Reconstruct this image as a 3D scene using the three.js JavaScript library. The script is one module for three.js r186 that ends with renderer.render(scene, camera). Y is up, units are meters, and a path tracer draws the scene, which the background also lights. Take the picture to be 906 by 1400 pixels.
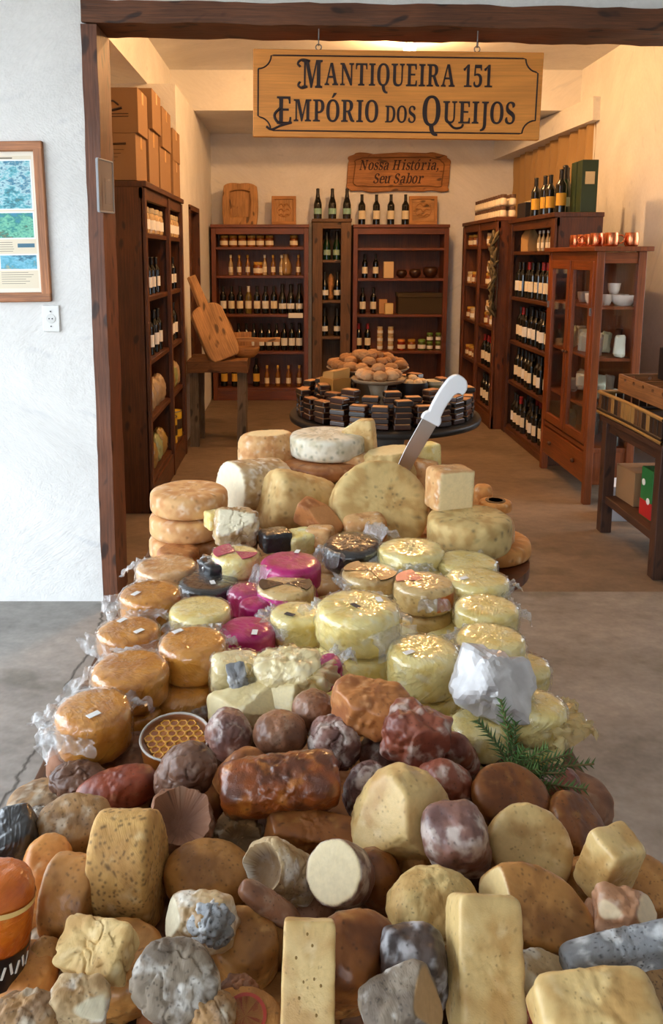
import * as THREE from 'three';
import { RoundedBoxGeometry } from 'three/addons/geometries/RoundedBoxGeometry.js';
import { TextGeometry } from 'three/addons/geometries/TextGeometry.js';
import { FontLoader } from 'three/addons/loaders/FontLoader.js';
import { mergeGeometries, mergeVertices, toCreasedNormals } from 'three/addons/utils/BufferGeometryUtils.js';
import { createNoise2D, createNoise3D } from 'simplex-noise';

// ---------- camera, sky, exposure ----------
const scene = new THREE.Scene();
const camera = new THREE.PerspectiveCamera(64.942, 906 / 1400, 0.05, 60);
camera.position.set(0, 1.6, 0);
camera.rotation.x = -Math.atan(0.158);
camera.setViewOffset(906, 1400, 48, 176, 906, 1400);   // the lens is shifted as in the photograph
scene.add(camera);
scene.background = new THREE.Color(0.80, 0.90, 1.0);   // even bright overcast sky
scene.backgroundIntensity = 5.2;
const renderer = new THREE.WebGLRenderer();
renderer.toneMapping = THREE.LinearToneMapping;
renderer.toneMappingExposure = 1.15;
renderer.shadowMap.enabled = true;

// ---------- helpers ----------
function rngOf(seed) { let s = (seed * 2654435761) >>> 0; return () => { s = (s + 0x6d2b79f5) | 0; let t = Math.imul(s ^ (s >>> 15), 1 | s); t = (t + Math.imul(t ^ (t >>> 7), 61 | t)) ^ t; return ((t ^ (t >>> 14)) >>> 0) / 4294967296; }; }
const R0 = rngOf(7);
const n3 = createNoise3D(rngOf(11)), n2 = createNoise2D(rngOf(12));
const fbm3 = (x, y, z, o = 3) => { let a = 1, f = 1, s = 0, t = 0; for (let i = 0; i < o; i++) { s += a * n3(x * f, y * f, z * f); t += a; a *= 0.5; f *= 2.03; } return s / t; };
const D2R = Math.PI / 180, V = (x, y, z) => new THREE.Vector3(x, y, z), clamp = (x, a = 0, b = 1) => Math.min(b, Math.max(a, x));
const sstep = (a, b, x) => { const t = clamp((x - a) / (b - a)); return t * t * (3 - 2 * t); };
const taken = new Map();
function numbered(name) { const k = taken.get(name) ?? 0; taken.set(name, k + 1); return k ? name + '_' + String(k).padStart(3, '0') : name; }
function shade(o) { o.traverse((m) => { if (m.isMesh) { m.castShadow = true; m.receiveShadow = true; } }); return o; }
function thing(name, label, category, [x, y, z] = [0, 0, 0], turn = 0, group) {
  const o = new THREE.Group(); o.name = numbered(name); o.position.set(x, y, z); o.rotation.y = turn;
  o.userData = { label, category }; if (group) o.userData.group = group;
  scene.add(o); return o;
}
function part(name, geo, m, parent, label) {
  const o = new THREE.Mesh(Array.isArray(geo) ? merge(geo) : geo, m); o.name = name; if (label) o.userData.label = label;
  parent.add(o); return o;
}
function single(name, geo, m, label, category, [x, y, z] = [0, 0, 0], rot = [0, 0, 0], group) {
  const o = new THREE.Mesh(Array.isArray(geo) ? merge(geo) : geo, m); o.name = numbered(name); o.position.set(x, y, z); o.rotation.set(...rot);
  o.userData = { label, category }; if (group) o.userData.group = group;
  scene.add(o); return o;
}
function struct(name, geo, m, label, category) { const o = new THREE.Mesh(Array.isArray(geo) ? merge(geo) : geo, m); o.name = name; o.userData = { kind: 'structure', label, category }; scene.add(o); return o; }
function copy(o, pos, turn, label, group) {
  const c = o.clone(); c.name = numbered(o.userData.kindName ?? o.name.replace(/_\d{3}$/, '')); scene.add(c); c.position.set(...pos); if (turn !== undefined) c.rotation.y = turn;
  c.userData = { ...o.userData }; if (label) c.userData.label = label; if (group) c.userData.group = group; return c;
}
function merge(list) {
  const l = list.map((g) => { g = g.index ? g.toNonIndexed() : g; for (const k of Object.keys(g.attributes)) if (!['position', 'normal', 'uv'].includes(k)) g.deleteAttribute(k); if (!g.attributes.uv) g.setAttribute('uv', new THREE.BufferAttribute(new Float32Array(g.attributes.position.count * 2), 2)); g.morphAttributes = {}; return g; });
  return mergeGeometries(l);
}
// uv in metres by the face's main direction, u along the longest side of the piece
function uvm(g, off = null) {
  if (g.index) g = g.toNonIndexed();
  g.computeBoundingBox(); const s = g.boundingBox.getSize(V()); const L = s.x >= s.y && s.x >= s.z ? 0 : s.y >= s.z ? 1 : 2;
  const p = g.attributes.position, n = g.attributes.normal, uv = new Float32Array(p.count * 2), o = off ?? [R0() * 3, R0() * 3];
  for (let i = 0; i < p.count; i++) {
    const P = [p.getX(i), p.getY(i), p.getZ(i)], N = [Math.abs(n.getX(i)), Math.abs(n.getY(i)), Math.abs(n.getZ(i))];
    const m = N[0] > N[1] && N[0] > N[2] ? 0 : N[1] > N[2] ? 1 : 2; let a = [0, 1, 2].filter((k) => k !== m); if (a[1] === L) a = [a[1], a[0]];
    uv[2 * i] = P[a[0]] + o[0]; uv[2 * i + 1] = P[a[1]] + o[1];
  }
  g.setAttribute('uv', new THREE.BufferAttribute(uv, 2)); return g;
}
const bx = (w, h, d, x = 0, y = 0, z = 0) => uvm(new THREE.BoxGeometry(w, h, d)).translate(x, y, z);
const rb = (w, h, d, x = 0, y = 0, z = 0, r = 0.004) => uvm(new RoundedBoxGeometry(w, h, d, 1, Math.min(r, w / 2.1, h / 2.1, d / 2.1))).translate(x, y, z);
const lathe = (pts, seg = 20) => new THREE.LatheGeometry(pts.map(([r, y]) => new THREE.Vector2(r, y)), seg);
const tube = (pts, r, seg = 24, rad = 6) => new THREE.TubeGeometry(new THREE.CatmullRomCurve3(pts.map((p) => V(...p))), seg, r, rad);
// a rough-hewn bar: a subdivided box with uneven faces
function hewn(w, h, d, amp, seed, div = 0.05) {
  let g = new THREE.BoxGeometry(w, h, d, Math.max(1, Math.round(w / div)), Math.max(1, Math.round(h / div)), Math.max(1, Math.round(d / div)));
  const p = g.attributes.position;
  for (let i = 0; i < p.count; i++) {
    const x = p.getX(i), y = p.getY(i), z = p.getZ(i), f = 3.2;
    p.setXYZ(i, x + amp * fbm3(x * f + seed, y * f, z * f), y + amp * fbm3(x * f, y * f + seed + 9, z * f), z + amp * fbm3(x * f, y * f + 4, z * f + seed));
  }
  g.computeVertexNormals(); return uvm(g);
}

// ---------- textures ----------
function tex(w, h, fn, srgb = true, rep = [1, 1]) {
  const data = new Uint8Array(w * h * 4);
  for (let y = 0; y < h; y++) for (let x = 0; x < w; x++) { const c = fn(x / w, y / h), i = (y * w + x) * 4; data[i] = clamp(c[0]) * 255; data[i + 1] = clamp(c[1]) * 255; data[i + 2] = clamp(c[2]) * 255; data[i + 3] = 255; }
  const t = new THREE.DataTexture(data, w, h); t.wrapS = t.wrapT = THREE.RepeatWrapping; t.magFilter = THREE.LinearFilter; t.minFilter = THREE.LinearFilter; t.repeat.set(...rep);
  if (srgb) t.colorSpace = THREE.SRGBColorSpace; t.needsUpdate = true; return t;
}
// tileable noise on the unit square
const tn = (u, v, fu, fv, s, o = 3) => { let a = 1, sum = 0, tot = 0; for (let i = 0; i < o; i++) { const U = u * 2 * Math.PI, W = v * 2 * Math.PI, ru = fu / (2 * Math.PI), rv = fv / (2 * Math.PI); sum += a * n3(Math.cos(U) * ru + s, Math.sin(U) * ru + Math.cos(W) * rv * 1.3 + s * 2.1, Math.sin(W) * rv + s); tot += a; a *= 0.5; fu *= 2; fv *= 2; } return sum / tot; };
const grainFn = (seed, knots) => (u, v) => {
  let w = tn(u, v, 2, 6, seed) * 0.35, r = tn(u, v, 3, 60, seed + 3, 2), f = tn(u, v, 14, 220, seed + 5, 2), b = tn(u, v, 3, 4, seed + 8);
  let x = 0.78 + 0.13 * r + 0.09 * f + 0.16 * w + 0.12 * b;
  if (knots) { const k = sstep(0.5, 0.75, tn(u, v, 5, 7, seed + 13, 2)); x *= 1 - 0.45 * k; }
  return [x, x * (0.98 - 0.05 * (1 - x)), x * (0.96 - 0.12 * (1 - x))];
};
const T = {
  grain: tex(512, 512, grainFn(1, false), true, [0.8, 1.2]),
  grainOld: tex(512, 512, grainFn(21, true), true, [0.9, 1.3]),
  grainB: tex(256, 256, (u, v) => { const c = grainFn(1, false)(u, v)[0]; return [c, c, c]; }, false, [0.8, 1.2]),
  grainLight: tex(512, 512, (u, v) => { const c = grainFn(71, false)(u, v)[0], x = 0.9 + 0.42 * (c - 0.78); return [x, x * (0.97 + 0.03 * c), x * (0.92 + 0.06 * c)]; }, true, [0.7, 1.4]),
  plaster: tex(1024, 1024, (u, v) => { const a = tn(u, v, 5, 5, 31, 4), b = tn(u, v, 60, 60, 33, 2), st = sstep(0.45, 0.8, tn(u, v, 9, 14, 37, 3)); const x = 0.945 + 0.035 * a + 0.015 * b; return [x - 0.05 * st, x - 0.045 * st, x - 0.035 * st]; }, true, [0.4, 0.4]),
  plasterB: tex(512, 512, (u, v) => { const x = 0.5 + 0.35 * tn(u, v, 9, 9, 41, 4) + 0.15 * tn(u, v, 90, 90, 43, 2); return [x, x, x]; }, false, [0.9, 0.9]),
  fineB: tex(256, 256, (u, v) => { const x = 0.5 + 0.3 * tn(u, v, 10, 10, 51, 4) + 0.25 * tn(u, v, 50, 50, 53, 2); return [x, x, x]; }, false, [9, 9]),
  crinkleB: tex(256, 256, (u, v) => { const a = 1 - Math.abs(tn(u, v, 5, 5, 61, 3)) * 2.2, b = 1 - Math.abs(tn(u, v, 11, 9, 64, 2)) * 2.4; const x = 0.5 * clamp(a) ** 3 + 0.4 * clamp(b) ** 3; return [x, x, x]; }, false, [5, 5]),
  weaveB: tex(256, 256, (u, v) => { const x = 0.5 + 0.25 * Math.sin(u * Math.PI * 128) + 0.25 * Math.sin(v * Math.PI * 128); return [x, x, x]; }, false, [4, 4]),
};
const hex = (h) => new THREE.Color(h);
const std = (c, rough, o = {}) => new THREE.MeshStandardMaterial({ color: c, roughness: rough, ...o });
const phy = (c, rough, o = {}) => new THREE.MeshPhysicalMaterial({ color: c, roughness: rough, ...o });
const wood = (c, rough = 0.5, old = false, bump = 0.0015) => std(c, rough, { map: old ? T.grainOld : T.grain, bumpMap: T.grainB, bumpScale: bump });
const M = {
  plaster: std(0xf4f2ee, 0.9, { map: T.plaster, bumpMap: T.plasterB, bumpScale: 0.006 }),
  plasterIn: std(0xf4f2ee, 0.9, { map: T.plaster, bumpMap: T.plasterB, bumpScale: 0.004 }),
  ceiling: std(0xf4f2ee, 0.95, { map: T.plaster }),
  beamWood: wood(0x82502f, 0.55, true, 0.004),
  jambWood: wood(0x8a5436, 0.5, true, 0.003),
  redWood: wood(0x8a4a22, 0.42),
  cabWood: wood(0x9c5324, 0.38),
  darkWood: wood(0x6b3d1d, 0.45, true),
  shelfWood: wood(0x7d451d, 0.45, true),
  greyWood: wood(0x7d5a38, 0.6, true),
  oldGrey: wood(0x8a7a66, 0.8, true, 0.003),
  benchWood: wood(0x9a6a3a, 0.7, true, 0.003),
  paleWood: wood(0xd69a58, 0.6),
  trayWood: wood(0xd8a468, 0.65, true),
  tableWood: wood(0x6f4a2e, 0.6, true, 0.003),
  legWood: wood(0x5a3826, 0.55, true),
  signWood: std(0xf79c40, 0.5, { map: T.grainLight, bumpMap: T.grainB, bumpScale: 0.0008 }),
  frameWood: wood(0xdc9460, 0.45),
  ink: std(0x2c1710, 0.7),
  steel: phy(0xc9c9c6, 0.28, { metalness: 1 }),
  iron: phy(0x8d8a86, 0.45, { metalness: 0.9 }),
  black: std(0x17161a, 0.4),
  white: std(0xe9e9e6, 0.45),
  cardboard: std(0x94704a, 0.85, { bumpMap: T.fineB, bumpScale: 0.0005 }),
  glassDark: phy(0x0d0f0a, 0.07, { clearcoat: 0.4 }),
  glassGreen: phy(0x16301a, 0.08),
  glassClear: phy(0xffffff, 0.03, { transmission: 1, thickness: 0, ior: 1.45 }),
  paper: std(0xe4d6b8, 0.75), paperWhite: std(0xeae6dc, 0.7), gold: std(0xc79a3a, 0.45), redCap: std(0x8e1b1a, 0.4), blackCap: std(0x161310, 0.4),
  copper: phy(0xd8845a, 0.22, { metalness: 1 }),
};

// ---------- the two rooms ----------
const WZ = -3.577, WT = 0.2;                       // front face and thickness of the wall with the opening
// concrete floors: grey with stains; a crack runs along the near floor
function concrete(seed, base, crack) {
  const S = 1024, W = 6.0, c = document.createElement('canvas'); c.width = c.height = S; const g = c.getContext('2d'), im = g.createImageData(S, S);
  for (let y = 0; y < S; y++) for (let x = 0; x < S; x++) {
    const u = x / S * W, v = y / S * W, a = fbm3(u * 0.9, v * 1.5, seed, 4), b = fbm3(u * 9, v * 14, seed + 5, 3), d = fbm3(u * 45, v * 45, seed + 9, 2), st = sstep(0.25, 0.6, fbm3(u * 1.7 + 9, v * 2.3, seed + 20, 4)), i = (y * S + x) * 4;
    const k = 1 + 0.17 * a + 0.10 * b + 0.05 * d - 0.14 * st;
    im.data[i] = clamp(base[0] * k) * 255; im.data[i + 1] = clamp(base[1] * k) * 255; im.data[i + 2] = clamp(base[2] * (k - 0.02 * st)) * 255; im.data[i + 3] = 255;
  }
  g.putImageData(im, 0, 0);
  if (crack) { g.strokeStyle = 'rgba(38,34,30,0.85)'; g.lineWidth = 1.3; g.beginPath(); crack.forEach(([x, z], k) => { const X = x / W * S, Y = z / W * S; k ? g.lineTo(X, Y) : g.moveTo(X, Y); }); g.stroke(); }
  const t = new THREE.CanvasTexture(c); t.colorSpace = THREE.SRGBColorSpace; t.wrapS = t.wrapT = THREE.MirroredRepeatWrapping; t.flipY = false; return { t, W };
}
function floorMesh(name, x0, x1, z0, z1, o, rough, label) {
  const g = new THREE.BoxGeometry(x1 - x0, 0.12, z1 - z0).translate((x0 + x1) / 2, -0.06, (z0 + z1) / 2), p = g.attributes.position, uv = g.attributes.uv;
  for (let i = 0; i < p.count; i++) uv.setXY(i, (p.getX(i) - x0) / o.W, (p.getZ(i) - z0) / o.W);
  return struct(name, g, std(0xffffff, rough, { map: o.t, bumpMap: T.plasterB, bumpScale: 0.002 }), label, 'floor');
}
const crackPts = []; { const q = [[-0.885, -3.56], [-0.86, -3.3], [-0.84, -3.15], [-0.866, -2.857], [-0.858, -2.52], [-0.86, -2.36], [-0.87, -2.12], [-0.83, -1.7], [-0.9, -1.2]]; for (let i = 0; i < q.length - 1; i++) for (let k = 0; k < 12; k++) { const t = k / 12; crackPts.push([q[i][0] + (q[i + 1][0] - q[i][0]) * t + (R0() - 0.5) * 0.018 + 2.4, q[i][1] + (q[i + 1][1] - q[i][1]) * t + 3.68]); } }
floorMesh('floor', -2.4, 3.8, -3.68, 3.2, concrete(3, [0.54, 0.522, 0.50], crackPts), 0.55, 'grey stained concrete floor with a crack beside the white wall');
floorMesh('floor_back_room', -1.75, 3.1, -9.45, -3.68, concrete(17, [0.47, 0.40, 0.33], null), 0.5, 'brownish concrete floor of the shop room behind the opening').name = 'floor_001';
const ground = struct('ground', new THREE.BoxGeometry(40, 0.1, 40).translate(0, -0.2, 0), std(0x9c948a, 0.9), 'paved ground outside the shop', 'ground');
// wall with the wide opening, with an uneven plaster edge
{
  const s = new THREE.Shape(), e = (x, y) => [x + 0.006 * n2(x * 3, y * 3) + 0.002 * n2(x * 9, y * 9), y + 0.005 * n2(x * 3 + 5, y * 3) + 0.002 * n2(x * 9, y * 9 + 7)];
  s.moveTo(-2.6, 0); s.lineTo(-0.9, 0);
  for (let y = 0.03; y < 2.63; y += 0.03) s.lineTo(...e(-0.9 + 0.002 * y, y));
  for (let x = -0.86; x < 2.5; x += 0.04) s.lineTo(...e(x, 2.64 - 0.011 * (x + 0.88)));
  s.lineTo(2.5, 2.6); s.lineTo(2.5, 0); s.lineTo(4.0, 0); s.lineTo(4.0, 3.4); s.lineTo(-2.6, 3.4); s.lineTo(-2.6, 0);
  const g = uvm(new THREE.ExtrudeGeometry(s, { depth: WT, bevelEnabled: true, bevelSize: 0.006, bevelThickness: 0.006, bevelSegments: 1 }), [0, 0]).translate(0, 0, WZ - WT);
  struct('wall_front', g, M.plaster, 'white plastered wall with a wide timber-framed opening', 'wall');
}
const frame = new THREE.Group(); frame.name = 'trim_1'; frame.userData = { kind: 'structure', label: 'dark old timber posts and lintel around the wide opening', category: 'door frame' }; scene.add(frame);
{
  const post = hewn(0.066, 2.56, WT + 0.04, 0.004, 3).translate(-0.87, 1.28, WZ - WT / 2); part('post', post, M.jambWood, frame);
  const lin = hewn(3.4, 0.088, WT + 0.045, 0.009, 8).rotateZ(-0.0135).translate(0.80, 2.588, WZ - WT / 2); part('lintel', lin, M.beamWood, frame);
  part('post', hewn(0.07, 2.52, WT + 0.014, 0.007, 5).translate(2.47, 1.26, WZ - WT / 2), M.jambWood, frame);
}
// front room shell: the left wall and the wall behind the camera stand open to daylight
const wallBox = (x0, x1, y0, y1, z0, z1) => bx(x1 - x0, y1 - y0, z1 - z0, (x0 + x1) / 2, (y0 + y1) / 2, (z0 + z1) / 2);
struct('wall_left', [wallBox(-2.6, -2.4, 2.95, 3.4, -3.6, 3.2), wallBox(-2.6, -2.4, 0, 2.95, -3.6, -3.2), wallBox(-2.6, -2.4, 0, 2.95, 1.0, 3.2)], M.plaster, 'white plastered wall with a wide open doorway', 'wall');
struct('wall_right', [wallBox(3.8, 4.0, 0, 3.4, -3.6, 3.4)], M.plaster, 'white plastered outer wall', 'wall');
struct('wall_rear', [wallBox(-2.6, -2.2, 0, 3.4, 3.2, 3.4), wallBox(0.0, 4.0, 0, 3.4, 3.2, 3.4), wallBox(-2.2, 0.0, 2.4, 3.4, 3.2, 3.4)], M.plaster, 'white plastered wall with a wide open gateway', 'wall');
struct('ceiling', wallBox(-2.6, 4.0, 3.4, 3.55, -3.777, 3.4), M.ceiling, 'white ceiling of the front room', 'ceiling');
// back room shell
struct('wall_back', wallBox(-1.9, 3.1, 0, 3.5, -9.45, -9.25), M.plasterIn, 'warm white plastered wall behind the bookcases', 'wall');
struct('wall_side', [wallBox(-1.75, -1.6, 0, 3.5, -6.62, -3.777), wallBox(-1.75, -0.955, 0, 2.94, -7.27, -6.62), wallBox(-1.75, -0.955, 0, 2.94, -9.25, -7.97), wallBox(-1.75, -0.955, 2.03, 2.94, -7.97, -7.27), wallBox(-1.75, -1.17, 2.94, 3.4, -9.25, -3.777)], M.plasterIn, 'white plastered side wall with a doorway and a recess', 'wall');
struct('wall_partition', [wallBox(2.64, 2.84, 0, 3.4, -7.42, -5.2), wallBox(2.64, 2.84, 2.1, 3.4, -5.2, -4.4), wallBox(2.64, 2.84, 0, 3.4, -4.4, -3.777), wallBox(2.64, 2.84, 2.93, 3.4, -9.25, -7.42), wallBox(2.9, 3.1, 0, 3.4, -9.25, -7.3)], M.plasterIn, 'white plastered wall with a doorway beside the wine shelves', 'wall');
struct('ceiling_upper', wallBox(-1.75, 3.1, 3.3, 3.45, -7.9, -3.777), M.ceiling, 'white ceiling above the shop room', 'ceiling').name = 'ceiling_001';
struct('ceiling_lower', [wallBox(-1.75, 3.1, 2.94, 3.3, -9.25, -7.797)], M.ceiling, 'dropped white ceiling and beam before the back wall', 'ceiling').name = 'ceiling_002';
{ // beam that runs askew along the curtain
  const a = V(2.62, 2.84, -7.3), b = V(2.24, 2.73, -9.3), L = a.distanceTo(b), g = bx(0.36, 0.2, L); g.lookAt(b.clone().sub(a)); g.translate((a.x + b.x) / 2 + 0.13, (a.y + b.y) / 2 + 0.03, (a.z + b.z) / 2);
  struct('trim_2', g, M.ceiling, 'white boxed beam above the beige curtain', 'beam');
}
const sideDoor = new THREE.Group(); sideDoor.name = 'door_1'; sideDoor.userData = { kind: 'structure', label: 'dark brown wooden door in the side wall behind the bench', category: 'door' }; scene.add(sideDoor);
part('door_leaf', bx(0.05, 2.03, 0.66, -1.03, 1.015, -7.62), M.darkWood, sideDoor);
for (const z of [-7.29, -7.95]) part('door_post', bx(0.1, 2.03, 0.04, -0.99, 1.015, z), M.darkWood, sideDoor);
part('door_head', bx(0.1, 0.045, 0.7, -0.99, 2.03, -7.62), M.darkWood, sideDoor);

// ---------- warm ceiling bulbs of the shop room ----------
function bulb([x, y, z], power, label) {
  const t = thing('ceiling_bulb', label, 'lamp', [x, y, z]);
  part('socket', lathe([[0, 0], [0.045, 0], [0.04, -0.02], [0.02, -0.045], [0, -0.045]], 20), M.white, t);
  const g = lathe([[0.014, -0.04], [0.026, -0.05], [0.044, -0.068], [0.05, -0.09], [0.044, -0.114], [0.024, -0.134], [0, -0.14]], 24);
  part('glass_bulb', g, std(0xffe9c4, 0.4, { emissive: new THREE.Color(1, 0.78, 0.45), emissiveIntensity: 25 }), t);
  const l = new THREE.PointLight(new THREE.Color(1, 0.52, 0.2), power, 0, 2); l.position.set(0, -0.09, 0); l.castShadow = true; l.shadow.radius = 2; l.name = 'bulb_light'; t.add(l);
}
bulb([0.89, 3.3, -6.65], 6.6, 'glowing warm bulb on the ceiling above the hanging sign');
bulb([0.1, 3.3, -5.0], 4.4, 'warm bulb on the ceiling above the round table, hidden behind the lintel');
// ---------- bottles, jars and small goods (shared shapes) ----------
const G = {
  wine: lathe([[0, 0], [0.034, 0], [0.037, 0.004], [0.037, 0.19], [0.034, 0.205], [0.02, 0.228], [0.0145, 0.245], [0.0135, 0.29], [0.0155, 0.292], [0.0155, 0.302], [0, 0.302]], 18),
  wineLabel: new THREE.CylinderGeometry(0.0378, 0.0378, 0.085, 18, 1, true, -1.25, 2.5).translate(0, 0.1, 0),
  wineCap: lathe([[0.0155, 0.24], [0.0165, 0.243], [0.0152, 0.292], [0.0168, 0.294], [0.0168, 0.305], [0, 0.306]], 14),
  sparkling: lathe([[0, 0], [0.042, 0], [0.044, 0.005], [0.044, 0.15], [0.04, 0.175], [0.022, 0.235], [0.0165, 0.275], [0.016, 0.31], [0.018, 0.315], [0, 0.318]], 18),
  sparkLabel: new THREE.CylinderGeometry(0.0448, 0.0448, 0.06, 18, 1, true, -1.2, 2.4).translate(0, 0.085, 0),
  sparkCap: lathe([[0.0245, 0.232], [0.0185, 0.27], [0.018, 0.308], [0.02, 0.318], [0.012, 0.326], [0, 0.327]], 14),
  slim: lathe([[0, 0], [0.024, 0], [0.026, 0.004], [0.026, 0.12], [0.022, 0.14], [0.011, 0.17], [0.011, 0.215], [0.0125, 0.217], [0.0125, 0.225], [0, 0.225]], 14),
  slimLabel: new THREE.CylinderGeometry(0.0267, 0.0267, 0.06, 14, 1, true, -1.4, 2.8).translate(0, 0.065, 0),
  slimCap: lathe([[0.0128, 0.195], [0.0135, 0.197], [0.0135, 0.228], [0, 0.229]], 12),
  jar: lathe([[0, 0], [0.032, 0], [0.036, 0.005], [0.037, 0.06], [0.034, 0.073], [0.03, 0.078], [0, 0.078]], 16),
  jarLabel: new THREE.CylinderGeometry(0.0376, 0.0376, 0.036, 16, 1, true, -1.2, 2.4).translate(0, 0.034, 0),
  jarLid: lathe([[0.0, 0.078], [0.032, 0.076], [0.0335, 0.079], [0.0335, 0.094], [0.031, 0.097], [0, 0.098]], 16),
};
const KIND = {
  wine: ['wine_bottle', 'wine', M.glassDark, M.paper, M.blackCap, 'bottle'],
  wineWhite: ['wine_bottle', 'wine', M.glassDark, M.paperWhite, M.blackCap, 'bottle'],
  wineRed: ['wine_bottle', 'wine', M.glassDark, M.paper, M.redCap, 'bottle'],
  wineGold: ['wine_bottle', 'wine', phy(0x6d5a24, 0.1, { clearcoat: 0.5 }), M.paper, M.paperWhite, 'bottle'],
  sparkling: ['sparkling_bottle', 'spark', M.glassDark, M.paperWhite, M.blackCap, 'bottle'],
  teal: ['sparkling_bottle', 'spark', M.glassDark, std(0x8fb8a8, 0.6), M.blackCap, 'bottle'],
  green: ['sparkling_bottle', 'spark', M.glassGreen, std(0x9fb8a0, 0.6), M.blackCap, 'bottle'],
  yellowLab: ['wine_bottle', 'wine', M.glassDark, std(0xd8a63a, 0.6), M.blackCap, 'bottle'],
  slim: ['slim_bottle', 'slim', phy(0x8a5a20, 0.08, { clearcoat: 0.6 }), M.paper, M.gold, 'bottle'],
  slimPale: ['slim_bottle', 'slim', phy(0xb49a70, 0.08, { clearcoat: 0.6 }), M.paper, M.paperWhite, 'bottle'],
  jarAmber: ['jar', 'jar', phy(0x8d4a15, 0.08, { clearcoat: 0.6 }), M.paper, M.gold, 'jar'],
  jarRed: ['jar', 'jar', phy(0x7a1f12, 0.08, { clearcoat: 0.6 }), M.paper, std(0xd98a3a, 0.4), 'jar'],
  jarGreen: ['jar', 'jar', phy(0x4a5520, 0.08, { clearcoat: 0.6 }), M.paperWhite, std(0x6f8f3a, 0.4), 'jar'],
  jarWhite: ['jar', 'jar', phy(0xc9a878, 0.1, { clearcoat: 0.6 }), M.paperWhite, std(0xbfae8a, 0.4), 'jar'],
};
function good(kind, pos, label, group, turn = 0, s = 1) {
  const [name, g, body, lab, cap, cat] = KIND[kind], t = thing(name, label, cat, pos, turn, group), gk = g === 'spark' ? 'sparkling' : g;
  part(g === 'jar' ? 'glass_body' : 'glass_body', G[gk], body, t); part('paper_label', G[g + 'Label'], lab, t); part(g === 'jar' ? 'lid' : 'capsule', G[g === 'jar' ? 'jarLid' : g + 'Cap'], cap, t);
  t.scale.setScalar(s); return t;
}
// a wooden shelf unit, open at +z; cols compartments, boards at the given heights
function unit(label, w, h, d, x, z, turn, boards, m, o = {}) {
  const t = thing(o.name ?? 'bookcase', label, 'bookcase', [x, 0, z], turn), th = o.th ?? 0.045, post = o.post ?? 0.05, cols = o.cols ?? 1;
  for (const s of [-1, 1]) part('side_panel', rb(th, h - 0.03, d, s * (w / 2 - th / 2), (h - 0.03) / 2, 0), m, t);
  part('back_panel', bx(w - th, h - 0.06, 0.015, 0, h / 2, -d / 2 + 0.012), m, t);
  part('top_board', rb(w + 0.012, 0.035, d + 0.03, 0, h - 0.0175, 0.01), m, t);
  part('cornice', rb(w, 0.07, 0.03, 0, h - 0.07, d / 2 - 0.01), m, t);
  for (const s of [-1, 1]) part('front_post', rb(post, h - 0.04, 0.03, s * (w / 2 - post / 2), (h - 0.04) / 2, d / 2), m, t);
  for (let c = 1; c < cols; c++) { const xx = -w / 2 + w * (o.split ? o.split[c - 1] : c / cols); part('divider', rb(0.025, h - 0.08, d - 0.02, xx, (h - 0.08) / 2, -0.005), m, t); part('front_post', rb(post, h - 0.04, 0.03, xx, (h - 0.04) / 2, d / 2), m, t); }
  for (const b of boards) part('shelf_board', rb(w - 2 * th, 0.03, d - 0.02, 0, b - 0.015, 0.005), m, t);
  part('plinth', rb(w, Math.max(0.05, boards[boards.length - 1] - 0.03), 0.028, 0, Math.max(0.05, boards[boards.length - 1] - 0.03) / 2, d / 2 - 0.006), m, t);
  t.updateMatrixWorld(); t.userData.kindName = undefined; delete t.userData.kindName; return t;
}
const on = (t, x, y, z) => t.localToWorld(V(t.flip ? -x : x, y, z)).toArray();   // x runs towards the back wall in the units along the aisle
const ADJ = { wine: 'cream-labelled', wineWhite: 'white-labelled', wineRed: 'red-capped', wineGold: 'golden', sparkling: 'round-shouldered', jarAmber: 'amber', jarRed: 'red', jarGreen: 'green', jarWhite: 'pale', slim: 'amber', slimPale: 'pale', yellowLab: 'yellow-labelled' };
function row(u, y, x0, x1, kinds, label, group, z = 0, s = 1, jit = 0.01) {
  const n = kinds.length, rot = u.rotation.y, mixed = new Set(kinds.filter((k) => k)).size > 1;
  kinds.forEach((k, i) => { if (k) good(k, on(u, n > 1 ? x0 + (x1 - x0) * i / (n - 1) : x0, y, z + (R0() - 0.5) * jit), mixed ? ADJ[k] + ' ' + label : label, mixed ? ADJ[k] + ' ' + group : group, rot + (R0() - 0.5) * 0.5, s); });
}
const rep = (k, n) => Array(n).fill(k);

// back wall: wide, narrow, wide
const U1 = unit('wide red-brown bookcase with jars on top shelf and rows of bottles below', 1.06, 1.94, 0.33, -0.398, -9.065, 0, [1.70, 1.39, 0.965, 0.55, 0.14], M.redWood);
const U2 = unit('narrow grey-brown bookcase standing between the two wide bookcases', 0.42, 2.0, 0.36, 0.385, -9.06, 0, [1.56, 1.12, 0.72, 0.3], M.greyWood, { post: 0.11, th: 0.04 });
const U3 = unit('wide red-brown bookcase with a dark wicker box, jars and few bottles', 1.04, 1.94, 0.33, 1.14, -9.065, 0, [1.69, 1.36, 0.963, 0.555, 0.14], M.redWood);
row(U1, 1.70, -0.4, 0.1, rep('jarAmber', 6), 'small amber jar with gold lid on top shelf of bookcase', 'jars on the top shelf of the bottle bookcase', 0.03, 1.3); row(U1, 1.70, 0.37, 0.37, ['jarAmber'], 'small amber jar standing apart at the end of the top shelf', undefined, 0.03, 1.3);
row(U1, 1.39, -0.33, 0.42, ['slimPale', 'slim', 'slim', null, 'slimPale', 'slim', 'slimPale', null, 'slim'], 'slim bottle on second shelf of the bottle bookcase', 'slim bottles on the second shelf', 0.03, 0.98, 0.04);
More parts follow.
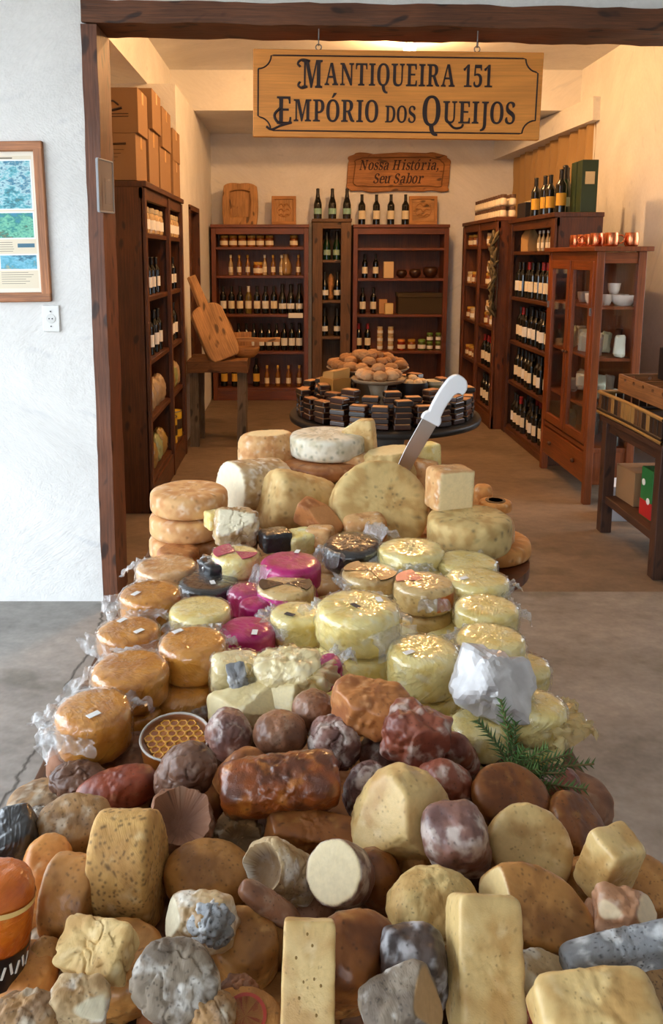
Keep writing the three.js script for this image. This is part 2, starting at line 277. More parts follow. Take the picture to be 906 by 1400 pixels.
good('jarAmber', on(U1, -0.03, 1.39, 0), 'squat jar among slim bottles on second shelf', undefined, 0, 1.5);
single('glass_carafe', lathe([[0, 0], [0.05, 0], [0.06, 0.03], [0.06, 0.12], [0.03, 0.19], [0.03, 0.23], [0.036, 0.235], [0, 0.236]], 18), phy(0x9a7a4a, 0.06, { clearcoat: 0.6 }), 'wide amber glass carafe on second shelf of bottle bookcase', 'carafe', on(U1, 0.28, 1.39, 0));
row(U1, 0.965, -0.42, 0.43, ['wineWhite', 'wine', 'wine', 'wineGold', 'wine', 'wineWhite', 'wine', 'sparkling', 'sparkling', 'sparkling'], 'bottle on the third shelf of the bottle bookcase', 'bottles on the third shelf', 0.04, 1.0);
row(U1, 0.55, -0.42, 0.43, [null, null, ...rep('wineWhite', 9)], 'dark bottle on the fourth shelf of the bottle bookcase', 'bottles on the fourth shelf', 0.04, 1.0);
row(U1, 0.14, -0.42, 0.43, ['yellowLab', 'yellowLab', null, 'yellowLab', 'slim', 'slim', 'slim', 'slim'], 'bottle on bottom shelf of the bottle bookcase', 'bottles on the bottom shelf', 0.04, 1.05);
single('price_card', rb(0.16, 0.055, 0.004, 0, 0, 0, 0.001), M.paperWhite, 'white price card on the edge of the third shelf', 'card', on(U1, 0.39, 0.965 - 0.012, 0.182));
row(U2, 1.56, -0.05, 0.06, ['green', 'green'], 'green bottle in top compartment of the narrow bookcase', 'green bottles in the narrow bookcase', 0.06, 0.95);
row(U2, 1.12, -0.07, 0.07, ['sparkling', 'sparkling'], 'dark bottle with round white label in second compartment of narrow bookcase', 'dark bottles in the second compartment', 0.06, 0.95);
row(U2, 0.72, -0.07, 0.07, ['sparkling', 'sparkling'], 'dark bottle with white label in third compartment of narrow bookcase', 'dark bottles in the third compartment', 0.06, 0.95);
row(U2, 2.0, -0.15, 0.17, ['teal', 'teal', 'teal'], 'dark bottle with pale teal label standing on top of the narrow bookcase', 'teal-labelled bottles on the narrow bookcase', 0.03, 1.02);
single('wooden_figure', lathe([[0, 0], [0.03, 0], [0.035, 0.03], [0.02, 0.1], [0.035, 0.16], [0.03, 0.24], [0.012, 0.28], [0, 0.29]], 12), M.paleWood, 'small pale carved figure between two bottles of narrow bookcase', 'figure', on(U2, 0, 1.12, 0));
row(U3, 1.36, -0.38, -0.26, ['wine', 'wine'], 'dark wine bottle on upper shelf beside a pale carton', 'bottles on the upper shelf of the jar bookcase', 0.04, 0.86);
single('carton', rb(0.11, 0.18, 0.08, 0, 0.09, 0), std(0xd9b98a, 0.7), 'small pale carton beside bottles on the upper shelf', 'carton', on(U3, -0.12, 1.36, 0.05));
for (const [x, s, l] of [[0.03, 0.9, 'small dark round bowl beside the pale carton'], [0.18, 1, 'dark round bowl between two other bowls'], [0.35, 1.25, 'wide brown round bowl at the end of the upper shelf']]) single('bowl', lathe([[0, 0], [0.03, 0], [0.06, 0.03], [0.068, 0.06], [0.062, 0.085], [0.045, 0.1], [0, 0.1]], 20).scale(s, s, s), std(0x3a2113, 0.35), l, 'bowl', on(U3, x, 1.36, 0.03));
row(U3, 0.963, -0.40, -0.28, ['wine', 'wine'], 'dark wine bottle on the middle shelf beside the wicker box', 'bottles on the middle shelf of the jar bookcase', 0.04, 0.95);
for (const [x, h, c, l] of [[-0.17, 0.16, 0xb98a5a, 'tan carton beside the bottles on the middle shelf'], [-0.11, 0.12, 0xe0c48a, 'pale yellow carton in front of the wicker box']]) single('carton', rb(0.09, h, 0.07, 0, h / 2, 0), std(c, 0.7), l, 'carton', on(U3, x, 0.963, x < -0.15 ? 0 : 0.08));
{ const t = thing('wicker_box', 'wide dark woven wicker box on the middle shelf', 'box', on(U3, 0.24, 0.963, 0)); part('body', rb(0.5, 0.19, 0.22, 0, 0.095, 0), std(0x4a3a24, 0.8, { bumpMap: T.weaveB, bumpScale: 0.004 }), t); part('lid', rb(0.52, 0.045, 0.24, 0, 0.21, 0), std(0x4f3e27, 0.8, { bumpMap: T.weaveB, bumpScale: 0.004 }), t); }
row(U3, 0.555, -0.44, -0.34, ['wineRed', 'wineRed'], 'bottle with red capsule beside stacked jars', 'red-capped bottles', 0.04, 0.98);
for (const [x, k, n] of [[-0.2, 'jarWhite', 3], [-0.08, 'jarWhite', 3]]) for (let i = 0; i < n; i++) good(k, on(U3, x, 0.555 + i * 0.098 * 0.9, 0.04), 'pale jar in a stack on the lower shelf of the jar bookcase', 'stacked pale jars', 0, 0.9);
row(U3, 0.555, 0.04, 0.27, ['jarRed', 'jarAmber', 'jarGreen'], 'preserve jar on the lower shelf of the jar bookcase', 'preserve jars on the lower shelf', 0.05, 1.25);
for (const x of [0.36, 0.46]) for (let i = 0; i < 2; i++) good('jarGreen', on(U3, x, 0.555 + i * 0.098, 0.04), 'green jar stacked in a pair at the shelf end', 'green jars at the shelf end', 0, 1);
row(U3, 1.94, -0.42, 0.06, rep('wine', 4), 'dark wine bottle with cream label on top of the bookcase below carved sign', 'four wine bottles below the carved sign', 0.02, 1.08);
// things standing on the bookcases
{
  const s = new THREE.Shape(); s.moveTo(-0.17, 0); s.lineTo(0.17, 0); s.quadraticCurveTo(0.2, 0.2, 0.175, 0.4); s.quadraticCurveTo(0.12, 0.45, 0, 0.43); s.quadraticCurveTo(-0.13, 0.45, -0.165, 0.41); s.quadraticCurveTo(-0.2, 0.2, -0.17, 0);
  const t = thing('wooden_tray', 'pale carved wooden dough tray standing upright on the bookcase', 'tray', on(U1, -0.22, 1.94, 0.02));
  const hole = new THREE.Path(); hole.moveTo(-0.11, 0.07); hole.lineTo(0.11, 0.07); hole.quadraticCurveTo(0.14, 0.22, 0.12, 0.36); hole.quadraticCurveTo(0, 0.41, -0.12, 0.36); hole.quadraticCurveTo(-0.14, 0.2, -0.11, 0.07);
  const rim = s.clone(); rim.holes.push(hole);
  part('rim', uvm(new THREE.ExtrudeGeometry(rim, { depth: 0.05, bevelSize: 0.012, bevelThickness: 0.012, bevelSegments: 2, curveSegments: 10 })), M.trayWood, t); part('tray_floor', uvm(new THREE.ExtrudeGeometry(s, { depth: 0.02, bevelSize: 0.01, bevelThickness: 0.01, curveSegments: 10 })).translate(0, 0, -0.01), M.trayWood, t); t.rotation.x = -0.08;
  const fr = (x, u, w, h, l) => { const f = thing('carved_plaque', l, 'plaque', on(u, x, 1.945, 0.0)); f.rotation.x = -0.1; for (const s of [-1, 1]) { part('frame_side', rb(0.035, h, 0.03, s * (w / 2 - 0.0175), h / 2, 0), M.paleWood, f); part('frame_rail', rb(w, 0.035, 0.032, 0, s > 0 ? h - 0.0175 : 0.0175, 0), M.paleWood, f); } part('panel', bx(w - 0.05, h - 0.05, 0.012, 0, h / 2, -0.004), M.trayWood, f); part('relief', [...[0.32, 0.5, 0.68].map((k, i) => tube([[-w * 0.22, h * k, 0.004], [-w * 0.1, h * (k + 0.05), 0.006], [0, h * (k - 0.04), 0.006], [w * 0.12, h * (k + 0.05), 0.006], [w * 0.24, h * k, 0.004]], 0.006, 20, 5)), new THREE.TorusGeometry(w * 0.26, 0.004, 5, 24).scale(1.1, 1, 1).translate(0, h / 2, 0.004)], M.paleWood, f); };
  fr(0.26, U1, 0.27, 0.31, 'small framed wooden plaque on the bookcase beside the dough tray'); fr(0.26, U3, 0.31, 0.31, 'framed wooden plaque with carved relief beside four wine bottles');
}
// right side: shelf of small goods, wine shelf, both facing the aisle
const U4 = unit('two-column dark wooden shelf unit with small jars in the corner', 1.5, 1.95, 0.34, 1.99, -8.12, -Math.PI / 2, [1.70, 1.316, 0.939, 0.533, 0.156], M.shelfWood, { cols: 2, post: 0.07 }); U4.flip = true;
const U5 = unit('tall dark wooden wine shelf packed with bottles facing the aisle', 1.3, 1.92, 0.34, 2.09, -6.69, -Math.PI / 2, [1.64, 1.245, 0.855, 0.49, 0.075], M.darkWood, { post: 0.1, name: 'wine_shelf' }); U5.flip = true;
for (const [y, kinds, lab] of [[1.70, ['jarAmber', 'jarAmber', 'jarWhite', null, 'jarAmber', 'jarAmber', 'jarAmber'], 'small jar on the top shelf of the two-column unit'], [1.316, ['jarRed', 'jarWhite', 'jarAmber', null, 'jarWhite', 'jarAmber', 'jarWhite'], 'small jar on the second shelf of the two-column unit'], [0.939, ['jarAmber', 'jarWhite', 'jarAmber', null, 'jarWhite', 'jarWhite', 'jarAmber'], 'small jar on the third shelf of the two-column unit']]) row(U4, y, -0.62, 0.62, kinds, lab, lab + ' group', 0.1, 1.25);
for (const y of [1.316 + 0.122, 0.939 + 0.122]) row(U4, y, -0.62, -0.26, ['jarWhite', 'jarAmber', 'jarWhite'], 'small jar stacked on another in the two-column unit', 'stacked jars in the two-column unit', 0.1, 1.2);
row(U4, 0.533, -0.62, -0.1, rep('wineRed', 5), 'red-capped bottle on fourth shelf of the two-column unit', 'red-capped bottles in the two-column unit', 0.1, 0.98); row(U4, 0.156, -0.62, -0.1, rep('wine', 5), 'dark bottle on bottom shelf of the two-column unit', 'dark bottles low in the two-column unit', 0.1, 0.95);
row(U4, 0.533, 0.15, 0.62, rep('jarAmber', 4), 'amber jar on fourth shelf of the two-column unit', 'amber jars in the two-column unit', 0.1, 1.2);
row(U5, 1.64, -0.5, -0.02, rep('slimPale', 6), 'small bottle with red and white label on top shelf of wine shelf', 'small bottles at the top of the wine shelf', 0.1, 0.72);
{ const g = new THREE.BoxGeometry(0.14, 0.22, 0.09, 6, 8, 4), p = g.attributes.position; for (let i = 0; i < p.count; i++) { const y = p.getY(i) / 0.22 + 0.5, k = 1 - 0.5 * sstep(0.6, 1, y) + 0.14 * n3(p.getX(i) * 20, y * 5, p.getZ(i) * 20); p.setX(i, p.getX(i) * k); p.setZ(i, p.getZ(i) * (1 - 0.7 * sstep(0.5, 1, y))); p.setY(i, p.getY(i) + 0.11 + (y > 0.9 ? 0.03 * n3(p.getX(i) * 40, 1, 2) : 0)); } g.computeVertexNormals(); single('paper_bag', g, std(0xb08a58, 0.85), 'folded brown paper bag on top shelf of the wine shelf', 'bag', on(U5, 0.36, 1.64, 0.08), [0, -1.4, 0]); }
const mixRow = (y, n, seed, lab) => { const r = rngOf(seed), k = ['wine', 'wineWhite', 'wineRed', 'wine', 'wineWhite']; for (const z of [0.1, 0.0]) row(U5, y, -0.5, 0.5, Array.from({ length: n }, () => k[Math.floor(r() * 5)]), lab, lab + ' group', z, 1.0, 0.03); };
mixRow(1.245, 9, 3, 'wine bottle on the second shelf of the wine shelf'); mixRow(0.855, 9, 4, 'wine bottle on the middle shelf of the wine shelf'); mixRow(0.49, 9, 5, 'wine bottle on the fourth shelf of the wine shelf'); mixRow(0.075, 10, 6, 'wine bottle on the bottom shelf of the wine shelf');
// on top of the corner unit: shrink-wrapped trays of cups, black crate, bottles, green boxes
{
  const cupG = lathe([[0, 0], [0.03, 0], [0.034, 0.02], [0.034, 0.055], [0.026, 0.07], [0, 0.07]], 12), cupM = std(0xe9dcc4, 0.5), rimM = std(0x5a4030, 0.6);
  for (let i = 0; i < 12; i++) for (let l = 0; l < 2; l++) for (let k = 0; k < 2; k++) {
    const t = thing('jar_cup', 'white and brown pot in the stacked trays on the corner shelf unit', 'pot', on(U4, -0.52 + i * 0.095, 1.953 + l * 0.108, 0.08 - k * 0.085), 0, 'pots stacked on the corner shelf unit'); part('pot', cupG, cupM, t); part('lid', new THREE.CylinderGeometry(0.03, 0.03, 0.032, 12).translate(0, 0.086, 0), rimM, t);
  }
  single('crate', [rb(0.26, 0.02, 0.24, 0, 0.01, 0), rb(0.26, 0.13, 0.015, 0, 0.065, 0.112), rb(0.26, 0.13, 0.015, 0, 0.065, -0.112), rb(0.015, 0.13, 0.24, 0.122, 0.065, 0), rb(0.015, 0.13, 0.24, -0.122, 0.065, 0)], M.black, 'low black crate on top of the wine shelf', 'crate', on(U5, 0.44, 1.925, 0.02), [0, -Math.PI / 2, 0]);
  for (let i = 0; i < 3; i++) for (let j = 0; j < 2; j++) good('jarWhite', on(U5, 0.36 + i * 0.08, 1.945, -0.04 + j * 0.09), 'pale jar standing in the black crate', 'jars in the black crate', 0, 1.3);
  for (const [x, z, k, l] of [[0.16, 0.1, 'yellowLab', 'dark bottle with square yellow label beside the black crate'], [-0.02, 0.08, 'yellowLab', 'dark bottle with round yellow label on top of wine shelf'], [-0.1, 0.06, 'yellowLab', 'dark bottle with yellow label beside green bottles']]) good(k, on(U5, x, 1.92, z), l, undefined, 0, 1.05);
  for (const [x, z] of [[-0.2, -0.02], [-0.05, -0.08]]) good('green', on(U5, x, 1.92, z), 'tall green glass bottle on top of the wine shelf', 'green bottles on the wine shelf', 0, 1.18);
  good('yellowLab', on(U5, -0.36, 1.92, 0.06), 'dark bottle with yellow label in front of green boxes', undefined, 0, 1.1);
  for (const [x, l] of [[-0.42, 'dark green bottle carton nearest the shelf end'], [-0.55, 'dark green bottle carton with gold print at shelf end']]) { const t = thing('bottle_carton', l, 'carton', on(U5, x, 1.92, -0.07), 0); part('carton_body', rb(0.12, 0.38, 0.11, 0, 0.19, 0), std(0x24381c, 0.5), t); part('printed_panel', rb(0.07, 0.09, 0.004, 0, 0.25, 0.056, 0.001), std(0xcdb88a, 0.6), t); }
}
// string of dried pods on the post between the two units
{
  const t = thing('dried_pod_string', 'long string of dried grey-green pods hanging on the shelf post', 'dried pods', [1.82, 1.83, -7.36]);
  part('cord', tube([[0, 0, 0], [0, -0.3, 0.01], [0, -0.76, 0]], 0.006, 12, 5), M.oldGrey, t);
  const g = lathe([[0, -0.06], [0.008, -0.045], [0.016, -0.01], [0.014, 0.03], [0.004, 0.055], [0, 0.06]], 8), ms = [std(0x5d5138, 0.8), std(0x6e5f40, 0.8), std(0x4a4029, 0.8)], r = rngOf(5);
  for (let i = 0; i < 54; i++) { const o = part('dried_pod', g, ms[i % 3], t), a = r() * 6.28, y = -0.03 - 0.72 * i / 54; o.position.set(-0.03 - 0.02 * r(), y, Math.cos(a) * 0.05); o.rotation.set(r() * 1.6 - 0.8, a, r() * 1.6 - 0.8); }
}
// curtain of beige cloth
{
  const nx = 120, ny = 16, pos = [], uv = [], idx = [];
  for (let j = 0; j <= ny; j++) for (let i = 0; i <= nx; i++) {
    const u = i / nx, v = j / ny, top = 2.80 - 0.10 * u, y = top - v * (top - 1.2), f = 0.05 * Math.sin(u * 70 + 1.5 * Math.sin(u * 9)) * (0.5 + 0.5 * v) + 0.03 * n2(u * 8, v * 2);
    pos.push(2.62 - 0.2 * u + f, y, -7.35 - 1.88 * u); uv.push(u * 2, v * 1.5);
    if (i < nx && j < ny) { const a = j * (nx + 1) + i; idx.push(a, a + nx + 1, a + 1, a + 1, a + nx + 1, a + nx + 2); }
  }
  const g = new THREE.BufferGeometry(); g.setAttribute('position', new THREE.Float32BufferAttribute(pos, 3)); g.setAttribute('uv', new THREE.Float32BufferAttribute(uv, 2)); g.setIndex(idx); g.computeVertexNormals();
  single('curtain', g, phy(0xb8935f, 0.95, { side: THREE.DoubleSide, transmission: 0.15, thickness: 0, bumpMap: T.weaveB, bumpScale: 0.001 }), 'beige gathered cloth curtain hanging behind the wine shelves', 'curtain');
}
// glass display cabinet
{
  const W = 0.96, Dp = 0.31, Hh = 1.66, t = thing('display_cabinet', 'red-brown wooden display cabinet with glass doors and a drawer', 'cabinet', [2.02, 0, -5.53], -Math.PI / 2), m = M.cabWood; // local z front faces aisle, local -x faces the camera
  for (const sx of [-1, 1]) for (const sz of [-1, 1]) part('corner_post', rb(0.05, Hh - 0.03, 0.05, sx * (W / 2 - 0.025), (Hh - 0.03) / 2, sz * (Dp / 2 - 0.025)), m, t);
  part('top_board', rb(W + 0.06, 0.03, Dp + 0.06, 0, Hh - 0.015, 0), m, t); part('cabinet_floor', rb(W - 0.02, 0.03, Dp - 0.02, 0, 0.36, 0), m, t); part('back_panel', bx(W - 0.06, Hh - 0.4, 0.012, 0, 0.98, -Dp / 2 + 0.02), m, t);
  for (const sx of [-1, 1]) { part('side_rail', rb(0.03, 0.07, Dp - 0.1, sx * (W / 2 - 0.025), Hh - 0.07, 0), m, t); part('side_panel', rb(0.025, 0.22, Dp - 0.1, sx * (W / 2 - 0.025), 0.24, 0), m, t, 'dark red wooden panel'); part('side_glass', new THREE.BoxGeometry(0.004, Hh - 0.48, Dp - 0.1).translate(sx * (W / 2 - 0.025), 0.98, 0), M.glassClear, t); }
  part('front_rail', rb(W - 0.1, 0.06, 0.03, 0, Hh - 0.06, Dp / 2 - 0.02), m, t);
  for (const s of [-1, 1]) { const d = part('door', [rb(0.055, Hh - 0.48, 0.028, s * 0.035, 0.98, Dp / 2 - 0.012), rb(0.055, Hh - 0.48, 0.028, s * (W / 2 - 0.08), 0.98, Dp / 2 - 0.012), rb(W / 2 - 0.06, 0.06, 0.026, s * (W / 4 - 0.02), Hh - 0.12, Dp / 2 - 0.012), rb(W / 2 - 0.06, 0.06, 0.026, s * (W / 4 - 0.02), 0.42, Dp / 2 - 0.012)], m, t); part('pane', new THREE.BoxGeometry(W / 2 - 0.16, Hh - 0.56, 0.004).translate(s * (W / 4 - 0.025), 0.98, Dp / 2 - 0.012), M.glassClear, d); part('hinge', rb(0.008, 0.05, 0.02, s * (W / 2 - 0.052), 1.25, Dp / 2 + 0.004, 0.002), M.iron, d); part('knob', new THREE.SphereGeometry(0.012, 12, 8).translate(s * 0.03, 0.95, Dp / 2 + 0.012), M.darkWood, d); }
  const dr = part('drawer', rb(W - 0.11, 0.2, 0.03, 0, 0.235, Dp / 2 - 0.018), m, t); for (const s of [-1, 1]) part('knob', new THREE.SphereGeometry(0.016, 12, 8).translate(s * 0.25, 0.24, Dp / 2 + 0.006), M.darkWood, dr);
  for (const y of [1.286, 0.957, 0.631]) part('shelf_board', rb(W - 0.06, 0.02, Dp - 0.05, 0, y - 0.01, 0), m, t);
  t.updateMatrixWorld(); t.flip = true;
  const cup = lathe([[0, 0], [0.024, 0], [0.036, 0.03], [0.04, 0.07], [0.036, 0.07], [0.03, 0.02], [0, 0.01]], 18);
  const mug = (x, y, z, l, s = 1) => { const c = thing('cup', l, 'cup', on(t, x, y, z), 1.2, 'cups in the display cabinet'); part('cup_body', cup, M.paperWhite, c); part('handle', new THREE.TorusGeometry(0.02, 0.005, 6, 14).translate(0.05, 0.04, 0), M.paperWhite, c); c.scale.setScalar(s); };
  for (const [x, z] of [[-0.36, 0.04], [-0.3, -0.06], [-0.15, 0.06], [0.05, 0.04], [-0.38, 0.0]]) mug(x, 1.288 + (x === -0.38 ? 0.072 : 0), z, 'cream ceramic cup on upper shelf of glass cabinet', 1);
  single('bowl', lathe([[0, 0], [0.05, 0], [0.085, 0.05], [0.09, 0.07], [0.083, 0.07], [0.05, 0.015], [0, 0.012]], 24), M.paperWhite, 'cream ribbed bowl on upper shelf of glass cabinet', 'bowl', on(t, -0.36, 1.287, -0.07));
  const pk = (x, y, z, c, l, rz) => { const g = new RoundedBoxGeometry(0.1, 0.14, 0.07, 3, 0.02), p = g.attributes.position; for (let i = 0; i < p.count; i++) { const k = 1 + 0.12 * n3(p.getX(i) * 30 + x * 9, p.getY(i) * 30, p.getZ(i) * 30 + z * 7); p.setXYZ(i, p.getX(i) * k, p.getY(i) * k, p.getZ(i) * k); } g.computeVertexNormals(); single('wrapped_packet', g, phy(c, 0.4, { clearcoat: 0.8 }), l, 'packet', on(t, x, y, z), [0.1, 1.2, rz], 'wrapped packets in the display cabinet'); };
  for (let i = 0; i < 7; i++) pk(-0.4 + i * 0.12, 1.03, i % 2 ? 0.05 : -0.05, [0xd8dcc8, 0xe4e2da, 0xc6cfae][i % 3], 'pale wrapped packet on middle shelf of glass cabinet', i % 2 ? 0.25 : -0.2);
  for (let i = 0; i < 9; i++) pk(-0.4 + (i % 5) * 0.17, 0.70 + (i > 4 ? 0.07 : 0), i % 2 ? 0.06 : -0.06, [0xc9cfc2, 0xd8d2b8, 0xaab6a4][i % 3], 'pale wrapped packet on lower shelf of glass cabinet', 1.3 + 0.3 * (i % 3));
  for (let i = 0; i < 5; i++) pk(-0.38 + i * 0.17, 0.445, i % 2 ? 0.05 : -0.05, [0x7f9a92, 0x8b8f88, 0x5f7f86][i % 3], 'grey-green wrapped packet at the bottom of glass cabinet', 0.3);
  single('vase', lathe([[0, 0], [0.03, 0], [0.05, 0.05], [0.045, 0.1], [0.02, 0.14], [0.026, 0.17], [0, 0.17]], 18), std(0x5a3320, 0.4), 'small brown vase behind packets in the glass cabinet', 'vase', on(t, -0.25, 0.958, -0.1));
  const mugG = lathe([[0, 0], [0.036, 0], [0.043, 0.01], [0.045, 0.05], [0.041, 0.085], [0.038, 0.085], [0.04, 0.05], [0, 0.008]], 20);
  [[-0.42, 0.05], [-0.41, -0.08], [-0.26, 0.0], [-0.08, 0.06], [0.06, 0.06], [0.2, 0.06], [-0.3, 0.1]].forEach(([x, z], i) => { const c = thing('copper_mug', 'shiny copper mug on top of the glass cabinet', 'mug', on(t, x, Hh, z), i, 'copper mugs on the glass cabinet'); part('mug_body', mugG, M.copper, c); part('handle', new THREE.TorusGeometry(0.025, 0.005, 6, 16).translate(0.055, 0.045, 0), M.copper, c); });
}
// left: shelf unit in the recess with cartons on top
const U7 = unit('tall dark wooden shelf unit beside the opening, cartons piled on top', 1.6, 2.04, 0.4, -1.11, -5.67, Math.PI / 2, [1.74, 1.35, 0.95, 0.58, 0.19], M.darkWood, { cols: 2, post: 0.06, split: [0.58], name: 'shelf_unit' });
U7.updateMatrixWorld();
for (const [y, k, lab, s] of [[1.74, 'jarWhite', 'jar on the top shelf of the unit beneath the cartons', 1.7], [1.35, 'wineWhite', 'bottle on the second shelf of the unit beneath the cartons', 0.8], [0.95, 'wineWhite', 'bottle on the middle shelf of the unit beneath the cartons', 0.95]]) { row(U7, y, 0.74, 0.22, rep(k, 5), lab, lab + 's', 0.13, s); row(U7, y, 0.0, -0.7, rep(k, 5), lab, lab + 's', 0.13, s); }
{
  const bagG = (s) => { const g = new THREE.IcosahedronGeometry(1, 8), p = g.attributes.position; for (let i = 0; i < p.count; i++) { const v = V().fromBufferAttribute(p, i), k = 1 + 0.13 * fbm3(v.x * 2.5 + s, v.y * 2.5, v.z * 2.5); p.setXYZ(i, v.x * 0.075 * k, Math.max(-0.085, v.y * 0.11 * k) + 0.085, v.z * 0.06 * k); } const m = mergeVertices(g.deleteAttribute('normal') && (g.deleteAttribute('uv'), g)); m.computeVertexNormals(); return m; };
  const cols = [0xa8935a, 0x98793a, 0x8f9460, 0xa88c66];
  for (const [y, x] of [[0.58, 0.7], [0.58, 0.56], [0.58, 0.42], [0.58, 0.28], [0.58, -0.02], [0.58, -0.2], [0.58, -0.4], [0.19, -0.02], [0.19, -0.2], [0.19, -0.4]]) single('food_bag', bagG(x * 9 + y), phy(cols[Math.floor(R0() * 4)], 0.45, { clearcoat: 0.6 }), 'yellowish filled plastic bag on low shelf of the unit beneath the cartons', 'bag', on(U7, x, y, 0.12), [0, 1.5, 0], 'filled bags on low shelves');
  for (const [x, c, l] of [[0.6, 0xd6b02a, 'yellow tin on the bottom shelf beneath the cartons'], [0.35, 0xcaa83a, 'dull yellow tin further along the bottom shelf']]) { const t = thing('tin', l, 'tin', on(U7, x, 0.19, 0.13)); part('tin_body', new THREE.CylinderGeometry(0.07, 0.07, 0.2, 22).translate(0, 0.1, 0), std(c, 0.4), t); part('rim', new THREE.TorusGeometry(0.069, 0.004, 6, 24).rotateX(Math.PI / 2).translate(0, 0.2, 0), M.iron, t); part('badge', new THREE.CylinderGeometry(0.0712, 0.0712, 0.08, 16, 1, true, 0.6, 1.4).translate(0, 0.1, 0), std(0x3a2a1a, 0.5), t); }
}
function carton(x0, x1, y, h, z0, z1, label, print) {
  const t = thing('cardboard_box', label, 'box', [(x0 + x1) / 2, y, (z0 + z1) / 2], (R0() - 0.5) * 0.06), w = x1 - x0, d = z1 - z0;
  part('box_body', rb(w, h, d, 0, h / 2, 0, 0.003), M.cardboard, t); part('flap', [rb(w, 0.004, d / 2 - 0.002, 0, h + 0.002, d / 4, 0.001), rb(w, 0.004, d / 2 - 0.002, 0, h + 0.002, -d / 4, 0.001)], M.cardboard, t); part('tape', rb(0.001, h * 0.28, 0.05, w / 2 + 0.0006, h * 0.86, 0, 0.0003), std(0xc89a5a, 0.3), t);
  if (print === 1) { const f = (a, b) => [a * w, b * h, d / 2 + 0.0012]; part('printed_mark', [tube([f(-0.18, 0.66), f(-0.05, 0.72), f(0.0, 0.6), f(0.1, 0.72), f(0.2, 0.62)], 0.005, 20, 4), tube([f(-0.25, 0.52), f(-0.1, 0.56), f(0.05, 0.5), f(0.25, 0.56)], 0.007, 20, 4), tube([f(-0.3, 0.42), f(0.35, 0.43)], 0.002, 4, 4), tube([f(-0.3, 0.36), f(0.35, 0.37)], 0.002, 4, 4)].map((g) => g.scale(1, 1, 1)), M.ink, t); }
  if (print === 2) { const f = (a, b) => [a * w, b * h, d / 2 + 0.0012]; part('printed_mark', [tube([f(0.08, 0.78), f(0.34, 0.79)], 0.006, 4, 4), ...[0.66, 0.58, 0.5, 0.42, 0.34].map((k, i) => tube([f(-0.35, k), f(0.3 - 0.05 * i, k)], 0.0012, 3, 4))], std(0x4a3018, 0.8), t); }
}
carton(-1.29, -0.935, 2.042, 0.265, -5.16, -4.87, 'lower printed brown carton at the near end of shelf unit', 2); carton(-1.29, -0.92, 2.312, 0.25, -5.16, -4.87, 'upper printed brown carton at the near end of shelf unit', 1);
carton(-1.29, -0.915, 2.042, 0.34, -5.5, -5.19, 'tall brown carton behind the printed pair'); carton(-1.29, -0.9, 2.388, 0.24, -5.56, -5.22, 'brown carton tilted on top of the tall carton');
carton(-1.29, -0.91, 2.042, 0.28, -5.98, -5.56, 'brown carton on the shelf unit under two more'); carton(-1.29, -0.9, 2.328, 0.26, -5.98, -5.6, 'middle brown carton of the pile of two behind the tall carton');
carton(-1.29, -0.9, 2.042, 0.25, -6.42, -6.02, 'farthest lower brown carton on the shelf unit'); carton(-1.29, -0.9, 2.298, 0.22, -6.42, -6.06, 'farthest upper brown carton on the shelf unit');

